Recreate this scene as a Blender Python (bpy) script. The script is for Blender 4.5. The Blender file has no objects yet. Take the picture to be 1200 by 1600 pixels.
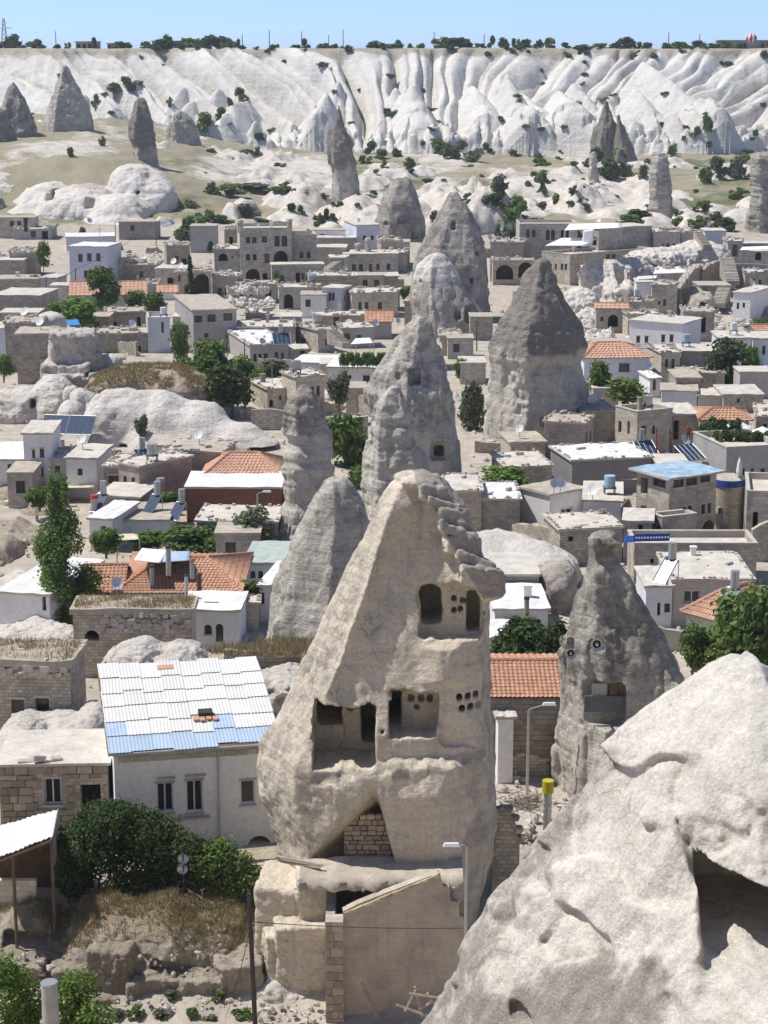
import bpy, bmesh, math, random
import numpy as np
from mathutils import Vector, Matrix
R = math.radians
random.seed(7)
scene = bpy.context.scene
COL = scene.collection

# ------------------------------------------------------------------ camera
FPX = 3000.0                     # focal length in pixels of a 1200 x 1600 picture
CAMZ = 37.0                      # eye height above the valley floor
TH = math.atan(700 / FPX)        # downward pitch
CT, ST = math.cos(TH), math.sin(TH)
cam = bpy.data.cameras.new('camera')
cam.sensor_fit = 'VERTICAL'
cam.sensor_height = 36.0
cam.lens = 36.0 * FPX / 1600.0
cam.clip_start = 0.5
cam.clip_end = 20000
camo = bpy.data.objects.new('camera', cam)
COL.objects.link(camo)
camo.location = (0, 0, CAMZ)
camo.rotation_euler = (R(90) - TH, 0, 0)
scene.camera = camo

# ------------------------------------------------------------------ light
SUN = Vector((-0.50, 0.10, 0.88)).normalized()      # towards the sun: left, a little behind the view, high
world = bpy.data.worlds.new('World')
scene.world = world
world.use_nodes = True
_nt = world.node_tree
_bg = _nt.nodes['Background']
_sky = _nt.nodes.new('ShaderNodeTexSky')
_sky.sky_type = 'NISHITA'
_sky.sun_disc = False
_sky.sun_elevation = math.asin(SUN.z)
_sky.sun_rotation = math.atan2(SUN.x, SUN.y)
_sky.altitude = 1100
_sky.air_density = 0.42
_sky.dust_density = 1.0
_sky.ozone_density = 6.0
_bg.inputs[1].default_value = 0.135
_nt.links.new(_sky.outputs[0], _bg.inputs[0])
sun = bpy.data.lights.new('sun', 'SUN')
sun.energy = 3.2
sun.angle = R(0.53)
sun.color = (1.0, 0.96, 0.90)
suno = bpy.data.objects.new('sun', sun)
COL.objects.link(suno)
suno.rotation_euler = SUN.to_track_quat('Z', 'Y').to_euler()
vs = scene.view_settings
vs.view_transform = 'Standard'
vs.look = 'None'
vs.gamma = 1.0
vs.exposure = 0.6
vs.use_curve_mapping = False
scene.cycles.use_denoising = True
scene.cycles.max_bounces = 6
scene.cycles.diffuse_bounces = 3
scene.cycles.glossy_bounces = 2
scene.cycles.transmission_bounces = 2
scene.cycles.caustics_reflective = False
scene.cycles.caustics_refractive = False

# ------------------------------------------------------------------ projection helpers
def W(px, py, d):
    """world point seen at photo pixel px,py at distance d along y"""
    u = (px - 600) / FPX
    v = (800 - py) / FPX
    t = d / (CT + v * ST)
    return Vector((u * t, d, CAMZ + t * (v * CT - ST)))

def proj(x, y, z):
    z = z - CAMZ
    t = y * CT - z * ST
    return 600 + FPX * x / t, 800 - FPX * (y * ST + z * CT) / t

def mpp(d, py=800):
    v = (800 - py) / FPX
    return d / (CT + v * ST) / FPX

def zprof(y):
    """height of the valley floor along the view"""
    return float(np.interp(y, ZY, ZZ))
ZY = [-40, 2, 5, 64, 75.5, 79, 84, 90, 330, 600, 640]
ZZ = [35.2, 35.2, 33.4, -3, -3, -1.6, -0.6, 0, 0, 10, 11.5]

def GD(py):
    """distance at which the ground is seen at row py"""
    lo, hi = 66.0, 640.0
    for _ in range(40):
        m = (lo + hi) / 2
        if W(600, py, m).z > zprof(m): lo = m
        else: hi = m
    return lo

# ------------------------------------------------------------------ scene helpers
def tag(o, label=None, cat=None, group=None, kind=None):
    if label: o['label'] = label
    if cat: o['category'] = cat
    if group: o['group'] = group
    if kind: o['kind'] = kind
    return o

def empty(name, loc=(0, 0, 0), rz=0.0):
    o = bpy.data.objects.new(name, None)
    COL.objects.link(o)
    o.location = loc
    o.rotation_euler = (0, 0, rz)
    o.empty_display_size = 0.3
    return o

def link(name, me, parent=None, loc=None, rot=None, scale=None):
    o = bpy.data.objects.new(name, me)
    COL.objects.link(o)
    if parent is not None: o.parent = parent
    if loc is not None: o.location = loc
    if rot is not None: o.rotation_euler = rot
    if scale is not None: o.scale = scale
    return o

def np_mesh(name, V, Q, mat, smooth=True, attrs=None):
    """mesh from an (n,3) array and an (m,k) face array"""
    me = bpy.data.meshes.new(name)
    V = np.ascontiguousarray(V, dtype=np.float32)
    Q = np.ascontiguousarray(Q, dtype=np.int32)
    me.vertices.add(len(V))
    me.vertices.foreach_set('co', V.ravel())
    k = Q.shape[1]
    me.loops.add(Q.size)
    me.loops.foreach_set('vertex_index', Q.ravel())
    me.polygons.add(len(Q))
    me.polygons.foreach_set('loop_start', np.arange(0, Q.size, k, dtype=np.int32))
    me.polygons.foreach_set('loop_total', np.full(len(Q), k, dtype=np.int32))
    me.polygons.foreach_set('use_smooth', np.full(len(Q), smooth, dtype=bool))
    me.update(calc_edges=True)
    if attrs:
        for n, a in attrs.items():
            at = me.attributes.new(n, 'FLOAT', 'POINT')
            at.data.foreach_set('value', np.ascontiguousarray(a, dtype=np.float32))
    if mat: me.materials.append(mat)
    return me

class MB:
    """collects faces (with metre UVs) for one mesh"""
    def __init__(s):
        s.v = []; s.f = []; s.uv = []; s.m = []
    def face(s, pts, uvs=None, m=0):
        n = len(s.v)
        s.v += [tuple(p) for p in pts]
        s.f.append(tuple(range(n, n + len(pts))))
        s.uv.append(uvs if uvs else [(0, 0)] * len(pts))
        s.m.append(m)
    def hexa(s, p, m=0):
        """8 corners: bottom ring 0-3 (counter-clockwise from above), top ring 4-7"""
        p = [Vector(q) for q in p]
        for a, b, c, d in ((3, 2, 1, 0), (4, 5, 6, 7), (0, 1, 5, 4), (1, 2, 6, 5), (2, 3, 7, 6), (3, 0, 4, 7)):
            w = (p[b] - p[a]).length; h = (p[d] - p[a]).length
            s.face([p[a], p[b], p[c], p[d]], [(0, 0), (w, 0), (w, h), (0, h)], m)
    def box(s, lo, hi, m=0, jit=0.0):
        x0, y0, z0 = lo; x1, y1, z1 = hi
        p = [(x0, y0, z0), (x1, y0, z0), (x1, y1, z0), (x0, y1, z0), (x0, y0, z1), (x1, y0, z1), (x1, y1, z1), (x0, y1, z1)]
        if jit: p = [tuple(c + random.uniform(-jit, jit) for c in q) for q in p]
        s.hexa(p, m)
    def obox(s, O, U, V_, w, dp, h, m=0):
        """box from corner O along U (width), V_ (depth) and up"""
        O = Vector(O); U = Vector(U); V_ = Vector(V_); Z = Vector((0, 0, h))
        a = O; b = O + U * w; c = b + V_ * dp; d = O + V_ * dp
        s.hexa([a, b, c, d, a + Z, b + Z, c + Z, d + Z], m)
    def tube(s, a, b, r0, r1=None, n=8, m=0, caps=True):
        a = Vector(a); b = Vector(b); r1 = r0 if r1 is None else r1
        ax = (b - a).normalized()
        t = Vector((0, 0, 1)) if abs(ax.z) < 0.9 else Vector((1, 0, 0))
        e1 = ax.cross(t).normalized(); e2 = ax.cross(e1)
        A = [a + (e1 * math.cos(2 * math.pi * i / n) + e2 * math.sin(2 * math.pi * i / n)) * r0 for i in range(n)]
        B = [b + (e1 * math.cos(2 * math.pi * i / n) + e2 * math.sin(2 * math.pi * i / n)) * r1 for i in range(n)]
        for i in range(n):
            j = (i + 1) % n
            s.face([A[i], B[i], B[j], A[j]], None, m)
        if caps:
            s.face(A, None, m); s.face(B[::-1], None, m)
    def path(s, pts, r, n=6, m=0):
        for a, b in zip(pts[:-1], pts[1:]): s.tube(a, b, r, r, n, m)
    def lathe(s, prof, n=16, m=0, c=(0, 0, 0), ax='z'):
        def P(r, h, i):
            q = 2 * math.pi * i / n
            if ax == 'z': return (c[0] + r * math.cos(q), c[1] + r * math.sin(q), c[2] + h)
            return (c[0] + r * math.cos(q), c[1] - h, c[2] + r * math.sin(q))
        for (r0, h0), (r1, h1) in zip(prof[:-1], prof[1:]):
            for i in range(n):
                s.face([P(r0, h0, i), P(r0, h0, i + 1), P(r1, h1, i + 1), P(r1, h1, i)], None, m)
    def mesh(s, name, mats, smooth=False, merge=False):
        me = bpy.data.meshes.new(name)
        me.from_pydata(s.v, [], s.f)
        uvl = me.uv_layers.new(name='UVMap')
        uvl.data.foreach_set('uv', np.array([c for f in s.uv for q in f for c in q], dtype=np.float32))
        if not isinstance(mats, (list, tuple)): mats = [mats]
        for m in mats: me.materials.append(m)
        if len(mats) > 1: me.polygons.foreach_set('material_index', np.array(s.m, dtype=np.int32))
        if merge or smooth:
            bm = bmesh.new(); bm.from_mesh(me)
            bmesh.ops.remove_doubles(bm, verts=bm.verts, dist=0.001)
            bmesh.ops.recalc_face_normals(bm, faces=bm.faces)
            for f in bm.faces: f.smooth = smooth
            bm.to_mesh(me); bm.free()
        return me
    def build(s, name, mats, parent=None, smooth=False, merge=False):
        o = bpy.data.objects.new(name, s.mesh(name, mats, smooth, merge))
        COL.objects.link(o)
        if parent is not None:
            o.parent = parent
            o.location = -Vector(parent.location) if parent.rotation_euler.z == 0 else o.location
        return o

# ------------------------------------------------------------------ noise
_NT = (np.random.default_rng(99).random(64 * 64 * 64, dtype=np.float32) * 2 - 1)

def _vn(x, y, z, s1, s2):
    fx = np.floor(x); fy = np.floor(y); fz = np.floor(z)
    u = x - fx; v = y - fy; w = z - fz
    u *= u * (3 - 2 * u); v *= v * (3 - 2 * v); w *= w * (3 - 2 * w)
    ix = fx.astype(np.int32) + s1; iy = fy.astype(np.int32) + s2; iz = fz.astype(np.int32) + s1
    x0 = (ix & 63) << 12; x1 = ((ix + 1) & 63) << 12
    y0 = (iy & 63) << 6; y1 = ((iy + 1) & 63) << 6
    z0 = iz & 63; z1 = (iz + 1) & 63
    def col(a, b):
        c = a | b
        p = _NT[c | z0]
        return p + (_NT[c | z1] - p) * w
    a = col(x0, y0); a += (col(x0, y1) - a) * v
    b = col(x1, y0); b += (col(x1, y1) - b) * v
    return a + (b - a) * u

def vnoise(x, y, z, seed=0):
    x, y, z = np.broadcast_arrays(np.asarray(x, np.float32), np.asarray(y, np.float32), np.asarray(z, np.float32))
    sh = x.shape
    s1 = seed * 37 + 11; s2 = seed * 101 + 5
    if x.size <= 40000: return _vn(x, y, z, s1, s2)
    x = x.ravel(); y = y.ravel(); z = z.ravel()
    out = np.empty(x.size, np.float32)
    for i in range(0, x.size, 32768):
        j = slice(i, i + 32768)
        out[j] = _vn(x[j], y[j], z[j], s1, s2)
    return out.reshape(sh)

def fbm(x, y, z, oct=4, gain=0.5, lac=2.03, seed=0, ridged=False):
    s = 0.0; a = 1.0; n = 0.0
    for o in range(oct):
        q = vnoise(x, y, z, seed + o * 17)
        s = s + a * ((1 - 2 * np.abs(q)) if ridged else q)
        n += a; a *= gain
        x = x * lac + 13.7; y = y * lac + 5.1; z = z * lac + 9.3
    return s / n

def sstep(a, b, x):
    t = np.clip((x - a) / (b - a), 0, 1)
    return t * t * (3 - 2 * t)

# ------------------------------------------------------------------ surface nets
def surface_nets(F, org, h):
    s = F < 0
    nx, ny, nz = F.shape
    cnt = np.zeros((nx - 1, ny - 1, nz - 1), np.int8)
    for i in (0, 1):
        for j in (0, 1):
            for k in (0, 1):
                cnt += s[i:nx - 1 + i, j:ny - 1 + j, k:nz - 1 + k]
    I, J, K = np.nonzero((cnt > 0) & (cnt < 8))
    idx = np.full(cnt.shape, -1, np.int32)
    idx[I, J, K] = np.arange(len(I))
    acc = np.zeros((len(I), 3), np.float32); num = np.zeros(len(I), np.float32)
    C = [(i, j, k) for i in (0, 1) for j in (0, 1) for k in (0, 1)]
    for a in C:
        for ax in range(3):
            if a[ax]: continue
            b = list(a); b[ax] = 1
            fa = F[I + a[0], J + a[1], K + a[2]]; fb = F[I + b[0], J + b[1], K + b[2]]
            cr = (fa < 0) != (fb < 0)
            t = np.where(cr, fa / np.where(cr, fa - fb, 1), 0)
            for q in range(3):
                acc[:, q] += np.where(cr, a[q] + (t if q == ax else 0), 0)
            num += cr
    V = (np.stack([I, J, K], 1) + acc / num[:, None]) * h + np.array(org, np.float32)
    Qs = []
    for ax in range(3):
        sl0 = [slice(None)] * 3; sl1 = [slice(None)] * 3
        sl0[ax] = slice(0, -1); sl1[ax] = slice(1, None)
        a = s[tuple(sl0)]; b = s[tuple(sl1)]
        e = np.array(np.nonzero(a != b))
        o1, o2 = (ax + 1) % 3, (ax + 2) % 3
        lim = np.array(F.shape) - 1
        ok = (e[o1] > 0) & (e[o2] > 0) & (e[o1] < lim[o1]) & (e[o2] < lim[o2])
        e = e[:, ok]
        def cell(d1, d2):
            c = e.copy(); c[o1] += d1; c[o2] += d2
            return idx[c[0], c[1], c[2]]
        q = np.stack([cell(-1, -1), cell(0, -1), cell(0, 0), cell(-1, 0)], 1)
        flip = ~a[e[0], e[1], e[2]]
        q[flip] = q[flip][:, ::-1]
        Qs.append(q)
    Q = np.concatenate(Qs)
    return V, Q[(Q >= 0).all(1)]

def grid3(lo, hi, h):
    n = [int(math.ceil((b - a) / h)) + 2 for a, b in zip(lo, hi)]
    ax = [np.float32(lo[i]) + np.arange(n[i], dtype=np.float32) * np.float32(h) for i in range(3)]
    return ax[0][:, None, None], ax[1][None, :, None], ax[2][None, None, :]

def band_noise(F, X, Y, Z, fn, band):
    """adds fn(x,y,z) only near the surface"""
    m = np.abs(F) < band
    I = np.nonzero(m)
    F[I] += fn(X[I[0], 0, 0], Y[0, I[1], 0], Z[0, 0, I[2]])
    return F
# ------------------------------------------------------------------ materials
class NT:
    def __init__(s, name):
        s.mat = bpy.data.materials.new(name)
        s.mat.use_nodes = True
        s.t = s.mat.node_tree
        s.bsdf = s.t.nodes['Principled BSDF']
        s.bsdf.inputs['Roughness'].default_value = 0.9
        s.bsdf.inputs['Specular IOR Level'].default_value = 0.15
    def n(s, typ, **kw):
        nd = s.t.nodes.new(typ)
        for k, v in kw.items(): setattr(nd, k, v)
        return nd
    def l(s, a, b): s.t.links.new(a, b)
    def pos(s): return s.n('ShaderNodeNewGeometry').outputs['Position']
    def noise(s, vec, scale, detail=4, rough=0.55, dist=0.0):
        nd = s.n('ShaderNodeTexNoise')
        nd.inputs['Scale'].default_value = scale; nd.inputs['Detail'].default_value = detail
        nd.inputs['Roughness'].default_value = rough; nd.inputs['Distortion'].default_value = dist
        s.l(vec, nd.inputs['Vector'])
        return nd.outputs['Fac']
    def ramp(s, fac, *stops):
        nd = s.n('ShaderNodeMapRange'); nd.inputs['From Min'].default_value = stops[0]; nd.inputs['From Max'].default_value = stops[1]
        nd.inputs['To Min'].default_value = stops[2] if len(stops) > 2 else 0
        nd.inputs['To Max'].default_value = stops[3] if len(stops) > 3 else 1
        s.l(fac, nd.inputs['Value'])
        return nd.outputs['Result']
    def mix(s, fac, a, b, mode='MIX'):
        nd = s.n('ShaderNodeMix', data_type='RGBA', blend_type=mode)
        for sock, v in ((nd.inputs[0], fac), (nd.inputs[6], a), (nd.inputs[7], b)):
            if isinstance(v, (int, float)): sock.default_value = v
            elif isinstance(v, tuple): sock.default_value = (*v, 1)
            else: s.l(v, sock)
        return nd.outputs[2]
    def math(s, op, a, b=None):
        nd = s.n('ShaderNodeMath', operation=op)
        for sock, v in ((nd.inputs[0], a), (nd.inputs[1], b)):
            if v is None: continue
            if isinstance(v, (int, float)): sock.default_value = v
            else: s.l(v, sock)
        return nd.outputs[0]
    def attr(s, name):
        return s.n('ShaderNodeAttribute', attribute_name=name).outputs['Fac']
    def scaled(s, vec, sc):
        nd = s.n('ShaderNodeMapping'); nd.inputs['Scale'].default_value = sc
        s.l(vec, nd.inputs['Vector']); return nd.outputs[0]
    def bump(s, h, strength, dist, prev=None):
        nd = s.n('ShaderNodeBump'); nd.inputs['Strength'].default_value = strength; nd.inputs['Distance'].default_value = dist
        s.l(h, nd.inputs['Height'])
        if prev is not None: s.l(prev, nd.inputs['Normal'])
        return nd.outputs[0]
    def out(s, col, bump=None):
        if isinstance(col, tuple): s.bsdf.inputs['Base Color'].default_value = (*col, 1)
        else: s.l(col, s.bsdf.inputs['Base Color'])
        if bump is not None: s.l(bump, s.bsdf.inputs['Normal'])
        return s.mat

def m_rock(name, c1, c2, dark, lo=0.45, hi=0.72, strata=0.0, sc=1.0, bumpd=0.06, patcol=None, fine=0.35, cracks=0.35, stain=0.28, stainc=None):
    """weathered tuff; the attribute pat adds the grey lichen crust"""
    t = NT(name); p = t.pos()
    big = t.noise(p, 0.22 * sc, 4, 0.6)
    med = t.noise(p, 1.1 * sc, 10, 0.68)
    fin = t.noise(p, 7.0 * sc, 8, 0.72)
    c = t.mix(t.ramp(big, 0.38, 0.62), c1, c2)
    c = t.mix(t.math('MULTIPLY', t.ramp(med, lo, hi), 0.7), c, dark)
    st = t.noise(t.scaled(p, (0.10, 0.10, 2.2)), 1.0 * sc, 6, 0.62)
    if strata: c = t.mix(t.math('MULTIPLY', t.ramp(st, 0.5, 0.66), strata), c, dark)
    # rain stains running down
    run = t.noise(t.scaled(p, (1.6, 1.6, 0.16)), 1.0 * sc, 5, 0.6)
    c = t.mix(t.ramp(run, 0.5, 0.7, 0, stain), c, stainc or dark)
    if patcol:
        v = t.math('ADD', t.attr('pat'), t.math('ADD', t.math('MULTIPLY', t.math('SUBTRACT', med, 0.5), 1.5), t.math('MULTIPLY', t.math('SUBTRACT', fin, 0.5), 1.3)))
        pf = t.ramp(v, 0.46, 0.86, 0, 0.85)
        c = t.mix(pf, c, patcol)
        sp = t.noise(p, 20 * sc, 3, 0.6)
        c = t.mix(t.math('MULTIPLY', pf, t.ramp(sp, 0.55, 0.68, 0, 0.6)), c, tuple(min(1, q * 1.15) for q in c1))
    vo = t.n('ShaderNodeTexVoronoi', feature='DISTANCE_TO_EDGE'); vo.inputs['Scale'].default_value = 0.55 * sc
    wv = t.n('ShaderNodeVectorMath', operation='ADD'); nz = t.n('ShaderNodeTexNoise'); nz.inputs['Scale'].default_value = 0.9 * sc; nz.inputs['Detail'].default_value = 6
    t.l(p, nz.inputs['Vector']); scl = t.n('ShaderNodeVectorMath', operation='SCALE'); scl.inputs['Scale'].default_value = 1.9 / sc
    t.l(nz.outputs['Color'], scl.inputs[0]); t.l(scl.outputs[0], wv.inputs[0]); t.l(p, wv.inputs[1]); t.l(wv.outputs[0], vo.inputs['Vector'])
    crk = t.math('MULTIPLY', t.ramp(vo.outputs['Distance'], 0.0, 0.03, 1, 0), t.ramp(big, 0.48, 0.6, 0, 1))
    c = t.mix(t.math('MULTIPLY', crk, cracks), c, tuple(q * 0.4 for q in dark))
    c = t.mix(fine, c, t.mix(t.ramp(fin, 0.28, 0.72), (0.5, 0.5, 0.5), (1.45, 1.45, 1.45)), 'MULTIPLY')
    b = t.bump(med, 1.0, bumpd * 5)
    b = t.bump(fin, 0.85, bumpd * 1.3, b)
    b = t.bump(crk, -0.5 * cracks, bumpd * 1.5, b)
    if strata: b = t.bump(st, 0.6, bumpd * 3, b)
    return t.out(c, b)

def m_wall(name, c, brick=0.5, bw=0.55, bh=0.27, var=0.12, dirt=0.5, mortar=None, dirtc=(0.16, 0.14, 0.12), bumpd=0.02):
    t = NT(name)
    uv = t.n('ShaderNodeUVMap').outputs[0]
    p = t.pos()
    info = t.n('ShaderNodeObjectInfo')
    base = t.mix(info.outputs['Random'], tuple(q * (1 - var * k) for q, k in zip(c, (1.3, 1.35, 1.1))), tuple(min(0.95, q * (1 + var * k)) for q, k in zip(c, (1.1, 0.9, 0.6))))
    n1 = t.noise(p, 0.55, 6, 0.62, 0.3); n2 = t.noise(p, 4.0, 5, 0.65)
    col = t.mix(t.ramp(n1, 0.4, 0.75, 0, dirt), base, dirtc)
    col = t.mix(0.35, col, t.mix(t.ramp(n2, 0.3, 0.7), (0.65, 0.65, 0.65), (1.2, 1.2, 1.2)), 'MULTIPLY')
    # rain streaks below the coping
    stk = t.noise(t.scaled(p, (2.2, 2.2, 0.18)), 1.0, 4, 0.6)
    col = t.mix(t.ramp(stk, 0.55, 0.75, 0, dirt * 0.6), col, dirtc)
    b = t.bump(n2, 0.4, bumpd)
    if brick:
        br = t.n('ShaderNodeTexBrick')
        br.inputs['Color1'].default_value = (0.72, 0.72, 0.72, 1); br.inputs['Color2'].default_value = (1.18, 1.18, 1.18, 1)
        mo = 0.62 if mortar is None else mortar
        br.inputs['Mortar'].default_value = (mo, mo, mo, 1)
        br.inputs['Scale'].default_value = 1.0
        br.inputs['Brick Width'].default_value = bw; br.inputs['Row Height'].default_value = bh
        br.inputs['Mortar Size'].default_value = 0.016; br.inputs['Mortar Smooth'].default_value = 0.3
        wv = t.n('ShaderNodeVectorMath', operation='ADD'); t.l(uv, wv.inputs[0])
        sc = t.n('ShaderNodeVectorMath', operation='SCALE'); sc.inputs['Scale'].default_value = 0.06
        nz = t.n('ShaderNodeTexNoise'); nz.inputs['Scale'].default_value = 1.4; t.l(p, nz.inputs['Vector'])
        t.l(nz.outputs['Color'], sc.inputs[0]); t.l(sc.outputs[0], wv.inputs[1])
        t.l(wv.outputs[0], br.inputs['Vector'])
        col = t.mix(brick, col, br.outputs['Color'], 'MULTIPLY')
        b = t.bump(br.outputs['Fac'], -0.5 * brick, 0.02, b)
    return t.out(col, b)

def m_plain(name, c, rough=0.8, var=0.15, scale=2.0, metal=0.0, spec=0.2, bumpd=0.01, dirt=0.25, dirtc=(0.14, 0.12, 0.10)):
    t = NT(name); p = t.pos()
    n1 = t.noise(p, scale, 6, 0.62, 0.2); n2 = t.noise(p, scale * 6, 4, 0.6)
    col = t.mix(t.ramp(n1, 0.3, 0.7), tuple(q * (1 - var) for q in c), tuple(min(1, q * (1 + var)) for q in c))
    if dirt: col = t.mix(t.ramp(n2, 0.52, 0.78, 0, dirt), col, dirtc)
    t.bsdf.inputs['Roughness'].default_value = rough
    t.bsdf.inputs['Metallic'].default_value = metal
    t.bsdf.inputs['Specular IOR Level'].default_value = spec
    return t.out(col, t.bump(n2, 0.4, bumpd))

def m_leaf(name, c1, c2):
    t = NT(name); p = t.pos()
    n = t.noise(p, 0.9, 3); 
    info = t.n('ShaderNodeObjectInfo')
    gi = t.n('ShaderNodeNewGeometry').outputs['Random Per Island']
    c = t.mix(t.math('ADD', t.math('MULTIPLY', gi, 0.6), t.math('MULTIPLY', n, 0.4)), c1, c2)
    c = t.mix(0.5, c, t.mix(info.outputs['Random'], (0.75, 0.78, 0.8), (1.25, 1.2, 1.1)), 'MULTIPLY')
    t.bsdf.inputs['Roughness'].default_value = 0.55
    t.bsdf.inputs['Specular IOR Level'].default_value = 0.25
    mat = t.out(c)
    tr = t.n('ShaderNodeBsdfTranslucent'); t.l(c, tr.inputs['Color'])
    mx = t.n('ShaderNodeMixShader'); mx.inputs[0].default_value = 0.38
    t.l(t.bsdf.outputs[0], mx.inputs[1]); t.l(tr.outputs[0], mx.inputs[2])
    t.l(mx.outputs[0], t.t.nodes['Material Output'].inputs['Surface'])
    return mat

def m_ground():
    """tuff soil: white rock where attribute white, dry grass where dry, green weeds where green"""
    t = NT('ground_soil'); p = t.pos()
    med = t.noise(p, 0.6, 8, 0.65, 0.4); fin = t.noise(p, 3.0, 6, 0.7); pat_ = t.noise(p, 0.16, 7, 0.68)
    soil = t.mix(t.ramp(med, 0.35, 0.65), (0.38, 0.33, 0.265), (0.54, 0.48, 0.40))
    dry = t.mix(t.ramp(fin, 0.3, 0.7), (0.25, 0.22, 0.14), (0.38, 0.34, 0.24))
    grn = t.mix(t.ramp(fin, 0.35, 0.65), (0.09, 0.11, 0.05), (0.20, 0.20, 0.11))
    wht = t.mix(t.ramp(med, 0.4, 0.75), (0.66, 0.61, 0.54), (0.44, 0.39, 0.32))
    def thr(a, w=0.18):
        v = t.math('ADD', t.attr(a), t.math('ADD', t.math('MULTIPLY', t.math('SUBTRACT', fin, 0.5), 0.6), t.math('MULTIPLY', t.math('SUBTRACT', pat_, 0.5), 1.5)))
        return t.ramp(v, 0.5 - w, 0.5 + w)
    c = t.mix(thr('dry'), soil, dry)
    c = t.mix(thr('green'), c, grn)
    c = t.mix(thr('white'), c, wht)
    c = t.mix(0.35, c, t.mix(t.ramp(fin, 0.3, 0.7), (0.6, 0.6, 0.6), (1.2, 1.2, 1.2)), 'MULTIPLY')
    b = t.bump(med, 0.6, 0.3); b = t.bump(fin, 0.6, 0.12, b)
    return t.out(c, b)

def m_tiles(name, c1, c2):
    t = NT(name); p = t.pos()
    gi = t.n('ShaderNodeNewGeometry').outputs['Random Per Island']
    n = t.noise(p, 0.7, 5, 0.6); f = t.noise(p, 9, 4, 0.6)
    c = t.mix(t.math('ADD', t.math('MULTIPLY', gi, 0.55), t.math('MULTIPLY', n, 0.45)), c1, c2)
    c = t.mix(t.ramp(n, 0.55, 0.75, 0, 0.45), c, (0.30, 0.22, 0.17))
    c = t.mix(t.ramp(f, 0.6, 0.8, 0, 0.4), c, (0.14, 0.09, 0.07))
    return t.out(c)

M = {}
M['cliff'] = m_rock('cliff_tuff', (0.72, 0.70, 0.645), (0.66, 0.63, 0.57), (0.46, 0.425, 0.365), 0.5, 0.8, 0.14, 0.28, 0.14, (0.34, 0.295, 0.215), 0.16, 0.25)
M['white_rock'] = m_rock('white_tuff', (0.76, 0.71, 0.64), (0.69, 0.64, 0.57), (0.52, 0.46, 0.385), 0.5, 0.8, 0.1, 0.7, 0.1, (0.33, 0.285, 0.235), 0.25)
M['grey_rock'] = m_rock('weathered_tuff', (0.75, 0.695, 0.60), (0.67, 0.615, 0.525), (0.36, 0.32, 0.27), 0.46, 0.74, 0.42, 0.9, 0.12, (0.215, 0.19, 0.16), 0.55)
M['far_rock'] = m_rock('far_weathered_tuff', (0.67, 0.62, 0.54), (0.58, 0.535, 0.46), (0.33, 0.295, 0.25), 0.45, 0.74, 0.4, 0.45, 0.25, (0.21, 0.19, 0.165), 0.5)
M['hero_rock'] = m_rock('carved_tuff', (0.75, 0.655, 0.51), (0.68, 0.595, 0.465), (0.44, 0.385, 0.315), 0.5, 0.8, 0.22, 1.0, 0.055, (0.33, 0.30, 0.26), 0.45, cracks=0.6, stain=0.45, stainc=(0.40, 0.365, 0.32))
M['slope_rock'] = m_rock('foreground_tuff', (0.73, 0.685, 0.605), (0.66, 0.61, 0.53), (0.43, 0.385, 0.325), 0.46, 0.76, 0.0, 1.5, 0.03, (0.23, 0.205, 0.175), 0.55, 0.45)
M['bank'] = m_rock('earth_bank', (0.56, 0.49, 0.40), (0.44, 0.37, 0.28), (0.27, 0.22, 0.165), 0.45, 0.7, 0.0, 1.2, 0.09, (0.36, 0.28, 0.17), 0.5, 0.2)
M['ground'] = m_ground()
M['stone'] = m_wall('dressed_stone', (0.57, 0.52, 0.43), 0.8)
M['tan'] = m_wall('tan_stone', (0.49, 0.435, 0.345), 0.75)
M['cream'] = m_wall('cream_stone', (0.66, 0.605, 0.505), 0.65)
M['grey'] = m_wall('grey_render', (0.50, 0.48, 0.44), 0.18, dirt=0.3)
M['dgrey'] = m_wall('dark_grey_render', (0.31, 0.30, 0.29), 0.15, dirt=0.3)
M['white'] = m_wall('whitewash', (0.84, 0.83, 0.81), 0.06, var=0.06, dirt=0.22, dirtc=(0.35, 0.31, 0.27))
M['blue'] = m_wall('blue_whitewash', (0.68, 0.71, 0.76), 0.06, var=0.06, dirt=0.22, dirtc=(0.32, 0.30, 0.28))
M['rubble'] = m_wall('rubble_masonry', (0.54, 0.485, 0.395), 0.95, 0.34, 0.2, 0.1, 0.45, 0.45, bumpd=0.06)
M['ruin'] = m_wall('crumbling_plaster', (0.52, 0.45, 0.36), 0.22, 0.5, 0.3, dirt=0.55, bumpd=0.06)
M['pink'] = m_wall('pink_stone', (0.47, 0.395, 0.35), 0.5)
M['brick'] = m_wall('red_brick', (0.27, 0.12, 0.085), 0.6, 0.25, 0.09, 0.1, 0.3)
M['block'] = m_wall('concrete_block_core', (0.30, 0.27, 0.235), 0.0)
M['roof_earth'] = m_plain('earth_roof', (0.45, 0.395, 0.32), 0.95, 0.25, 1.2, dirt=0.4)
M['roof_pale'] = m_plain('pale_roof', (0.58, 0.535, 0.465), 0.9, 0.2, 0.9, dirt=0.45)
M['roof_white'] = m_plain('white_roof', (0.70, 0.69, 0.67), 0.8, 0.12, 0.9, dirt=0.4, dirtc=(0.4, 0.36, 0.3))
M['coping'] = m_plain('coping_stone', (0.52, 0.47, 0.40), 0.9, 0.2, 1.5, dirt=0.4)
M['tiles'] = m_tiles('clay_tiles', (0.40, 0.20, 0.125), (0.58, 0.35, 0.24))
M['tiles2'] = m_tiles('pale_clay_tiles', (0.48, 0.26, 0.17), (0.62, 0.40, 0.29))
M['glass'] = m_plain('window_glass', (0.035, 0.038, 0.042), 0.12, 0.3, 1.0, spec=0.5, bumpd=0.0, dirt=0)
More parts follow.
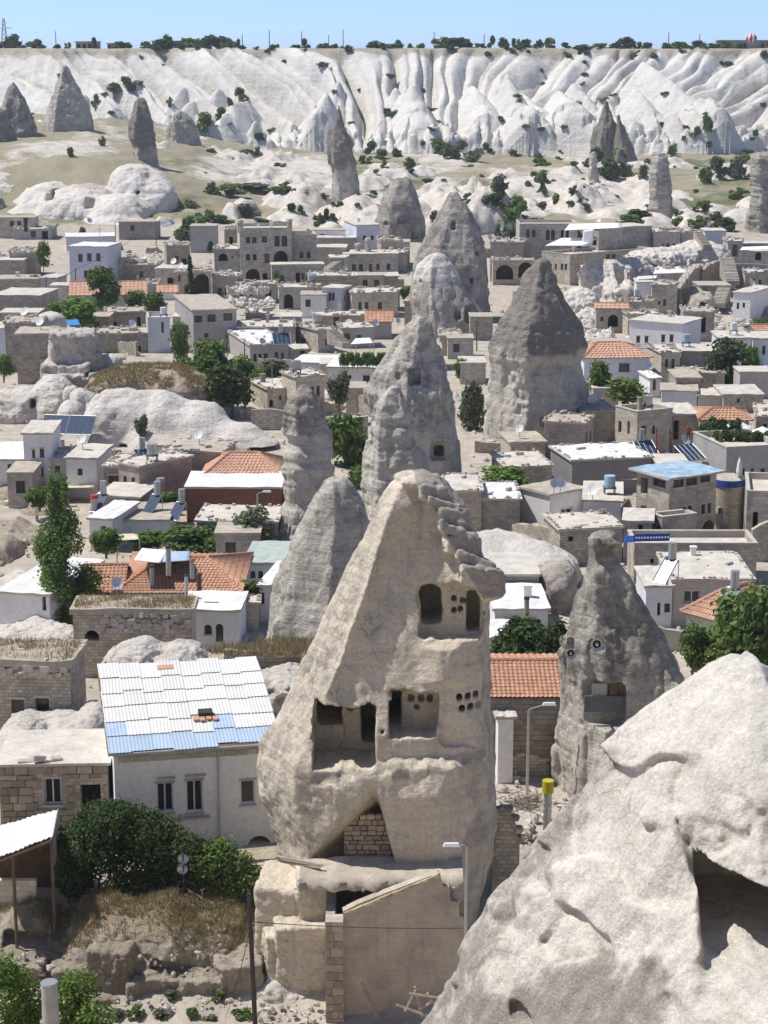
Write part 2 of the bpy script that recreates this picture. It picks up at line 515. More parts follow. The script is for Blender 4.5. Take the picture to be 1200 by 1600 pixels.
M['dark'] = m_plain('painted_interior_shade', (0.05, 0.045, 0.04), 0.9, 0.2, 1.0, dirt=0)  # near-black colour stands in for the shade inside openings
M['frame_white'] = m_plain('white_window_frame', (0.70, 0.70, 0.69), 0.5, 0.05, 2, dirt=0.1)
M['frame_stone'] = m_plain('stone_window_frame', (0.55, 0.50, 0.43), 0.9, 0.1, 2)
M['wood'] = m_plain('weathered_wood', (0.16, 0.105, 0.07), 0.8, 0.3, 3)
M['pale_wood'] = m_plain('pale_wood', (0.40, 0.33, 0.25), 0.85, 0.3, 3)
M['door_red'] = m_plain('dark_red_door', (0.12, 0.045, 0.035), 0.6, 0.2, 2)
M['metal'] = m_plain('galvanised_metal', (0.46, 0.47, 0.48), 0.45, 0.1, 2, 0.6, 0.4)
M['dark_metal'] = m_plain('dark_metal', (0.06, 0.055, 0.05), 0.6, 0.2, 2, 0.3)
M['dish'] = m_plain('dish_paint', (0.70, 0.70, 0.69), 0.5, 0.05, 2, dirt=0.2)
M['panel'] = m_plain('solar_glass', (0.035, 0.06, 0.11), 0.15, 0.2, 1.5, spec=0.6, bumpd=0.0, dirt=0)
M['tarp'] = m_plain('blue_tarp', (0.06, 0.24, 0.52), 0.6, 0.25, 2.5)
M['blue_roof'] = m_plain('faded_blue_sheeting', (0.33, 0.46, 0.55), 0.6, 0.35, 1.3, dirt=0.5, dirtc=(0.5, 0.48, 0.44))
M['banner'] = m_plain('blue_banner', (0.04, 0.09, 0.36), 0.7, 0.2, 2)
M['cloth'] = m_plain('white_cloth', (0.82, 0.81, 0.79), 0.8, 0.04, 1, dirt=0.08)
M['awning'] = m_plain('beige_awning', (0.62, 0.57, 0.40), 0.8, 0.08, 1, dirt=0.15)
M['orange'] = m_plain('orange_awning', (0.52, 0.22, 0.10), 0.8, 0.1, 1, dirt=0.2)
M['yellow'] = m_plain('yellow_paint', (0.50, 0.44, 0.03), 0.5, 0.1, 2)
M['red'] = m_plain('red_paint', (0.45, 0.05, 0.04), 0.6, 0.1, 2)
M['red_plastic'] = m_plain('orange_plastic', (0.60, 0.15, 0.05), 0.5, 0.1, 2)
M['green_roof'] = m_plain('pale_green_roof', (0.42, 0.48, 0.42), 0.7, 0.12, 1.5)
def m_sheet(name, c, rust):
    t = NT(name); p = t.pos(); info = t.n('ShaderNodeObjectInfo')
    n = t.noise(p, 0.9, 7, 0.66); f = t.noise(p, 6, 5, 0.65)
    col = t.mix(info.outputs['Random'], tuple(q * 0.91 for q in c), tuple(min(0.9, q * 1.05) for q in c))
    col = t.mix(t.ramp(n, 0.5, 0.75, 0, 0.45), col, tuple(q * 0.62 for q in c)); col = t.mix(t.ramp(f, 0.6, 0.75, 0, 0.4), col, rust)
    t.bsdf.inputs['Roughness'].default_value = 0.7
    return t.out(col, t.bump(n, 0.3, 0.03))
M['sheet_white'] = m_sheet('white_corrugated_sheet', (0.70, 0.685, 0.65), (0.42, 0.34, 0.28))
M['sheet_blue'] = m_sheet('blue_corrugated_sheet', (0.40, 0.50, 0.62), (0.5, 0.5, 0.48))
M['concrete'] = m_plain('concrete', (0.42, 0.40, 0.37), 0.9, 0.15, 1.5, dirt=0.4)
M['black'] = m_plain('black_rubber', (0.03, 0.03, 0.03), 0.6, 0.1, 2, dirt=0)
M['slab_stone'] = m_plain('grey_slab', (0.15, 0.155, 0.15), 0.7, 0.2, 2)
M['skin'] = m_plain('skin', (0.42, 0.26, 0.19), 0.6, 0.05, 2, dirt=0)
M['straw'] = m_plain('dry_straw', (0.33, 0.28, 0.20), 0.95, 0.3, 3)
M['twig'] = m_plain('dead_twigs', (0.26, 0.22, 0.18), 0.95, 0.3, 3)
M['leaf'] = m_leaf('green_leaves', (0.075, 0.13, 0.035), (0.21, 0.30, 0.08))
M['leaf_dark'] = m_leaf('dark_green_leaves', (0.04, 0.075, 0.025), (0.11, 0.165, 0.05))
M['leaf_bright'] = m_leaf('bright_green_leaves', (0.09, 0.165, 0.03), (0.23, 0.34, 0.075))
M['leaf_grey'] = m_leaf('grey_green_leaves', (0.10, 0.12, 0.07), (0.22, 0.25, 0.15))
M['drygrass'] = m_leaf('dry_grass_blades', (0.26, 0.20, 0.10), (0.42, 0.34, 0.18))
M['bark'] = m_plain('bark', (0.13, 0.10, 0.075), 0.95, 0.3, 4)
# ------------------------------------------------------------------ the land
def hump_list():
    # px, py of the foot, distance, half width px, height px, depth m : pale smooth rock humps on the valley side
    return [(300, 290, 505, 45, 26, 16), (330, 322, 470, 40, 20, 12), (400, 300, 500, 60, 24, 18), (478, 322, 462, 62, 30, 16),
            (452, 345, 430, 40, 16, 10), (560, 335, 440, 60, 24, 14), (600, 352, 424, 70, 22, 12), (745, 352, 420, 70, 52, 20),
            (690, 318, 470, 50, 30, 14), (905, 330, 452, 42, 36, 14), (840, 300, 505, 40, 18, 12), (790, 318, 470, 30, 18, 10),
            (1000, 300, 505, 40, 16, 12), (1080, 352, 418, 30, 20, 8), (1010, 352, 420, 45, 16, 9), (560, 300, 505, 50, 24, 12),
            (640, 285, 530, 50, 20, 12), (515, 365, 402, 24, 18, 8), (1120, 290, 520, 50, 18, 12), (180, 262, 555, 50, 26, 14),
            (250, 275, 540, 40, 30, 14), (350, 262, 565, 60, 24, 14), (430, 262, 570, 60, 24, 14)]
_hr = random.Random(31)
_extra = [(_hr.uniform(280, 1200), _hr.uniform(262, 345), 0, _hr.uniform(14, 44), _hr.uniform(6, 18), _hr.uniform(4, 11)) for _ in range(70)]
_left = [(40, 262, 520, 46, 12, 8), (120, 250, 535, 50, 14, 9), (200, 262, 520, 30, 22, 8), (90, 284, 480, 50, 14, 8), (180, 290, 470, 40, 16, 7), (20, 285, 485, 40, 12, 8), (150, 232, 560, 40, 12, 8), (60, 240, 550, 34, 9, 7), (235, 245, 545, 34, 24, 9)]
HUMPS = [(W(px, py, d), hw * mpp(d), hp * mpp(d), dm) for px, py, d, hw, hp, dm in hump_list() + _left + [(a, b, GD(b), c, e, f) for a, b, _, c, e, f in _extra]]

def gz(x, y):
    """ground height and masks"""
    x = np.asarray(x, np.float32); y = np.asarray(y, np.float32)
    z = np.interp(y, ZY, ZZ).astype(np.float32)
    left = sstep(428, 468, y) * np.exp(-(np.abs(x + 104) / 56) ** 4)
    z = z + 9.5 * left
    far = sstep(380, 460, y)
    n1 = fbm(x * 0.045, y * 0.03, y * 0, 5, seed=3)
    n2 = fbm(x * 0.2, y * 0.15, y * 0 + 4, 4, seed=5)
    n3_ = fbm(x * 0.35, y * 0.3, y * 0 + 8, 3, seed=9, ridged=True)
    z = z + far * (2.6 * n1 + 0.7 * n2) + 0.16 * n2 * sstep(64, 90, y) + 0.9 * n2 * (1 - sstep(40, 70, y)) * sstep(4, 20, y)
    white = far * (0.42 + 1.2 * fbm(x * 0.05 + 9, y * 0.02, y * 0, 4, seed=11)) - left * 0.05
    for c, r, h, dm in HUMPS:
        wob = 1 + 0.22 * np.sin(np.arctan2((y - c.y) / dm, (x - c.x) / r) * 5 + c.x) 
        q = ((x - c.x) / r) ** 2 + ((y - c.y) / dm) ** 2
        q = q * wob
        b = np.sqrt(np.clip(1 - q, 0, 1))
        zz = c.z - 0.8 + (h + 0.8) * b * (0.9 + 0.45 * n2 + 0.3 * n3_)
        hit = (q < 1) & (zz > z)
        white = np.where(hit, 0.95, white)
        z = np.where(hit, zz, z)
    green = far * (0.36 + 1.0 * fbm(x * 0.04 + 30, y * 0.03, y * 0, 4, seed=21)) - 0.5 * left
    dry = far * 0.7 + left * 0.3 + 0.1 + 0.5 * fbm(x * 0.06, y * 0.06, y * 0, 3, seed=31)
    green = green - 1.2 * sstep(570, 600, y)
    return z, np.clip(white, 0, 1), np.clip(green, 0, 1), np.clip(dry, 0, 1)

def build_ground():
    u = np.concatenate([-1 - np.arange(30, 0, -1) / 30 * 9, np.linspace(-1, 1, 420), 1 + np.arange(1, 31) / 30 * 9]).astype(np.float32)
    ys = np.concatenate([np.linspace(-35, 60, 60), np.linspace(61, 130, 150), np.linspace(131, 330, 170), np.linspace(331, 620, 400)]).astype(np.float32)
    U, Y = np.meshgrid(u, ys)
    X = U * (26 + 0.235 * np.maximum(Y, 0))
    Z, wh, gr, dr = gz(X, Y)
    n, m = X.shape
    I = np.arange(n * m).reshape(n, m)
    Q = np.stack([I[:-1, :-1], I[:-1, 1:], I[1:, 1:], I[1:, :-1]], -1).reshape(-1, 4)
    me = np_mesh('ground', np.stack([X, Y, Z], -1).reshape(-1, 3), Q, M['ground'], True,
                 {'white': wh.ravel(), 'green': gr.ravel(), 'dry': dr.ravel()})
    tag(link('ground', me), kind='structure')
build_ground()

RIM_Z = 41.9
def build_cliff():
    rng = np.random.default_rng(5)
    xs = np.concatenate([np.linspace(-900, -180, 40), np.linspace(-178, 178, 1080), np.linspace(180, 900, 40)]).astype(np.float32)
    ys = np.concatenate([np.linspace(586, 684, 262), [690, 700, 720, 800, 1000, 1500, 3000]]).astype(np.float32)
    X, Y = np.meshgrid(xs, ys)
    O = X * 0
    foot = 598 + 16 * fbm(xs * 0.022, xs * 0, xs * 0, 3, seed=41)
    rim = 664 + 10 * fbm(xs * 0.02, xs * 0 + 3, xs * 0, 4, seed=43) + 5 * np.abs(fbm(xs * 0.09, xs * 0, xs * 0, 3, seed=47))
    T = (Y - foot[None]) / (rim - foot)[None]
    t = np.clip(T, 0, 1)
    base = 9.6 + (RIM_Z - 9.6) * (0.55 * t + 0.45 * t ** 1.7)
    base = base + np.clip((Y - 586) / 14, 0, 1) * 0.6
    skew = 0.9 * np.tanh((X - 10) / 40)                     # lobes lean outwards to both sides
    wx = X - skew * (Y - 662) + 11 * fbm(X * 0.03, Y * 0.02, O, 3, seed=51) + 2.5 * fbm(X * 0.12, Y * 0.06, O, 3, seed=52)
    env = np.clip(np.sin(np.pi * np.clip(T * 0.94 + 0.03, 0, 1)), 0, 1) ** 0.7
    l1 = np.abs(np.sin(np.pi * wx / 19.0)); l2 = np.abs(np.sin(np.pi * (wx + 4 * fbm(X * 0.05, Y * 0.03, O, 2, seed=57)) / 6.8)); l3 = np.abs(np.sin(np.pi * wx / 3.7 + 2 * fbm(X * 0.1, Y * 0.05, O, 2, seed=58)))
    l1, l2 = l1 ** 0.75, l2 ** 0.8
    a1 = 10.5 * (0.8 + 0.9 * fbm(X * 0.02, Y * 0.02, O, 2, seed=53)); a2 = 4.8 * (0.8 + 1.2 * fbm(X * 0.035, Y * 0.03, O + 2, 2, seed=54))
    z = base + env * (a1 * (l1 - 0.6) + a2 * (l2 - 0.62) * (1 - t * 0.45) + 0.5 * (l3 - 0.6) * (1 - t * 0.7))
    gully = env * np.clip(1 - l1 * 2.4, 0, 1)
    soil = np.clip(gully * 0.9 + 0.95 * env * fbm(X * 0.05, Y * 0.06, O, 4, seed=55) * sstep(-30, 10, X), 0, 1)
    # free-standing cones and fins on the face
    for k in range(58):
        cx = rng.uniform(-30, 150) if k % 4 else rng.uniform(-150, -30); ct = rng.uniform(0.03, 0.62)
        j = int(np.argmin(np.abs(xs - cx)))
        cy = foot[j] + ct * (rim[j] - foot[j])
        bz = 9.6 + (RIM_Z - 9.6) * (0.62 * ct + 0.38 * ct ** 1.8)
        h = rng.uniform(4.5, 12.5) * (1.0 if cx > -30 else 0.7)
        k1 = rng.uniform(1.3, 2.6); el = rng.uniform(1.2, 3.2); lean = np.tanh(cx / 45) * 0.5
        rad = h / k1 + 2
        js = slice(int(np.searchsorted(xs, cx - rad - 8)), int(np.searchsorted(xs, cx + rad + 8)))
        i_s = slice(int(np.searchsorted(ys, cy - rad * el - 2)), int(np.searchsorted(ys, cy + rad + 2)))
        Xs, Ys = X[i_s, js], Y[i_s, js]
        dx = Xs - cx + lean * (Ys - cy); dy = Ys - cy
        dy = np.where(dy < 0, dy / el, dy)
        r = np.sqrt(dx * dx + dy * dy + 0.8) - 0.8 + 0.5 * fbm(Xs * 0.25, Ys * 0.15, Xs * 0 + k, 3, seed=62)
        zz = bz + h - k1 * r + 0.5 * fbm(Xs * 0.3, Ys * 0.2, Xs * 0 + k, 2, seed=61)
        hit = zz > z[i_s, js]
        soil[i_s, js] = np.where(hit, soil[i_s, js] * 0.3, soil[i_s, js])
        z[i_s, js] = np.where(hit, zz, z[i_s, js])
    # layered ledge at the foot
    led = sstep(0.0, 0.05, T) * (1 - sstep(0.10, 0.3, T))
    z = z + led * (2.6 + 1.6 * fbm(X * 0.09, O, O, 3, seed=71) + 0.8 * np.sign(fbm(X * 0.35, Y * 0.25, O, 2, seed=72)))
    z = z + 0.16 * fbm(X * 0.4, Y * 0.3, O, 3, seed=73) * np.clip(env + 0.2, 0, 1)
    top = sstep(0.93, 1.02, T)
    z = z * (1 - top) + top * (RIM_Z + 0.8 * fbm(X * 0.02, Y * 0.01, O, 3, seed=75) + np.clip(Y - 700, 0, 9000) * 0.0012)
    z = np.where(T < 0, np.minimum(z, gz_fast(X, Y) + 0.0), z)
    soil = np.maximum(soil, sstep(0.86, 0.96, T + 0.05 * fbm(X * 0.1, Y * 0.1, O, 3, seed=77)))
    soil = np.maximum(soil, 0.8 * (1 - sstep(-0.06, 0.02, T)))
    n, m = X.shape
    I = np.arange(n * m).reshape(n, m)
    Q = np.stack([I[:-1, :-1], I[:-1, 1:], I[1:, 1:], I[1:, :-1]], -1).reshape(-1, 4)
    me = np_mesh('cliff', np.stack([X, Y, z], -1).reshape(-1, 3), Q, M['cliff'], True, {'pat': soil.ravel()})
    tag(link('cliff', me), kind='structure')
    return X, Y, z
def gz_fast(X, Y):
    return np.interp(Y, ZY, ZZ) - 1.5
CX, CY, CZ = build_cliff()
def cliff_z(x, y):
    j = int(np.argmin(np.abs(CX[0] - x))); i = int(np.argmin(np.abs(CY[:, 0] - y)))
    return float(CZ[i, j])
def cliff_hit(px, py):
    """first point of the cliff face seen at a pixel"""
    for y in CY[:, 0][:262]:
        p = W(px, py, float(y))
        if p.z <= cliff_z(p.x, p.y): return p
    return W(px, py, 670)
def ground_hit(px, py, y0=350, y1=600):
    ys = np.linspace(y0, y1, 250, dtype=np.float32); u = (px - 600) / FPX; v = (800 - py) / FPX
    t = ys / (CT + v * ST); zr = CAMZ + t * (v * CT - ST)
    hit = np.nonzero(zr <= gz(u * t, ys)[0])[0]
    return W(px, py, float(ys[hit[0]]) if len(hit) else y1)

# ------------------------------------------------------------------ rock spires from a silhouette
def make_rock(name, label, F, lo, h, mat, pat, cat, group=None, kind=None):
    V, Q = surface_nets(F, lo, h)
    p = pat(V) if callable(pat) else np.full(len(V), pat)
    c = V.mean(0); zb = V[:, 2].min()
    org = np.array([c[0], c[1], zb])
    me = np_mesh(name, V - org, Q, mat, True, {'pat': p})
    o = link(name, me, loc=tuple(org))
    return tag(o, label, cat, group, kind)

def facet_r(facets):
    """radius over angle of a convex polygon with the given facet normals (degrees, offset), scaled to reach -1 and 1 in x"""
    ph = np.linspace(-math.pi, math.pi, 721)
    r_ = np.full(721, 9.0)
    for th, of in facets:
        c = np.cos(ph - R(th)); r_ = np.where(c > 0.05, np.minimum(r_, of / np.maximum(c, 0.05)), r_)
    r_ = np.minimum(r_, 1.6)
    x = r_ * np.cos(ph); a, b = -x.min(), x.max()
    return ph, r_, a, b
def facet_e(dx, dy, F_, mix=0.85):
    ph, r_, a, b = F_
    sx = np.where(dx < 0, dx * a, dx * b)
    an = np.arctan2(dy, sx); rr = np.interp(an, ph, r_).astype(np.float32)
    e1 = np.sqrt(sx * sx + dy * dy) / rr
    return e1 * mix + np.sqrt(dx * dx + dy * dy) * (1 - mix)
_FR = random.Random(77)
def facets_for(seed):
    rg = random.Random(seed * 13 + 5)
    return [(208 + rg.uniform(-14, 14), rg.uniform(.86, .96)), (288 + rg.uniform(-16, 16), rg.uniform(.84, .98)), (345 + rg.uniform(-14, 14), rg.uniform(.9, 1.0)), (60 + rg.uniform(-20, 20), 0.95), (130 + rg.uniform(-15, 15), 0.95), (178 + rg.uniform(-8, 8), 1.0)]
def spire(name, label, d, prof, ratio=0.9, holes=(), vox=None, mat='grey_rock', amp=0.35, freq=0.5, rough=0.12,
          pat=0.5, strata=0.0, strata_f=1.6, cat='rock spire', group=None, base=None, lean=0.0, sup=2.2, seed=0, extra=None, stratarange=None, facets=None):
    """prof rows (py, x left, x right) read at distance d"""
    vox = vox or d / 1500.0
    pts = [(W((a + b) / 2, py, d), (b - a) / 2 * mpp(d, py)) for py, a, b in prof]
    zb = zprof(d) - 1.0 if base is None else base
    if pts[-1][0].z > zb: pts.append((Vector((pts[-1][0].x, d, zb)), pts[-1][1] * 1.04))
    zs = np.array([p[0].z for p in pts][::-1]); cxs = np.array([p[0].x for p in pts][::-1]); hws = np.array([p[1] for p in pts][::-1])
    rmax = hws.max()
    lo = ((cxs - hws).min() - 1.2, d - rmax * ratio - abs(lean) - 1.2, zb); hi = ((cxs + hws).max() + 1.2, d + rmax * ratio + abs(lean) + 1.2, zs.max() + 0.6)
    X, Y, Z = grid3(lo, hi, vox)
    zz = Z[0, 0]
    cx = np.interp(zz, zs, cxs)[None, None].astype(np.float32); hw = np.maximum(np.interp(zz, zs, hws), 0.08)[None, None].astype(np.float32)
    ry = hw * ratio
    tt = ((zz - zb) / (zs.max() - zb))[None, None]
    yc = d + lean * tt
    wob = vnoise(zz * 0.35, zz * 0 + seed, zz * 0, seed + 5)[None, None] * 0.16
    e = facet_e((X - cx) / hw + 0 * Y, (Y - yc) / ry + wob * (X - cx) / hw, facet_r(facets or facets_for(seed)))
    F = ((e - 1) * np.minimum(hw, ry)).astype(np.float32)
    F = np.maximum(F, Z - zs.max())
    def nf(x, y, z):
        q = 0.8 * amp * fbm(x * freq, y * freq, z * freq * 0.7, 2, seed=seed + 100)
        q = q + rough * 0.8 * fbm(x * freq * 3.1, y * freq * 3.1, z * freq * 2.6, 5, 0.55, seed=seed + 130, ridged=True)
        q = q + amp * 0.55 * fbm(x * freq * 1.9, y * freq * 1.9, z * freq * 0.35, 3, 0.5, seed=seed + 160, ridged=True)
        if strata:
            w = z * strata_f + 0.7 * vnoise(x * 0.3, y * 0.3, z * 0.3, seed + 190)
            lay = vnoise(w * 0 + 0.5, w * 0 + 0.5, w, seed + 191) + 0.5 * vnoise(x * 0.4, y * 0.4, w * 2.7, seed + 193)
            sa = strata
            if stratarange is not None:
                sa = strata * sstep(stratarange[0], stratarange[1], z)
            q = q + sa * lay
        return q
    F = band_noise(F, X, Y, Z, nf, amp * 1.6 + rough + strata * 1.5 + vox * 2)
    for hl in holes:
        x0, y0, x1, y1 = hl[:4]; dp = hl[4] if len(hl) > 4 else 1.2
        cxh, cyh = (x0 + x1) / 2, (y0 + y1) / 2
        # front of the rock at the middle of the opening
        ys = d
        for _ in range(4):
            q = W(cxh, cyh, ys)
            c_ = float(np.interp(q.z, zs, cxs)); w_ = max(0.1, float(np.interp(q.z, zs, hws)))
            k = min(0.98, abs((q.x - c_) / w_)) ** sup
            ys = d + lean * (q.z - zb) / (zs.max() - zb) - w_ * ratio * (1 - k) ** (1 / sup)
        q = W(cxh, cyh, ys); s = mpp(ys, cyh)
        hx, hz = max((x1 - x0) / 2 * s, vox * 1.1), max((y1 - y0) / 2 * s, vox * 1.1)
        bx = np.abs(X - q.x) - hx; bz = np.abs(Z - q.z) - hz
        rr = min(hx, hz) * 0.45
        bq = np.sqrt(np.maximum(bx + rr, 0) ** 2 + np.maximum(bz + rr, 0) ** 2) + np.minimum(np.maximum(bx + rr, bz + rr), 0) - rr
        hole = np.maximum(bq, Y - (ys + dp))
        F = np.maximum(F, -hole)
    if extra is not None: F = extra(F, X, Y, Z)
    F[:, :, 0] = np.where(F[:, :, 0] < 0, 0.01, F[:, :, 0])
    return make_rock(name, label, F, lo, vox, M[mat], pat, cat, group)

def vpat(lo_py, hi_py, d, top=1.0, bot=0.15, seed=0):
    """crust on the upper part of a spire, cleaner rock below"""
    za, zb_ = W(600, hi_py, d).z, W(600, lo_py, d).z
    def f(V):
        n = fbm(V[:, 0] * 0.7, V[:, 1] * 0.7, V[:, 2] * 0.7, 4, seed=seed + 7)
        t = sstep(zb_ if zb_ < za else za, max(za, zb_), V[:, 2] + 0.8 * n)
        return np.clip(bot + (top - bot) * t + 0.15 * n, 0, 1)
    return f

def blobs(name, label, items, vox, mat, amp=0.3, freq=0.5, rough=0.08, pat=0.2, k=0.8, cat='rock outcrop', holes=(), group=None, zmin=None, seed=0, strata=0, flat=None):
    """soft union of ellipsoids: (px, py, d, half width px, half height px, depth radius m)"""
    E = []
    for px, py, d, hx, hy, dm in items:
        c = W(px, py, d); s = mpp(d, py)
        E.append((c, hx * s, hy * s, dm))
    lo = [min(c.x - a for c, a, b, q in E) - 1, min(c.y - q for c, a, b, q in E) - 1, min(c.z - b for c, a, b, q in E) - 0.6]
    hi = [max(c.x + a for c, a, b, q in E) + 1, max(c.y + q for c, a, b, q in E) + 1, max(c.z + b for c, a, b, q in E) + 1]
    lo[2] = (zprof(min(c.y for c, a, b, q in E)) - 1.0) if zmin is None else zmin
    X, Y, Z = grid3(lo, hi, vox)
    F = None
    for c, a, b, q in E:
        e = np.sqrt(((X - c.x) / a) ** 2 + ((Y - c.y) / q) ** 2 + (np.maximum(Z - c.z, 0) / b) ** 2)
        f = ((e - 1) * min(a, b, q)).astype(np.float32)
        if F is None: F = f
        else:
            hh = np.clip(0.5 + 0.5 * (F - f) / k, 0, 1)
            F = F * (1 - hh) + f * hh - k * hh * (1 - hh)
    def nf(x, y, z):
        r = amp * fbm(x * freq, y * freq, z * freq, 3, seed=seed + 200) + rough * fbm(x * freq * 4, y * freq * 4, z * freq * 4, 4, 0.55, seed=seed + 230, ridged=True)
        if strata: r = r + strata * vnoise(x * 0.2, y * 0.2, z * 2.2, seed + 240)
        return r
    F = band_noise(F, X, Y, Z, nf, amp * 1.5 + rough + strata + vox * 2)
    for hl in holes:
        x0, y0, x1, y1, dh, dp = hl
        q = W((x0 + x1) / 2, (y0 + y1) / 2, dh); s = mpp(dh, y0)
        hx, hz = max((x1 - x0) / 2 * s, vox), max((y1 - y0) / 2 * s, vox)
        bx = np.abs(X - q.x) - hx; bz = np.abs(Z - q.z) - hz
        rr = min(hx, hz) * 0.5
        bq = np.sqrt(np.maximum(bx + rr, 0) ** 2 + np.maximum(bz + rr, 0) ** 2) + np.minimum(np.maximum(bx + rr, bz + rr), 0) - rr
        F = np.maximum(F, -np.maximum(bq, Y - (dh + dp)))
    F[:, :, 0] = np.where(F[:, :, 0] < 0, 0.01, F[:, :, 0])
    return make_rock(name, label, F, lo, vox, M[mat], pat, cat, group)

def rock_boxes(name, label, items, vox, mat, amp=0.15, freq=0.7, rough=0.1, pat=0.2, rnd=0.18, cat='rock outcrop', group=None, zmin=-4.2, seed=0, holes=()):
    """squared rock ledges: rounded boxes (px, py, d, half width px, half height px, half depth m, yaw deg)"""
    E = [(W(px, py, d), hx * mpp(d, py), hy * mpp(d, py), dm, R(yw)) for px, py, d, hx, hy, dm, yw in items]
    m = 1.3
    lo = [min(c.x - a * m - q * .5 for c, a, b, q, w in E) - .4, min(c.y - q * m - a * .5 for c, a, b, q, w in E) - .4, zmin]
    hi = [max(c.x + a * m + q * .5 for c, a, b, q, w in E) + .4, max(c.y + q * m + a * .5 for c, a, b, q, w in E) + .4, max(c.z + b for c, a, b, q, w in E) + .6]
    X, Y, Z = grid3(lo, hi, vox); F = None
    for c, a, b, q, w in E:
        dx, dy = X - c.x, Y - c.y
        u = np.abs(dx * math.cos(w) + dy * math.sin(w)) - a + rnd; v = np.abs(-dx * math.sin(w) + dy * math.cos(w)) - q + rnd; h = np.maximum(Z - c.z, 0) - b + rnd
        f = (np.sqrt(np.maximum(u, 0) ** 2 + np.maximum(v, 0) ** 2 + np.maximum(h, 0) ** 2) + np.minimum(np.maximum(np.maximum(u, v), h), 0) - rnd).astype(np.float32)
        F = f if F is None else np.minimum(F, f)
    def nf(x, y, z):
        return amp * fbm(x * freq, y * freq, z * freq, 3, seed=seed + 500) + rough * fbm(x * freq * 3, y * freq * 3, z * freq * 3, 4, 0.55, seed=seed + 520, ridged=True)
    F = band_noise(F, X, Y, Z, nf, amp * 1.5 + rough + vox * 2)
    for x0, y0, x1, y1, dh, dp in holes:
        q = W((x0 + x1) / 2, (y0 + y1) / 2, dh); s = mpp(dh, y0)
        bx = np.abs(X - q.x) - (x1 - x0) / 2 * s; bz = np.abs(Z - q.z) - (y1 - y0) / 2 * s
        F = np.maximum(F, -np.maximum(np.maximum(bx, bz), Y - (dh + dp)))
    F[:, :, 0] = np.where(F[:, :, 0] < 0, 0.01, F[:, :, 0])
    return make_rock(name, label, F, lo, vox, M[mat], pat, cat, group)
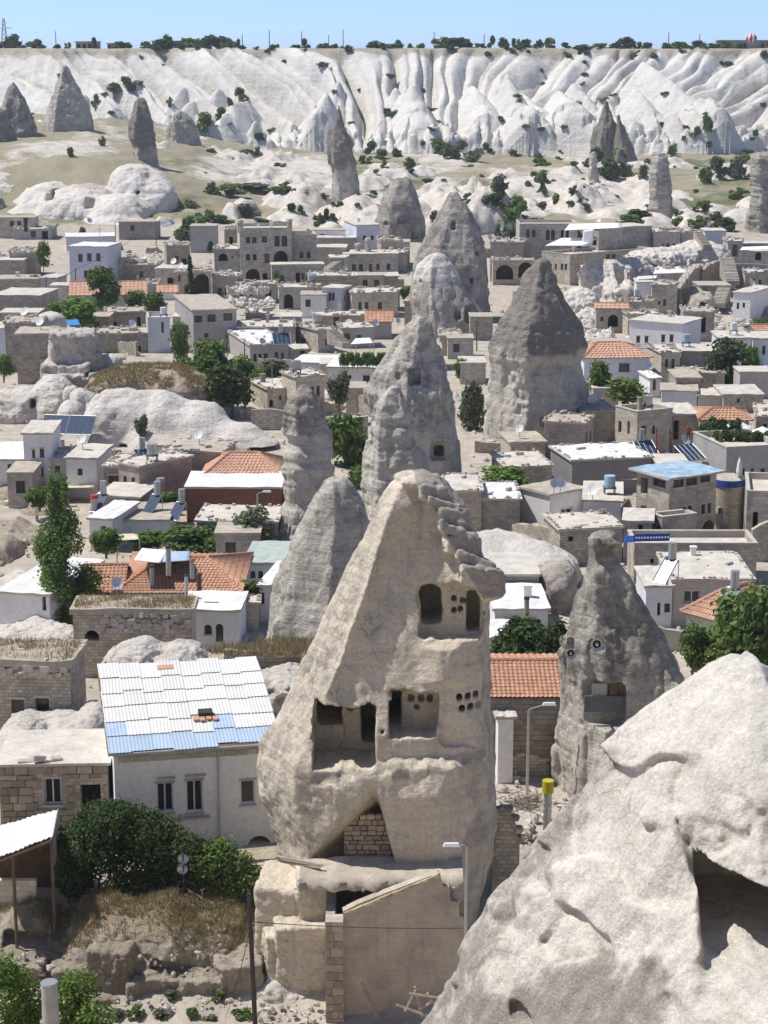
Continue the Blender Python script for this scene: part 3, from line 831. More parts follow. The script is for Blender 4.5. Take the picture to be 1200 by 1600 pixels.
# ------------------------------------------------------------------ the big carved chimney in front
def hero():
    d = 82.0; vox = 0.072
    prof = [(741, 640, 664), (747, 622, 690), (756, 606, 702), (790, 588, 728), (830, 572, 742), (880, 545, 762), (940, 517, 772), (1000, 490, 772),
            (1040, 470, 772), (1080, 452, 773), (1120, 430, 774), (1160, 409, 778), (1200, 403, 786), (1240, 409, 788), (1280, 424, 786),
            (1320, 432, 781), (1360, 434, 772), (1400, 430, 758), (1480, 420, 748), (1540, 412, 742)]
    pts = [(W((a + b) / 2, py, d), (b - a) / 2 * mpp(d, py)) for py, a, b in prof]
    zs = np.array([p[0].z for p in pts][::-1]); cxs = np.array([p[0].x for p in pts][::-1]); hws = np.array([p[1] for p in pts][::-1])
    lo = ((cxs - hws).min() - 0.6, 75.6, -3.4); hi = ((cxs + hws).max() + 0.9, 87.0, zs.max() + 0.4)
    X, Y, Z = grid3(lo, hi, vox)
    zz = Z[0, 0]
    cx = np.interp(zz, zs, cxs)[None, None].astype(np.float32); hw = np.interp(zz, zs, hws)[None, None].astype(np.float32)
    ry = np.minimum(hw * 0.95, 5.0)
    HF = facet_r([(205, 0.9), (250, 0.86), (300, 0.9), (352, 0.97), (60, 0.95), (130, 0.95), (170, 1.0)])
    e = facet_e((X - cx) / hw + 0 * Y, (Y - d) / ry + 0 * X, HF, 0.8)
    F = ((e - 1) * np.minimum(hw, ry)).astype(np.float32)
    F = np.maximum(F, Z - zs.max())
    def crust(x, y, z):
        return 0.30 * fbm(x * 0.5, y * 0.5, z * 0.4, 3, seed=301) + 0.11 * fbm(x * 1.6, y * 1.6, z * 1.4, 5, 0.6, seed=303, ridged=True)
    F = band_noise(F, X, Y, Z, crust, 0.7)
    # photo pixel of a point of the plane y = 79.3
    x2 = X[:, 0, 0][:, None]; z2 = Z[0, 0][None, :]
    PX, PY = proj(x2, np.float32(79.3), z2)
    PX = PX + 0 * PY; PY = PY + 0 * PX
    n2 = fbm(x2 * 0.5, z2 * 0 + 3, z2 * 0.4, 4, seed=311); n3 = fbm(x2 * 2.0 + 0 * z2, z2 * 0 + 3, z2 * 1.6, 4, seed=313)
    # the sheared, hollowed front
    yf = 78.7 + np.interp(PY, [740, 800, 900, 1000, 1100, 1200], [81.3, 80.7, 79.8, 79.2, 78.8, 78.6]) - 78.7
    yf = yf + 0.0035 * (PX - 600)
    lx = PX - np.interp(PY, [760, 900, 1000, 1100, 1200], [640, 575, 530, 480, 440])
    yf = yf + 0.75 * sstep(-20, 30, lx) * (1 - sstep(30, 190, lx)) * sstep(790, 880, PY) * (1 - sstep(1090, 1150, PY))
    # nose: the right side comes forward and the shelf below the upper window
    yf = yf - 0.5 * sstep(690, 750, PX) * sstep(840, 900, PY) * (1 - sstep(915, 930, PY))
    yf = yf - 0.35 * sstep(1006, 1016, PY) * sstep(640, 700, PX) * (1 - sstep(1062, 1075, PY))
    # lower body
    low = sstep(1186 + 8 * n3, 1204 + 8 * n3, PY - 26 * sstep(560, 480, PX) + 14 * np.exp(-((PX - 655) / 60) ** 2))
    ylow = 77.9 + 0.0016 * (PX - 650) + np.interp(PY, [1180, 1230, 1330, 1500], [0.35, 0.0, 0.25, 0.5])
    # hollow triangle left of the centre
    apex = np.clip((PY - 1196) / 140, 0, 1)
    wl = 590 - apex * 150; wr = 585 + apex * 34
    tri = sstep(0, 26, PX - wl) * sstep(0, 10, wr - PX) * sstep(1196, 1215, PY)
    ylow = ylow + tri * (2.3 * sstep(0, 110, PX - wl) + 0.15)
    # bottom left below the roof of the ruin steps back
    ylow = ylow + 0.3 * sstep(1335, 1360, PY)
    yf = yf * (1 - low) + ylow * low
    n4 = fbm(x2 * 0.9, z2 * 0 + 7, z2 * 0.5, 4, seed=317, ridged=True)
    yf = yf + 0.14 * n2 + 0.05 * n3 + 0.10 * n4
    face = yf[:, None, :] - Y
    isface = face > F
    F = np.maximum(F, face.astype(np.float32))
    # rounded steps running down the right edge
    def ell(px, py, yd, hx, hy, dm):
        nonlocal F
        c = W(px, py, yd); s = mpp(yd, py)
        f = (np.sqrt(((X - c.x) / (hx * s)) ** 2 + ((Y - c.y) / dm) ** 2 + ((Z - c.z) / (hy * s)) ** 2) - 1) * min(hx * s, hy * s, dm)
        f = f.astype(np.float32)
        f = band_noise(f, X, Y, Z, lambda x, y, z: 0.16 * fbm(x * 1.3, y * 1.3, z * 1.3, 4, seed=331), 0.4)
        k = 0.05
        hh = np.clip(0.5 + 0.5 * (F - f) / k, 0, 1)
        F = F * (1 - hh) + f * hh - k * hh * (1 - hh)
    ell(654, 748, 81.9, 38, 10, 1.2)
    def ledge(px, py, yd, hx, hy, dm, tilt):
        nonlocal F
        c = W(px, py, yd); s = mpp(yd, py)
        dx, dy, dz = X - c.x, Y - c.y, Z - c.z
        zz_ = dz + tilt * dx + 0.25 * dy + 0 * X
        q = np.sqrt(np.maximum(np.abs(dx) - hx * s + 0.22, 0) ** 2 + np.maximum(np.abs(dy) - dm + 0.22, 0) ** 2 + np.maximum(np.abs(zz_) - hy * s + 0.16, 0) ** 2) - 0.2
        q = band_noise(q.astype(np.float32), X, Y, Z, lambda x, y, z: 0.2 * fbm(x * 1.1, y * 1.1, z * 1.1, 3, seed=331) + 0.10 * fbm(x * 2.4, y * 2.4, z * 2.4, 4, seed=333, ridged=True), 0.5)
        F = np.minimum(F, q)
    for px, py, yd, hx, hy, dm, tl in ((676, 772, 81.2, 26, 13, 1.0, 0.1), (694, 790, 80.8, 30, 9, 1.1, 0.35), (708, 808, 80.5, 26, 15, 1.0, 0.15), (716, 833, 80.2, 32, 9, 1.15, 0.4), (722, 852, 80.0, 30, 16, 1.0, 0.1), (742, 878, 79.8, 34, 11, 1.15, 0.45), (752, 902, 79.5, 36, 17, 1.1, 0.2), (766, 920, 79.6, 24, 18, 1.1, -0.2)):
        ledge(px, py, yd, hx, hy, dm, tl)
    # openings: px box, depth measured from y
    def cut(x0, y0, x1, y1, ya, yb, rnd=0.5, arch=0.0, nz=0.06):
        nonlocal F
        s = mpp(79.2, y0)
        a = W(x0, y1, 79.2); b = W(x1, y0, 79.2)
        cxx, czz = (a.x + b.x) / 2, (a.z + b.z) / 2; hx, hz = (b.x - a.x) / 2, (b.z - a.z) / 2
        wob = nz * n3
        bx = np.abs(x2 - cxx) - hx + wob; bz = np.abs(z2 - czz) - hz + wob
        rr = min(hx, hz) * rnd
        q = np.sqrt(np.maximum(bx + rr, 0) ** 2 + np.maximum(bz + rr, 0) ** 2) + np.minimum(np.maximum(bx + rr, bz + rr), 0) - rr
        if arch:
            qa = np.sqrt((x2 - cxx) ** 2 + (z2 - (czz + hz - hx)) ** 2) - hx
            q = np.where(z2 > czz + hz - hx, np.maximum(q, qa), q)
        hole = np.maximum(np.maximum(q[:, None, :], Y - yb), ya - Y)
        F = np.maximum(F, -hole.astype(np.float32))
    # upper window
    cut(652, 922, 756, 1006, 76, 80.75, 0.3, nz=0.22)
    cut(656, 928, 692, 992, 76, 83.2, 0.55, nz=0.14)
    cut(731, 938, 753, 1003, 76, 82.3, 0.3)
    for nx, ny in ((707, 945), (717, 962), (707, 964), (721, 948)): cut(nx, ny, nx + 9, ny + 10, 76, 81.3, 0.4, 1, 0)
    # lower gallery
    cut(488, 1104, 586, 1196, 76, 81.3, 0.25, nz=0.26)
    cut(492, 1112, 533, 1158, 76, 84.6, 0.2, nz=0.1)
    cut(564, 1104, 587, 1186, 76, 84.6, 0.2)
    cut(540, 1108, 552, 1118, 76, 81.9, 0.3, 0, 0); cut(541, 1124, 552, 1136, 76, 81.9, 0.3, 0, 0)
    cut(607, 1080, 684, 1152, 76, 80.5, 0.5, nz=0.26)
    cut(607, 1094, 628, 1150, 76, 84.2, 0.3)
    for nx in (638, 654, 668): cut(nx, 1100, nx + 10, 1112, 76, 81.0, 0.4, 1, 0)
    cut(648, 1116, 656, 1125, 76, 81.0, 0.4, 1, 0)
    cut(686, 1074, 790, 1165, 76, 79.3, 0.4, nz=0.26)
    for r_, (ny, xs_) in enumerate(((1086, (713, 726, 739, 752)), (1103, (717, 730, 743, 757)))):
        for nx in xs_: cut(nx, ny, nx + 10, ny + 11, 76, 80.3, 0.4, 1, 0)
    cut(595, 1136, 600, 1143, 76, 79.6, 0.4, 1, 0)
    # stones stand in the hollow of the triangle
    F[:, :, 0] = np.where(F[:, :, 0] < 0, 0.01, F[:, :, 0])
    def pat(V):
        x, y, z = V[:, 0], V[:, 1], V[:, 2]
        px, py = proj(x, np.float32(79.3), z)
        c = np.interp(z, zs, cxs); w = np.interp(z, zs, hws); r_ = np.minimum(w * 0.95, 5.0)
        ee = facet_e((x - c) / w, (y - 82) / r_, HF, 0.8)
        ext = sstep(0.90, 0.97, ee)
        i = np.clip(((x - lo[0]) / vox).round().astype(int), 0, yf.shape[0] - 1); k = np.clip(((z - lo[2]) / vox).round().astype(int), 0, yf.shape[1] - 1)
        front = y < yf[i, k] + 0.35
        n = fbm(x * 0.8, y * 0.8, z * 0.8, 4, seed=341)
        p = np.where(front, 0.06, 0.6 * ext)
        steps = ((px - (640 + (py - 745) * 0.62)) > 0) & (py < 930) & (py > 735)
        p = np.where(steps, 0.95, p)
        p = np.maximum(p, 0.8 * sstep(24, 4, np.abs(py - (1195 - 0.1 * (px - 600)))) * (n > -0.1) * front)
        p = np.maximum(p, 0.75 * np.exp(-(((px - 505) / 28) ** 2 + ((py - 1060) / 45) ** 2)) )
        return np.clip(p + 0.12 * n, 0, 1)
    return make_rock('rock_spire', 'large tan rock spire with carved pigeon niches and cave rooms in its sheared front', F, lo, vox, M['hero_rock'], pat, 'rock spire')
hero_o = hero()

# companion cone just behind it
spire('rock_spire', 'pale cone of rock standing close behind the left shoulder of the carved spire', 112,
      [(741, 508, 530), (748, 498, 545), (762, 488, 556), (800, 470, 575), (850, 450, 588), (900, 430, 600), (950, 412, 605), (1000, 399, 610), (1050, 396, 610)],
      0.8, pat=vpat(1000, 760, 112, 0.4, 0.2), facets=[(200, .92), (238, .84), (300, .9), (350, 1), (60, .95), (130, .95)], amp=0.6, freq=0.3, rough=0.2, vox=0.1, mat='grey_rock', seed=3)

# ------------------------------------------------------------------ foreground slope, bottom right
def slope():
    d = 43.0; vox = 0.06
    pl = [(1016, 1152), (1022, 1141), (1050, 1112), (1075, 1060), (1105, 1020), (1140, 965), (1180, 925), (1230, 893), (1300, 850), (1380, 800), (1450, 757), (1520, 712), (1600, 655), (1700, 590)]
    zs = []; xl = []
    for py, px in pl:
        q = W(px, py, d); zs.append(q.z); xl.append(q.x)
    zs = np.array(zs[::-1]); xl = np.array(xl[::-1])
    xa = W(1172, 1020, d).x
    lo = (xl.min() - 0.4, 27.5, zs.min()); hi = (W(1330, 1300, d).x, 48.5, zs.max() + 0.4)
    X, Y, Z = grid3(lo, hi, vox)
    zz = Z[0, 0]
    x_l = np.interp(zz, zs, xl)[None, None].astype(np.float32)
    cx = np.float32(xa) + 0 * x_l + (zs.max() - Z) * 0.18
    hw = cx - x_l
    ry = np.maximum(hw * 1.4, 0.15)
    hr = np.maximum(hw * np.interp(zz, [zs.max() - 6, zs.max() - 0.4], [1.0, 0.42])[None, None], 0.2)
    e = facet_e(np.where(X > cx, (X - cx) / hr, (X - cx) / np.maximum(hw, 0.15)).astype(np.float32) + 0 * Y, (Y - d) / ry + 0 * X, facet_r([(222, 0.80), (262, 0.88), (318, 0.9), (10, 0.95), (60, 0.9), (135, 0.85)]), 0.85)
    F = ((e - 1) * np.minimum(hw, ry) * 0.75).astype(np.float32)
    F = np.maximum(F, Z - zs.max())
    # lower step below a broken edge on the right
    x2 = X[:, 0, 0][:, None]; z2 = Z[0, 0][None, :]
    PX, PY = proj(x2, np.float32(39.0), z2); PX = PX + 0 * PY; PY = PY + 0 * PX
    n3 = fbm(x2 * 1.2, z2 * 0 + 1, z2 * 1.2, 4, seed=401)
    edge = np.interp(PY, [1150, 1190, 1240, 1320, 1380, 1440, 1500], [1180, 1130, 1085, 1052, 1080, 1075, 1060]) + 14 * n3
    ins = sstep(0, 22, PX - edge) * sstep(1190, 1290, PY + 25 * n3) * (1 - sstep(1440, 1520, PY))
    # small fin at the left flank
    c = W(985, 1143, 42.5)
    def nf(x, y, z):
        q = 0.2 * fbm(x * 0.45, y * 0.45, z * 0.4, 4, seed=411) + 0.035 * fbm(x * 1.5, y * 1.5, z * 1.5, 5, 0.62, seed=413, ridged=True) + 0.10 * fbm(x * 0.8, y * 0.8, z * 0.25, 3, seed=417, ridged=True)
        al = -0.55 * x - 0.3 * y - 0.78 * z; ac = 0.83 * x - 0.1 * y - 0.55 * z
        q = q + 0.12 * fbm(ac * 0.8, al * 0.12, y * 0.1, 5, 0.55, seed=419, ridged=True) ** 1.0
        cr = fbm(x * 0.35, y * 0.3, z * 0.5, 3, seed=427)
        q = q + 0.22 * sstep(-0.02, 0.02, cr)
        return q
    F = band_noise(F, X, Y, Z, nf, 0.75)
    F = F + (ins * 0.22 * fbm(x2 * 1.1, z2 * 0 + 3, z2 * 1.1, 4, seed=425, ridged=True))[:, None, :].astype(np.float32)
    F = F + (ins * (0.24 + 0.14 * n3))[:, None, :].astype(np.float32)
    low = sstep(1455, 1475, PY - 0.42 * (860 - PX) + 20 * n3) * sstep(700, 760, PX) * (1 - sstep(880, 930, PX))
    F = F - (0.22 * low)[:, None, :].astype(np.float32)
    # cave room at the right edge
    def cut(x0, y0, x1, y1, ya, yb, rnd, yref=38.2, arch=False, nz=0.05):
        nonlocal F
        a = W(x0, y1, yref); b = W(x1, y0, yref)
        cxx, czz = (a.x + b.x) / 2, (a.z + b.z) / 2; hx, hz = (b.x - a.x) / 2, (b.z - a.z) / 2
        bx = np.abs(x2 - cxx) - hx + nz * n3; bz = np.abs(z2 - czz) - hz + nz * n3
        rr = min(hx, hz) * rnd
        q = np.sqrt(np.maximum(bx + rr, 0) ** 2 + np.maximum(bz + rr, 0) ** 2) + np.minimum(np.maximum(bx + rr, bz + rr), 0) - rr
        F = np.maximum(F, -np.maximum(np.maximum(q[:, None, :], Y - yb), ya - Y).astype(np.float32))
    cut(1096, 1372, 1330, 1492, 30, 42.6, 0.3, nz=0.16)
    for nx in (1098, 1110): cut(nx + 8, 1400, nx + 15, 1416, 42.0, 43.1, 0.4, 42.6, nz=0)
    for nx in (1130, 1147, 1164, 1181): cut(nx, 1398, nx + 11, 1418, 42.0, 43.1, 0.5, 42.6, nz=0)
    cut(1076, 1355, 1090, 1376, 30, 38.9, 0.6)
    F[:, :, 0] = np.where(F[:, :, 0] < 0, 0.01, F[:, :, 0])
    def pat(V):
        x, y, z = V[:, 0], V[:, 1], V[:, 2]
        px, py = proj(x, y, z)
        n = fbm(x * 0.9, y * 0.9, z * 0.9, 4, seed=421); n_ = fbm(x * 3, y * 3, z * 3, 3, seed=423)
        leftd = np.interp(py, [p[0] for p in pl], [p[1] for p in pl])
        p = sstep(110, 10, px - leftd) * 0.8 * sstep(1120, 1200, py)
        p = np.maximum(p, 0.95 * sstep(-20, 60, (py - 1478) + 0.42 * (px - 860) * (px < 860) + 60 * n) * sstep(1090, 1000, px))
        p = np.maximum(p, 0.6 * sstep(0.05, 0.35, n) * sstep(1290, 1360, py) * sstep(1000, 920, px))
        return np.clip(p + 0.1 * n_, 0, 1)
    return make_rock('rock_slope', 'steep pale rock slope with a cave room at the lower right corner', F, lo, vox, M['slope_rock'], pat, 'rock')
slope_o = slope()

# ------------------------------------------------------------------ spire with the loudspeakers
spire('rock_spire', 'rock spire with two loudspeakers and a dark stone slab in its niche', 95,
      [(828, 922, 950), (834, 906, 967), (846, 904, 969), (858, 911, 962), (872, 912, 966), (900, 900, 990), (940, 890, 1012), (980, 884, 1030), (1020, 878, 1052), (1060, 876, 1072),
       (1100, 874, 1085), (1140, 866, 1092), (1180, 858, 1100), (1215, 855, 1105), (1245, 862, 1105)],
      0.9, pat=vpat(1130, 1000, 95, 0.7, 0.15, 2), amp=0.55, freq=0.42, rough=0.16, vox=0.08, mat='grey_rock', seed=9,
      holes=[(912, 1066, 979, 1140, 0.9), (888, 1000, 898, 1020, 0.5), (922, 1000, 944, 1016, 0.35), (878, 1010, 886, 1080, 0.12)])

# striped spire left of the carved one
spire('rock_spire', 'banded rock spire with a rounded cap left of the carved spire', 146,
      [(600, 474, 480), (606, 466, 490), (620, 452, 498), (640, 441, 505), (660, 437, 512), (676, 438, 516), (690, 446, 522), (705, 438, 526), (730, 434, 528), (760, 436, 528), (778, 442, 526), (800, 432, 530), (830, 420, 540), (860, 409, 550)],
      0.9, mat='grey_rock', amp=0.45, freq=0.45, rough=0.18, pat=vpat(690, 668, 146, 0.75, 0.12), strata=0.18, seed=21, vox=0.1,
      holes=[(443, 822, 450, 832, 0.8), (433, 838, 440, 850, 0.8)])

# double spire in the middle
spire('rock_spire', 'tall rock spire in the middle with two cave windows near its top', 170,
      [(488, 650, 656), (496, 636, 674), (510, 625, 685), (540, 608, 694), (570, 585, 702), (590, 572, 706), (615, 566, 712), (640, 568, 716), (680, 572, 722), (720, 575, 726), (760, 575, 728)],
      0.85, mat='grey_rock', amp=0.75, freq=0.32, rough=0.2, pat=vpat(700, 640, 170, 0.55, 0.2, 3), strata=0.06, facets=[(205, .88), (240, .93), (300, .88), (350, 1), (60, .95), (130, .95)], seed=33, vox=0.115,
      holes=[(638, 578, 658, 604, 1.6), (618, 585, 626, 596, 1.0), (682, 616, 686, 622, 0.6), (672, 690, 706, 722, 1.2), (678, 700, 694, 718, 3.0)])
spire('rock_spire', 'smaller rock spire with rough layered base leaning on the tall middle spire', 156,
      [(600, 606, 618), (606, 600, 630), (630, 586, 640), (660, 578, 650), (690, 570, 660), (720, 566, 672), (760, 560, 680), (790, 556, 684)],
      0.8, mat='grey_rock', amp=0.5, freq=0.4, rough=0.2, pat=vpat(680, 640, 156, 0.25, 0.0, 4), strata=0.2, strata_f=1.3, seed=37, vox=0.11, stratarange=(11, 7))

# great cone on the right of the middle
spire('rock_spire', 'great rock cone with a rough grey cap over a smooth pale body', 190,
      [(401, 842, 850), (408, 832, 862), (430, 818, 876), (460, 800, 890), (500, 779, 905), (530, 766, 915), (548, 760, 921), (556, 760, 919), (566, 764, 914), (600, 758, 922), (640, 754, 930), (680, 748, 936), (715, 742, 940)],
      0.85, mat='grey_rock', amp=0.6, freq=0.28, rough=0.3, pat=vpat(560, 540, 190, 1.0, 0.06, 5), strata=0.08, strata_f=1.1, facets=[(212, .84), (292, .9), (335, .97), (60, .95), (130, .95), (176, 1.0)], seed=45, vox=0.125,
      holes=[(857, 559, 866, 571, 0.3), (859, 630, 867, 643, 0.8), (852, 620, 856, 623, 0.5), (806, 633, 815, 650, 0.8), (844, 652, 854, 668, 1.0)])

# cones in the town behind
spire('rock_spire', 'broad grey rock cone rising behind the small carved cone in the town', 285,
      [(301, 704, 714), (308, 698, 722), (330, 684, 738), (360, 668, 752), (400, 648, 763), (440, 640, 770), (480, 636, 775), (510, 634, 778)],
      0.85, mat='far_rock', amp=0.8, freq=0.2, rough=0.3, pat=0.6, seed=51, vox=0.19,
      holes=[(706, 347, 712, 360, 1.2), (742, 391, 749, 399, 1.2), (734, 434, 739, 443, 1.0), (759, 457, 765, 468, 1.2), (769, 463, 772, 469, 1.0)])
spire('rock_spire', 'white topped carved cone with cave doors in front of the broad grey cone', 270,
      [(395, 676, 690), (400, 666, 698), (415, 654, 710), (440, 646, 724), (460, 642, 738), (480, 640, 752), (505, 638, 762), (520, 636, 765)],
      0.9, mat='white_rock', amp=0.7, freq=0.25, rough=0.25, pat=vpat(445, 415, 270, 0.0, 0.8, 6), seed=57, vox=0.18,
      holes=[(654, 438, 660, 444, 1), (698, 401, 703, 409, 0.8), (710, 487, 720, 500, 1.5), (726, 478, 756, 506, 2.5), (643, 460, 650, 464, 0.8), (721, 468, 725, 473, 0.8)])
spire('rock_spire', 'rounded grey cone with cave windows left of the broad grey cone', 392,
      [(274, 622, 634), (280, 612, 642), (300, 600, 652), (320, 590, 660), (345, 582, 666), (380, 580, 668)],
      0.85, mat='far_rock', amp=0.9, freq=0.2, rough=0.3, pat=0.6, seed=61, vox=0.25,
      holes=[(600, 346, 607, 353, 1.2), (622, 341, 633, 350, 1.2), (642, 348, 660, 374, 2.0), (650, 336, 653, 340, 1)])
FARG = 'rock spires standing far behind the town'
spire('rock_spire', 'slender pointed rock spire with a dark doorway at its foot', 444,
      [(163, 527, 532), (185, 522, 540), (200, 514, 546), (220, 508, 554), (255, 507, 562), (264, 512, 560), (290, 514, 566), (320, 515, 570), (340, 515, 572)],
      0.85, mat='far_rock', amp=0.9, freq=0.2, rough=0.35, pat=vpat(270, 255, 444, 0.8, 0.4), seed=63, vox=0.26, holes=[(519, 321, 536, 334, 2.0)], group=FARG)
spire('rock_spire', 'squat banded rock pillar behind the white canopies', 431,
      [(240, 1022, 1040), (246, 1018, 1046), (258, 1015, 1052), (266, 1012, 1052), (300, 1012, 1054), (330, 1013, 1056), (350, 1012, 1058)],
      0.9, mat='far_rock', amp=0.5, freq=0.3, rough=0.25, pat=0.5, strata=0.3, seed=67, vox=0.26, group=FARG)
spire('rock_spire', 'banded rock pillar at the right edge of the picture', 407,
      [(240, 1176, 1200), (248, 1172, 1206), (270, 1172, 1210), (300, 1174, 1212), (335, 1166, 1216), (370, 1160, 1220)],
      0.9, mat='far_rock', amp=0.5, freq=0.3, rough=0.25, pat=0.5, strata=0.35, seed=69, vox=0.26, group=FARG)
spire('rock_spire', 'grey rock spire with a knobbly head above the left hillside', 487,
      [(152, 215, 224), (160, 208, 230), (180, 202, 238), (215, 198, 246), (228, 204, 248), (260, 208, 252), (300, 208, 256), (330, 208, 262)],
      0.85, mat='far_rock', amp=0.8, freq=0.25, rough=0.35, pat=vpat(235, 225, 487, 0.9, 0.4), strata=0.2, seed=71, vox=0.28, group=FARG)
spire('rock_spire', 'wide grey cone with a small window on the left skyline slope', 560,
      [(101, 96, 104), (108, 92, 112), (130, 84, 122), (160, 74, 136), (185, 68, 145), (206, 64, 148), (225, 62, 150)],
      0.8, mat='far_rock', amp=0.8, freq=0.22, rough=0.3, pat=0.4, seed=73, vox=0.3, base=8, holes=[(94, 136, 97, 140, 1.2), (106, 165, 124, 180, 0.8)], group=FARG)
spire('rock_spire', 'dark pointed rock cone at the far left edge', 548,
      [(127, 18, 24), (140, 8, 32), (170, 0, 48), (200, -6, 56), (225, -10, 60), (245, -12, 62)],
      0.85, mat='far_rock', amp=1.0, freq=0.25, rough=0.35, pat=0.7, seed=75, vox=0.3, base=8, group=FARG)
spire('rock_spire', 'dark rock shoulder cut by the left edge of the picture', 532,
      [(162, -18, -6), (180, -30, 12), (215, -40, 28), (245, -46, 36)],
      0.85, mat='far_rock', amp=1.0, freq=0.25, rough=0.35, pat=0.8, seed=77, vox=0.3, base=8, group=FARG)
spire('rock_spire', 'double headed rock spire beside the cave house on the left slope', 572,
      [(168, 274, 284), (180, 264, 298), (200, 258, 310), (225, 258, 318), (245, 258, 320), (262, 256, 322)],
      0.85, mat='far_rock', amp=1.2, freq=0.3, rough=0.35, pat=0.5, seed=79, vox=0.3, base=6, group=FARG)
spire('rock_spire', 'small dark cone at the left edge above the first roofs', 440,
      [(308, -8, 4), (325, -20, 14), (350, -30, 20), (375, -34, 24)],
      0.85, mat='far_rock', amp=0.7, freq=0.3, rough=0.3, pat=0.7, seed=81, vox=0.28, group=FARG)
for i, (lab, dd, pr) in enumerate([
    ('dark jagged fin standing tallest in the dark cluster below the cliff', 560, [(158, 944, 951), (175, 938, 958), (200, 928, 964), (235, 922, 968), (275, 918, 972)]),
    ('dark leaning fin right of the jagged fin below the cliff', 556, [(180, 962, 968), (200, 960, 980), (230, 958, 992), (262, 956, 1003), (280, 955, 1006)]),
    ('low dark spur at the foot of the dark cluster below the cliff', 545, [(232, 962, 972), (250, 958, 980), (275, 954, 988)])]):
    spire('rock_spire', lab, dd, pr, 0.9, mat='far_rock', amp=0.9, freq=0.3, rough=0.3, pat=0.95, seed=83 + i, vox=0.3, base=4, group=FARG)
spire('rock_spire', 'little brown rock stump on the grassy slope right of the middle', 500,
      [(236, 922, 932), (248, 919, 936), (270, 918, 938), (296, 917, 940)], 0.9, mat='far_rock', amp=0.4, freq=0.4, rough=0.3, pat=0.3, strata=0.2, seed=89, vox=0.28, group=FARG)

# ------------------------------------------------------------------ pale outcrops
blobs('rock_outcrop', 'pale rock bank with a dark cave arch under the whitewashed house', [(20, 800, 166, 44, 50, 4), (62, 815, 160, 40, 36, 3.4), (10, 850, 152, 50, 44, 4), (50, 858, 150, 34, 26, 3)], 0.11, 'bank', 0.5, 0.4, 0.12,
      pat=lambda V: np.clip(0.2 + 0.6 * fbm(V[:, 0] * 0.25, V[:, 1] * 0.25, V[:, 2] * 0.25, 3, seed=14), 0, 0.8), k=0.9, seed=28, holes=[(12, 748, 52, 788, 161.5, 4), (-6, 850, 6, 880, 147, 3), (38, 826, 48, 850, 155.5, 3)])
blobs('rock_outcrop', 'cream rock hill riddled with cave houses on the left', [
    (20, 322, 455, 60, 34, 12), (78, 318, 450, 46, 34, 12), (130, 335, 440, 72, 46, 13), (60, 350, 438, 60, 26, 9), (190, 345, 432, 50, 40, 10), (215, 300, 450, 46, 46, 12),
    (250, 330, 446, 30, 60, 10), (170, 362, 425, 40, 26, 7), (215, 368, 420, 36, 28, 7), (255, 372, 416, 22, 34, 6), (110, 372, 428, 60, 20, 7), (-10, 300, 462, 60, 36, 14)],
    0.3, 'white_rock', 1.2, 0.16, 0.2, pat=lambda V: np.clip(0.25 + 0.6 * fbm(V[:, 0] * 0.12, V[:, 1] * 0.12, V[:, 2] * 0.12, 3, seed=5), 0, 0.8), k=1.4, seed=1, zmin=-1,
    holes=[(76, 298, 92, 312, 440, 8), (128, 308, 144, 328, 426, 6), (178, 366, 191, 382, 414, 5), (212, 298, 219, 304, 438, 3)])
blobs('rock_outcrop', 'long smooth white rock mound with cave mouths above the brick house', [
    (160, 692, 190, 34, 76, 3.6), (205, 690, 191, 46, 84, 4.4), (255, 690, 191, 60, 84, 5), (312, 700, 190, 60, 74, 4.6), (370, 714, 188, 55, 56, 4.2), (412, 720, 187, 36, 42, 3.6), (230, 712, 187, 30, 40, 3), (300, 722, 186, 40, 34, 3)],
    0.13, 'white_rock', 0.5, 0.25, 0.07, pat=lambda V: np.clip(-0.1 + 0.5 * fbm(V[:, 0] * 0.3, V[:, 1] * 0.3, V[:, 2] * 0.3, 3, seed=8), 0, 0.5), k=1.2, seed=2, zmin=-1,
    holes=[(185, 695, 199, 722, 186.5, 4), (254, 686, 292, 706, 185, 5), (385, 704, 436, 724, 183, 5)])
rock_boxes('rock_outcrop', 'blocky layered rock with a flat white top beside the tan block wall', [
    (116, 560, 212, 37, 46, 3.2, 8), (112, 590, 211, 40, 30, 3.4, -4), (142, 585, 212, 16, 44, 2.8, 15), (116, 600, 210, 44, 24, 3.4, 3)],
    0.14, 'white_rock', 0.5, 0.35, 0.25, pat=lambda V: np.clip(0.6 - 0.9 * sstep(9.5, 10.5, V[:, 2]), 0, 1), rnd=0.5, seed=3, zmin=-1, holes=[(134, 581, 141, 588, 208, 2)])
blobs('rock_outcrop', 'rounded boulder with a dark hollow beside the layered rock', [(172, 565, 214, 22, 14, 2.4), (182, 580, 215, 22, 12, 2)], 0.14, 'white_rock', 0.25, 0.4, 0.06, pat=0.2, k=0.5, seed=4)
mound_o = blobs('grass_mound', 'dry grass mound behind the long white rock', [(235, 592, 207, 80, 22, 6), (180, 600, 205, 40, 18, 5), (285, 604, 204, 50, 16, 5)], 0.2, 'bank', 0.6, 0.3, 0.15, pat=0.6, k=1.0, seed=5, cat='mound')
blobs('boulder', 'smooth pale boulder left of the long white mound', [(112, 650, 196, 24, 26, 2.2), (116, 668, 196, 20, 22, 2.2)], 0.13, 'white_rock', 0.25, 0.4, 0.06, pat=0.4, k=0.6, seed=6, cat='boulder')
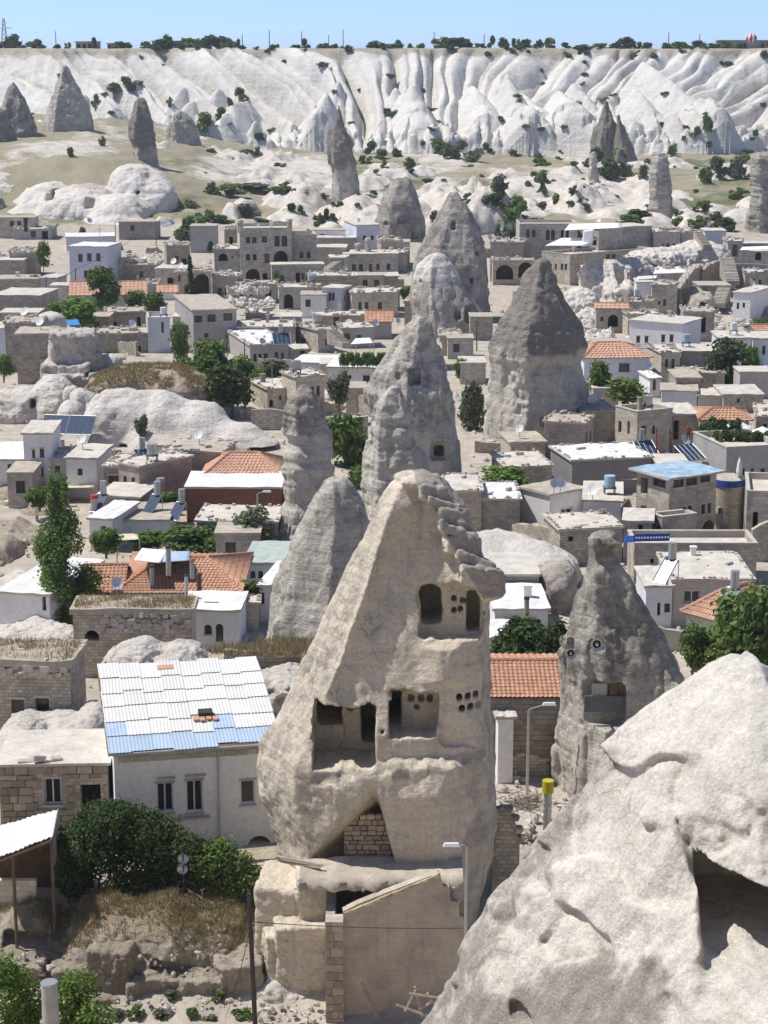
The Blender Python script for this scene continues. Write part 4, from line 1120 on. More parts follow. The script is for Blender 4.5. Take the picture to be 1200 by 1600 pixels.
blobs('boulder', 'jumbled boulders between the layered rock and the long white mound', [(125, 622, 199, 16, 16, 1.6), (140, 626, 199, 14, 14, 1.5), (112, 612, 201, 12, 10, 1.4), (148, 640, 198, 14, 14, 1.5)], 0.12, 'white_rock', 0.25, 0.5, 0.08, pat=0.5, k=0.3, seed=7, cat='boulder')
blobs('rock_outcrop', 'weathered cave rocks above the solar panels on the left', [(20, 628, 204, 40, 22, 4), (45, 625, 203, 26, 20, 3), (85, 612, 204, 34, 26, 4), (85, 640, 202, 26, 26, 3)], 0.14, 'white_rock', 0.5, 0.35, 0.15, pat=0.5, k=0.6, seed=8, holes=[(44, 626, 54, 640, 200, 3), (101, 617, 113, 628, 199.5, 3)])
blobs('boulder', 'large egg shaped boulder behind the layered rock', [(78, 502, 243, 24, 16, 2.4)], 0.16, 'white_rock', 0.3, 0.3, 0.06, pat=0.4, seed=9, cat='boulder')
blobs('rock_outcrop', 'sunlit pale rock shelf below the small white house', [(755, 862, 139, 46, 26, 4), (815, 872, 138, 60, 26, 4.5), (868, 886, 136, 40, 22, 3.5), (800, 905, 134, 40, 22, 3)], 0.11, 'white_rock', 0.4, 0.35, 0.06, pat=0.15, k=0.8, seed=10, zmin=0)
blobs('boulder', 'dark split boulder at the end of the sunlit shelf', [(870, 912, 129, 26, 34, 2), (850, 905, 130, 18, 24, 1.6), (885, 900, 130, 18, 30, 1.6)], 0.1, 'white_rock', 0.35, 0.5, 0.1, pat=0.9, k=0.3, seed=11, cat='boulder')
blobs('rock_outcrop', 'rough rocky bank under the courtyard houses on the right', [(945, 430, 308, 40, 24, 6), (985, 425, 312, 40, 24, 6), (1035, 405, 325, 60, 18, 7), (1090, 400, 328, 50, 22, 7), (960, 455, 300, 30, 20, 5), (1120, 410, 326, 20, 20, 5)], 0.2, 'white_rock', 0.9, 0.25, 0.35, pat=0.45, k=0.9, seed=12,
      holes=[(961, 416, 980, 444, 302, 4), (920, 450, 946, 472, 295, 4), (1095, 388, 1115, 408, 320, 3)])
blobs('rock_outcrop', 'broken pale rock slope left of the pedimented gate', [(905, 480, 292, 34, 30, 5), (925, 505, 284, 30, 24, 4), (890, 510, 285, 24, 24, 4), (945, 525, 276, 40, 14, 4)], 0.18, 'white_rock', 0.8, 0.3, 0.35, pat=0.4, k=0.6, seed=13)
blobs('rock_outcrop', 'dark cave ruin rocks at the right edge', [(1180, 485, 290, 20, 22, 4), (1195, 500, 288, 24, 24, 4), (1100, 475, 292, 22, 22, 4), (1085, 462, 296, 16, 14, 4)], 0.18, 'white_rock', 0.7, 0.3, 0.3, pat=0.8, k=0.6, seed=14, holes=[(1096, 474, 1108, 483, 288, 3)])
blobs('rock_outcrop', 'white rock bank with a shadowed arch at the left edge', [(30, 925, 132, 26, 32, 3), (5, 935, 132, 30, 30, 3)], 0.1, 'white_rock', 0.45, 0.45, 0.14, pat=0.15, k=0.6, seed=15, zmin=-0.5, holes=[(-8, 930, 26, 970, 128.6, 3)])
blobs('rock_outcrop', 'dry grassy hump at the left edge above the white roof', [(8, 880, 144, 30, 40, 4)], 0.12, 'bank', 0.45, 0.45, 0.1, pat=0.6, k=0.6, seed=25, zmin=-0.5)
blobs('rock_outcrop', 'low white rocks beside the foot of the poplar', [(70, 1000, 117, 50, 14, 3.5), (55, 985, 119, 34, 16, 3), (20, 1005, 118, 40, 20, 3.5)], 0.1, 'white_rock', 0.45, 0.45, 0.14, pat=0.2, k=0.6, seed=26, zmin=-0.5)
blobs('boulder', 'rough white boulders behind the corrugated roof', [(215, 1030, 106, 46, 36, 2.4), (185, 1040, 107, 24, 26, 2), (285, 1030, 106, 40, 24, 2.2), (255, 1050, 105, 50, 24, 2)], 0.085, 'white_rock', 0.4, 0.6, 0.14, pat=0.35, k=0.4, seed=16, zmin=0, cat='boulder')
blobs('rock_outcrop', 'lumpy white rocks on the roof of the stone house', [(45, 1150, 98, 44, 34, 2.2), (115, 1165, 97, 48, 34, 2.2), (150, 1130, 99, 30, 34, 2), (90, 1135, 99, 50, 24, 2.2), (20, 1175, 97, 34, 24, 2)], 0.08, 'white_rock', 0.4, 0.6, 0.10, pat=0.3, k=0.35, seed=17, zmin=0)
blobs('boulder', 'pale boulders between the low wall and the corrugated roof', [(400, 1070, 103, 50, 14, 2), (440, 1062, 104, 40, 16, 2), (380, 1050, 106, 30, 14, 2)], 0.085, 'white_rock', 0.35, 0.6, 0.12, pat=0.5, k=0.4, seed=18, zmin=0, cat='boulder')
bank_o = blobs('rock_outcrop', 'earthen bank with crumbling white face below the large bush', [
    (60, 1478, 81.0, 70, 74, 2.6), (170, 1480, 80.4, 80, 82, 3.0), (260, 1474, 80.3, 80, 78, 3.0), (340, 1474, 80.8, 70, 76, 2.8), (405, 1484, 81, 50, 74, 2.4), (10, 1462, 82, 60, 62, 2.8), (-40, 1462, 82, 60, 62, 2.8)],
    0.07, 'bank', 0.5, 0.5, 0.16, pat=lambda V: np.clip(0.15 + 0.7 * sstep(-0.9, -0.2, V[:, 2]) + 0.4 * fbm(V[:, 0] * 0.5, V[:, 1] * 0.5, V[:, 2] * 0.5, 3, seed=8), 0, 0.9), k=0.5, seed=19, zmin=-4.2,
    holes=[(232, 1508, 345, 1545, 77.0, 1.0), (0, 1465, 72, 1500, 78.6, 1.6)])
blobs('boulder', 'tumbled pale boulders at the foot of the earthen bank', [(330, 1566, 77.6, 46, 24, 1.0), (285, 1570, 77.6, 34, 20, 0.9), (365, 1575, 77.4, 30, 20, 0.9), (215, 1562, 78.0, 34, 28, 1.0), (430, 1556, 77.4, 50, 30, 1.4), (470, 1570, 77.0, 40, 24, 1.2)],
    0.07, 'white_rock', 0.4, 0.7, 0.16, pat=0.25, k=0.25, seed=27, zmin=-4.2, cat='boulder')
rock_boxes('rock_outcrop', 'pale rock plinth cut square under the left side of the carved spire', [
    (455, 1490, 78.9, 46, 62, 1.8, 8), (440, 1412, 79.6, 34, 50, 1.6, -6), (488, 1400, 79.2, 24, 48, 1.5, 4), (470, 1440, 78.6, 44, 20, 1.8, 5), (440, 1560, 78.2, 54, 20, 2.0, 0)],
    0.07, 'hero_rock', 0.22, 0.6, 0.10, pat=0.12, seed=20)
rock_boxes('rock_outcrop', 'broken pale ledges at the foot of the earthen bank', [
    (120, 1520, 78.2, 40, 24, 1.2, 12), (180, 1500, 78.0, 34, 34, 1.2, -10), (215, 1545, 77.6, 26, 30, 1.0, 20), (290, 1530, 77.6, 70, 14, 0.9, -4), (372, 1520, 77.8, 34, 30, 1.1, 14), (30, 1510, 78.6, 50, 24, 1.3, -6), (150, 1560, 77.2, 40, 16, 1.0, 6)],
    0.07, 'bank', 0.3, 0.8, 0.16, pat=0.1, rnd=0.12, seed=29)
# ------------------------------------------------------------------ houses
def kz(py):
    v = (800 - py) / FPX
    return (v * CT - ST) / (CT + v * ST)

def along(C, dr, px, z):
    """distance along dr from C at which the column px is met at height z"""
    u = (px - 600) / FPX
    return (u * (C.y * CT - (z - CAMZ) * ST) - C.x) / (dr.x - u * dr.y * CT)

def facade(mb, O, U, N, L, H, holes, depth=0.22, m=0, uoff=0.0):
    """wall face from O along U, outward N, with recessed rectangular openings (u0, v0, u1, v1, arched, depth)"""
    us = sorted({0.0, L, *[h[0] for h in holes], *[h[2] for h in holes]})
    vs_ = sorted({0.0, H, *[h[1] for h in holes], *[h[3] for h in holes]})
    Z = Vector((0, 0, 1))
    P = lambda u, v, n=0.0: O + U * u + Z * v - N * n
    for a, b in zip(us[:-1], us[1:]):
        for c, e in zip(vs_[:-1], vs_[1:]):
            mu, mv = (a + b) / 2, (c + e) / 2
            if any(h[0] < mu < h[2] and h[1] < mv < h[3] for h in holes): continue
            mb.face([P(a, c), P(b, c), P(b, e), P(a, e)], [(a + uoff, c), (b + uoff, c), (b + uoff, e), (a + uoff, e)], m)
    for h in holes:
        u0, v0, u1, v1 = h[:4]; dp = h[5]
        for q in ([P(u0, v0), P(u0, v0, dp), P(u1, v0, dp), P(u1, v0)], [P(u0, v1), P(u1, v1), P(u1, v1, dp), P(u0, v1, dp)],
                  [P(u0, v0), P(u0, v1), P(u0, v1, dp), P(u0, v0, dp)], [P(u1, v0), P(u1, v0, dp), P(u1, v1, dp), P(u1, v1)]):
            mb.face(q, [(0, 0), (0.3, 0), (0.3, 0.3), (0, 0.3)], m)
        if h[4]:
            r = (u1 - u0) / 2; cu = (u0 + u1) / 2; cv = v1 - r
            n = 8
            for sgn in (-1, 1):
                arc = [(cu + sgn * r * math.cos(math.pi / 2 * i / n), cv + r * math.sin(math.pi / 2 * i / n)) for i in range(n + 1)]
                pts = [(cu + sgn * r, v1)] + (arc[::-1] if sgn < 0 else arc[::-1])
                f = [P(u, v) for u, v in pts]; uvs = [(u + uoff, v) for u, v in pts]
                if sgn > 0: mb.face(f, uvs, m)
                else: mb.face(f[::-1], uvs[::-1], m)
                for (a, b) in zip(arc[:-1], arc[1:]):
                    mb.face([P(*a), P(*b), P(*b, dp), P(*a, dp)], None, m)

def window_part(root, O, U, N, h, kind, big, fm='frame_stone', wm=None):
    u0, v0, u1, v1, arch, dp = h
    Z = Vector((0, 0, 1)); P = lambda u, v, n=0.0: O + U * u + Z * v - N * n
    w, hh = u1 - u0, v1 - v0
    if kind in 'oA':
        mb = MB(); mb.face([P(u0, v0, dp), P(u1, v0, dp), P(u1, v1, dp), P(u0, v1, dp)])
        return mb.build('doorway' if kind == 'o' else 'arched_opening_shade', M['dark'], root)  # dark sheet closing the recess, painted as the shade of the room behind
    if kind in 'dD':
        mb = MB(); mb.face([P(u0, v0, dp * 0.8), P(u1, v0, dp * 0.8), P(u1, v1, dp * 0.8), P(u0, v1, dp * 0.8)])
        o = mb.build('door', M['wood' if kind == 'd' else 'door_red'], root)
        mb = MB(); t = min(0.06, w * 0.1); k = dp * 0.8 - 0.02
        for q in ((u0, v0, u0 + t, v1), (u1 - t, v0, u1, v1), (u0 + t, v1 - t, u1 - t, v1)):
            mb.obox(P(q[0], q[1], k), U, -N, q[2] - q[0], 0.05, q[3] - q[1])
        f = mb.build('frame', M['pale_wood'], o); f.location = (0, 0, 0)
        return o
    t = max(0.045, min(0.08, w * 0.09)); k = dp * 0.72
    mb = MB()
    bars = [(u0, v0, u0 + t, v1), (u1 - t, v0, u1, v1), (u0 + t, v0, u1 - t, v0 + t), (u0 + t, v1 - t, u1 - t, v1)]
    if w > 0.75: bars.append(((u0 + u1) / 2 - t / 2, v0 + t, (u0 + u1) / 2 + t / 2, v1 - t))
    for q in bars: mb.obox(P(q[0], q[1], k + 0.05), U, N, q[2] - q[0], 0.05, q[3] - q[1])
    o = mb.build('window', M[wm or 'wood'], root)
    mb = MB(); mb.face([P(u0, v0, k + 0.03), P(u1, v0, k + 0.03), P(u1, v1, k + 0.03), P(u0, v1, k + 0.03)])
    p = mb.build('pane', M['glass'], o); p.location = (0, 0, 0)
    if big:
        mb = MB(); mb.obox(P(u0 - 0.08, v0 - 0.09, 0.02), U, N, w + 0.16, 0.10, 0.08)
        p = mb.build('sill', M[fm], o); p.location = (0, 0, 0)
        if not arch:
            mb = MB(); mb.obox(P(u0 - 0.08, v1 + 0.01, 0.02), U, N, w + 0.16, 0.05, 0.12)
            p = mb.build('lintel', M[fm], o); p.location = (0, 0, 0)
    return o

def tile_plane(mb, P0, P1, Q0, Q1, tw=0.24, th=0.34):
    """barrel tiles over the slope with eave P0-P1 and ridge Q0-Q1"""
    P0, P1, Q0, Q1 = map(Vector, (P0, P1, Q0, Q1))
    L = ((Q0 + Q1) / 2 - (P0 + P1) / 2).length
    n = max(2, int(L / th))
    nrm = (P1 - P0).cross((Q0 + Q1) / 2 - P0).normalized()
    if nrm.z < 0: nrm = -nrm
    for j in range(n):
        a0, a1 = j / n, min(1, (j + 1.12) / n)
        l0, r0 = P0.lerp(Q0, a0), P1.lerp(Q1, a0); l1, r1 = P0.lerp(Q0, a1), P1.lerp(Q1, a1)
        w = (r0 - l0).length
        k = max(1, int(round(w / tw)))
        for i in range(k):
            f0, f1 = i / k, (i + 1) / k; fm = (f0 + f1) / 2
            jz = random.uniform(-0.008, 0.012)
            A, B, C_ = l0.lerp(r0, f0), l0.lerp(r0, fm), l0.lerp(r0, f1)
            D, E, F_ = l1.lerp(r1, f0), l1.lerp(r1, fm), l1.lerp(r1, f1)
            up = nrm * (0.05 + jz); hi = nrm * (0.115 + jz); lo = nrm * 0.012; lh = nrm * 0.07
            n0 = len(mb.v)
            mb.v += [tuple(q) for q in (A + up, B + hi, C_ + up, D + lo, E + lh, F_ + lo)]
            for f in ((0, 1, 4, 3), (1, 2, 5, 4)):
                mb.f.append(tuple(n0 + q for q in f)); mb.uv.append([(0, 0)] * 4); mb.m.append(0)
            n0 = len(mb.v)

CHIM = random.Random(4)
YAW = random.Random(15)
HOUSES = {}; ALLH = []
def house(label, xc, x1, yt, yb, mat='stone', a=0, x0=None, dep=6.0, g=None, roof='slab', rm='roof_pale', w=(), cat='house',
          name='village_house', group=None, yr=None, fm='frame_stone', wm=None, chim=0.35, tm='tiles', over=0.18, key=None, big=False, base=None, d=None):
    d = d or GD(g or yb)
    if a == 0 and key is None: a = YAW.uniform(-10, 10)
    a = R(a)
    C = W(xc, yb, d)
    zt = CAMZ + d * kz(yt)
    zb = (zprof(d) if base is None else base) - 0.6
    zb = min(zb, C.z - 0.3)
    r = Vector((math.cos(a), math.sin(a), 0)); l = Vector((-math.sin(a), math.cos(a), 0))
    zm = (C.z + zt) / 2
    L1 = along(C, r, x1, zm)
    L2 = along(C, l, x0, zm) if x0 is not None else dep
    if L2 < 1 or L2 > 40: L2 = dep
    n1 = Vector((math.sin(a), -math.cos(a), 0)); n2 = Vector((-math.cos(a), -math.sin(a), 0))
    root = empty(name, (C.x, C.y, zb))
    tag(root, label, cat, group)
    O = Vector((C.x, C.y, zb)); H = zt - zb
    if roof in ('slab', 'earth'): H -= 0.18
    hf, hl = [], []
    for q in w:
        k = q[4] if len(q) > 4 else 'w'
        left = x0 is not None and (q[0] + q[2]) / 2 < xc
        dr = l if left else r
        um = along(C, dr, (q[0] + q[2]) / 2, zm); y = C.y + dr.y * um
        za, zc = CAMZ + y * kz(q[3]), CAMZ + y * kz(q[1])
        zz = (za + zc) / 2
        ua, ub = along(C, dr, q[0], zz), along(C, dr, q[2], zz)
        if left: ua, ub = L2 - ua, L2 - ub
        lim = L2 if left else L1
        ua, ub = max(0.08, min(ua, ub)), min(lim - 0.08, max(ua, ub))
        va, vb = max(0.05, za - zb), min(H - 0.06, zc - zb)
        if ub - ua < 0.2 or vb - va < 0.2: continue
        dp = {'o': 0.9, 'A': 1.2}.get(k, 0.24)
        (hl if left else hf).append(((ua, va, ub, vb, k in 'aA', dp), k, (q[2] - q[0]) > 9 or big))
    mb = MB()
    Or = O + r * L1
    facade(mb, O, r, n1, L1, H, [h[0] for h in hf])
    facade(mb, O + l * L2, -l, n2, L2, H, [h[0] for h in hl], uoff=L1)
    facade(mb, Or, l, -n2, L2, H, [])
    facade(mb, Or + l * L2, -r, -n1, L1, H, [])
    Z = Vector((0, 0, 1))
    T = O + Z * H
    if roof == 'parapet':
        t_ = 0.24
        i0, i1 = T + r * t_ + l * t_, T + r * (L1 - t_) + l * t_
        i2, i3 = T + r * (L1 - t_) + l * (L2 - t_), T + r * t_ + l * (L2 - t_)
        o_ = [T, T + r * L1, T + r * L1 + l * L2, T + l * L2]; i_ = [i0, i1, i2, i3]
        dn = Z * 0.45
        for k in range(4):
            k2 = (k + 1) % 4
            mb.face([i_[k], i_[k2], i_[k2] - dn, i_[k] - dn])
    if roof in ('gable', 'hip', 'shed'):
        zr = CAMZ + (d + L2 / 2) * kz(yr)
        hr = max(0.5, zr - zt)
        e = 0.3
        A = T - r * e - l * e; B = T + r * (L1 + e) - l * e; C2 = T + r * (L1 + e) + l * (L2 + e); D = T - r * e + l * (L2 + e)
        ins = min(L2 / 2 + e, L1 * 0.35) if roof == 'hip' else 0.0
        mid = l * (L2 / 2 + e)
        Q0 = A + mid + r * ins + Z * hr; Q1 = B + mid - r * ins + Z * hr
        if roof == 'gable':
            mb.face([T + l * L2, T, T + l * (L2 / 2) + Z * (hr - 0.1)]); mb.face([T + r * L1, T + r * L1 + l * L2, T + r * L1 + l * (L2 / 2) + Z * (hr - 0.1)])
    wall = mb.build('wall', M[mat], root)
    for hs, (oo, uu, nn) in ((hf, (O, r, n1)), (hl, (O + l * L2, -l, n2))):
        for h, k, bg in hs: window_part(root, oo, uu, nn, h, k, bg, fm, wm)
    if roof == 'slab' or roof == 'earth':
        mb = MB(); th = 0.18 if roof == 'slab' else 0.34
        e = over
        q = T - r * e - l * e; q.z += 0.002
        nx, ny = 6, 5
        ww, dd = L1 + 2 * e, L2 + 2 * e
        top = [[q + r * (ww * i / nx) + l * (dd * j / ny) + Z * (th + (random.uniform(-.05, .05) if roof == 'slab' else random.uniform(-.02, .22) * (0.5 if i in (0, nx) or j in (0, ny) else 1))) for i in range(nx + 1)] for j in range(ny + 1)]
        for j in range(ny):
            for i in range(nx): mb.face([top[j][i], top[j][i + 1], top[j + 1][i + 1], top[j + 1][i]], [(0, 0), (1, 0), (1, 1), (0, 1)], 0)
        ring = [(0, i) for i in range(nx + 1)], [(j, nx) for j in range(ny + 1)], [(ny, i) for i in range(nx, -1, -1)], [(j, 0) for j in range(ny, -1, -1)]
        for rg in ring:
            for (j0, i0), (j1, i1) in zip(rg[:-1], rg[1:]):
                p0 = q + r * (ww * i0 / nx) + l * (dd * j0 / ny); p1 = q + r * (ww * i1 / nx) + l * (dd * j1 / ny)
                mb.face([p0, p1, top[j1][i1], top[j0][i0]], None, 1)
        mb.face([q, q + l * dd, q + l * dd + r * ww, q + r * ww], None, 1)
        mb.build('roof', [M[rm], M['coping' if roof == 'slab' else 'roof_earth']], root)
    elif roof == 'parapet':
        mb = MB(); dn = Z * 0.44
        mb.face([i0 - dn, i1 - dn, i2 - dn, i3 - dn])
        mb.build('roof', M[rm], root)
        mb = MB(); e = 0.05
        for (s, dr, nn, ln) in ((T - r * e - l * e, r, l, L1 + 2 * e), (T - r * e + l * (L2 - 0.24 + 0.0), r, l, L1 + 2 * e)):
            mb.obox(s + Z * 0.003, dr, nn, ln, 0.29, 0.1)
        for s in (T - r * e + l * 0.24, T + r * (L1 - 0.24) + l * 0.24):
            mb.obox(s + Z * 0.003, r, l, 0.29, L2 - 0.48, 0.1)
        mb.build('coping', M['coping'], root)
    elif roof in ('gable', 'hip'):
        mb = MB()
        if roof == 'gable':
            for f in ([A, B, Q1, Q0], [C2, D, Q0, Q1]): mb.face(f)
        else:
            for f in ([A, B, Q1, Q0], [C2, D, Q0, Q1], [B, C2, Q1], [D, A, Q0]): mb.face(f)
        mb.face([A, D, C2, B])
        ro = mb.build('roof', M['wood'], root)
        mb = MB()
        tw = max(0.24, d * 0.0022)
        tile_plane(mb, A, B, Q0, Q1, tw, tw * 1.4); tile_plane(mb, C2, D, Q1, Q0, tw * 1.5, tw * 2)
        if roof == 'hip':
            tile_plane(mb, B, C2, Q1, Q1, tw, tw * 1.4); tile_plane(mb, D, A, Q0, Q0, tw, tw * 1.4)
        tl = mb.build('tiles', M[tm], ro); tl.location = (0, 0, 0); tl['kind'] = 'stuff'
        mb = MB()
        segs = [(Q0, Q1)] + ([(A, Q0), (B, Q1), (C2, Q1), (D, Q0)] if roof == 'hip' else [])
        for s0, s1 in segs:
            n = max(1, int((s1 - s0).length / 0.4))
            for k in range(n):
                mb.tube(s0.lerp(s1, k / n) + Z * 0.10, s0.lerp(s1, (k + 1.1) / n) + Z * 0.07, 0.13, 0.11, 6)
        rd = mb.build('ridge_tiles', M[tm], ro); rd.location = (0, 0, 0); rd['kind'] = 'stuff'
    if roof in ('slab', 'earth', 'parapet') and L1 > 3 and L2 > 3 and CHIM.random() < chim:
        f1, f2 = CHIM.uniform(0.15, 0.85), CHIM.uniform(0.3, 0.9)
        s = CHIM.uniform(0.35, 0.55); hh = CHIM.uniform(0.6, 1.2)
        p = T + r * (L1 * f1) + l * (L2 * f2) - Z * 0.3
        mb = MB(); mb.obox(p, r, l, s, s, hh + 0.3); mb.obox(p - r * 0.05 - l * 0.05 + Z * (hh + 0.3), r, l, s + 0.1, s + 0.1, 0.1)
        mb.build('chimney', M[CHIM.choice(['stone', 'white', 'tan'])], root)
    if roof in ('slab', 'earth') and mat in ('stone', 'tan', 'rubble', 'grey', 'cream', 'pink', 'dgrey') and CHIM.random() < 0.75:
        mb = MB(); kk = max(0.16, d * 0.0011)
        for s0, dr, ln in ((T, r, L1), (T, l, L2), (T + r * L1, l, L2), (T + l * L2, r, L1)):
            u = CHIM.uniform(0, 1)
            while u < ln:
                sz = kk * CHIM.uniform(0.6, 1.7)
                c_ = s0 + dr * u + Z * (0.15 if roof == 'slab' else 0.25)
                q_ = CHIM.uniform(0, 1.5); e1 = Vector((math.cos(q_), math.sin(q_), 0)); e2 = Vector((-math.sin(q_), math.cos(q_), 0))
                mb.obox(c_ - e1 * sz * .5 - e2 * sz * .4, e1, e2, sz, sz * .8, sz * CHIM.uniform(.4, .9))
                u += sz * (CHIM.uniform(0.9, 1.6) if CHIM.random() < 0.7 else CHIM.uniform(3, 9))
        for k in range(CHIM.randrange(3, 9)):
            sz = kk * CHIM.uniform(0.8, 2.2); c_ = T + r * (L1 * CHIM.uniform(.1, .9)) + l * (L2 * CHIM.uniform(.1, .9)) + Z * (0.12 if roof == 'slab' else 0.3)
            q_ = CHIM.uniform(0, 1.5); e1 = Vector((math.cos(q_), math.sin(q_), 0)); e2 = Vector((-math.sin(q_), math.cos(q_), 0))
            mb.obox(c_, e1, e2, sz * CHIM.uniform(.6, 2.5), sz * .7, sz * CHIM.uniform(.3, 1.0))
        if mb.v: mb.build('roof_stones', M[CHIM.choice(['roof_pale', 'coping', 'roof_earth'])], root)['kind'] = 'stuff'
    if roof in ('slab', 'parapet'): ALLH.append((label, T, r, l, L1, L2, d, roof))
    if key: HOUSES[key] = dict(root=root, T=T, r=r, l=l, L1=L1, L2=L2, O=O, H=H, n1=n1, d=d, C=C)
    return root

# label, nearest corner x, right x, top y, foot y ...
H = house
# far left group
H('low grey house under the cream cave hill on the left', 22, 80, 357, 374, 'grey', w=[(48, 361, 56, 371), (65, 361, 75, 374, 'o')], dep=7, key='a')
H('long bluish flat building behind the tall white house', 104, 180, 370, 392, 'blue', dep=9, rm='roof_white')
H('tall white house with three upper windows', 110, 168, 384, 446, 'blue', w=[(122, 397, 129, 409), (136, 396, 143, 408), (150, 396, 157, 408), (131, 423, 140, 434)], dep=8, rm='roof_white', big=True, over=0.1)
H('plain tan box house left of the tall white house', 16, 58, 394, 434, 'tan', dep=7, rm='roof_earth')
H('tan wall house cut by the left edge below the box house', -20, 16, 404, 432, 'tan', dep=6, rm='roof_earth')
H('low house with a small arched door at the left edge', -10, 62, 436, 462, 'tan', w=[(20, 447, 30, 460, 'A')], dep=6, rm='roof_earth')
H('small grey house beside the low arched door house', 64, 89, 433, 468, 'grey', dep=5)
H('stone house with a sunlit flat roof at the left edge', -10, 62, 460, 508, 'stone', a=-8, dep=9, w=[(36, 480, 42, 496, 'd')], rm='roof_pale')
H('long house with an orange tiled roof behind the tree', 112, 228, 462, 492, 'grey', roof='gable', yr=441, dep=8, tm='tiles2')
H('small flat grey house at the end of the orange roof', 229, 248, 443, 462, 'grey', dep=4)
H('little house with a tile strip beside the dark cypress', 248, 276, 457, 470, 'white', roof='gable', yr=446, dep=5, tm='tiles2')
H('tan house with a small dark door above the rubble', 261, 297, 383, 420, 'tan', w=[(273, 400, 279, 407), (284, 404, 292, 418, 'o')], dep=6, rm='roof_earth', g=424)
H('pale house with a dark garage door', 243, 290, 419, 446, 'cream', w=[(261, 434, 271, 444, 'o')], dep=6, g=452)
H('narrow stone tower wall beside the cypress', 273, 290, 425, 460, 'stone', dep=3, w=[(278, 430, 282, 440, 'a')])
H('low pale house between the ruins behind the white house', 168, 208, 404, 436, 'stone', dep=5, rm='roof_earth', g=440, chim=0)
H('roofless grey house above the rubble heap', 195, 245, 413, 440, 'tan', dep=5, rm='roof_earth', w=[(218, 424, 224, 434)], chim=0)
# hotel
H('terrace wing with one arch left of the stone hotel', 335, 376, 388, 412, 'stone', w=[(341, 396, 356, 408, 'A'), (362, 400, 365, 403)], dep=6, g=440)
H('small upper wing at the left of the stone hotel', 351, 377, 358, 388, 'tan', dep=5, w=[(358, 370, 364, 384, 'o')], g=428)
H('tall stone hotel with paired arched windows', 376, 457, 357, 442, 'stone', dep=10, roof='parapet', big=True, w=[(384, 370, 391, 380), (394, 370, 401, 380), (409, 369, 417, 379),
  (429, 368, 437, 385, 'a'), (440, 368, 449, 385, 'a'), (384, 397, 391, 407), (395, 397, 401, 407), (413, 396, 421, 411, 'd'), (428, 392, 450, 413, 'A'), (384, 420, 406, 438, 'A'), (410, 427, 418, 437, 'o')])
H('right wing of the stone hotel with two square windows', 458, 495, 367, 412, 'stone', dep=7, w=[(468, 393, 474, 403), (479, 393, 485, 403)], g=438, roof='parapet')
H('low annexe with three doors below the stone hotel', 425, 506, 413, 446, 'stone', dep=3.5, g=450, w=[(462, 426, 469, 442, 'o'), (471, 427, 476, 437), (478, 427, 483, 437), (438, 430, 444, 440)], rm='roof_pale')
H('pale house with a sunlit roof and two windows', 332, 371, 430, 470, 'cream', dep=5, w=[(340, 450, 347, 461), (351, 450, 357, 460)], rm='roof_pale')
H('stone vault open to the front beside the cypress', 300, 331, 424, 474, 'stone', dep=6, w=[(304, 428, 327, 463, 'A')], rm='roof_earth', cat='vault')
H('long low house with dark openings above the rubble heap', 371, 432, 443, 474, 'stone', dep=5, w=[(375, 450, 383, 463), (388, 450, 394, 463), (405, 455, 411, 461), (415, 454, 424, 470, 'o')], rm='roof_earth')
H('courtyard house with a pointed doorway', 436, 494, 448, 484, 'grey', dep=5, w=[(443, 460, 458, 482, 'A')], rm='roof_pale')
H('long blank wall house right of the stone hotel', 496, 556, 371, 390, 'tan', dep=5, g=400)
H('bluish house with two windows above the long wall', 557, 594, 351, 388, 'blue', a=12, x0=538, dep=6, w=[(567, 368, 572, 375), (579, 368, 584, 375)], g=398)
H('sunlit stepped house between the hotel and the cream house', 494, 540, 386, 412, 'cream', dep=6, g=424, rm='roof_pale')
H('house with an arched side door by the hotel steps', 508, 538, 402, 432, 'stone', dep=5, w=[(512, 419, 520, 429, 'o'), (524, 419, 531, 428, 'a')], g=438)
H('cream house with two chimneys and a row of windows', 537, 622, 396, 428, 'cream', dep=7, w=[(550, 413, 556, 424), (561, 413, 567, 424), (576, 412, 582, 426, 'd'), (588, 412, 593, 422), (604, 412, 610, 422)], chim=1)
H('long low house roofed with clutter', 481, 574, 430, 449, 'tan', dep=5, rm='roof_pale', g=455)
H('brownish house right of the cluttered roof', 574, 622, 431, 460, 'pink', dep=6, w=[(594, 440, 599, 448)], g=458)
H('pale bluish house with one white framed window', 533, 549, 450, 496, 'blue', a=70, x0=503, dep=5, w=[(512, 457, 523, 470), (537, 461, 541, 470)], wm='frame_white')
H('cream house with four narrow windows in the town centre', 550, 622, 457, 497, 'cream', dep=6, w=[(560, 472, 565, 484), (570, 472, 576, 484), (590, 472, 597, 484)])
H('grey two storey house with three wide upper windows', 303, 370, 484, 552, 'grey', a=14, x0=274, dep=8, big=True, w=[(304, 493, 316, 504), (324, 491, 337, 503), (349, 489, 363, 501), (319, 520, 326, 531), (353, 523, 358, 529)], rm='roof_earth')
H('plain pale house joined to the grey two storey house', 372, 461, 510, 545, 'stone', dep=6, w=[(388, 515, 392, 520), (416, 521, 421, 527)], rm='roof_pale', g=550)
H('raised stone house behind the plain pale house', 384, 416, 488, 512, 'stone', dep=5, g=536)
H('long house with five windows and a solar panel on its roof', 391, 451, 538, 575, 'grey', a=16, x0=353, dep=6, w=[(396, 553, 401, 565), (404, 553, 409, 565), (412, 552, 419, 562), (429, 550, 435, 562), (439, 551, 444, 563)], rm='roof_white', key='solar1')
H('two windowed house beside the outdoor stair', 497, 523, 515, 552, 'stone', a=30, x0=462, dep=6, w=[(508, 530, 511, 540), (515, 530, 518, 540), (468, 528, 478, 548, 'o')], rm='roof_earth')
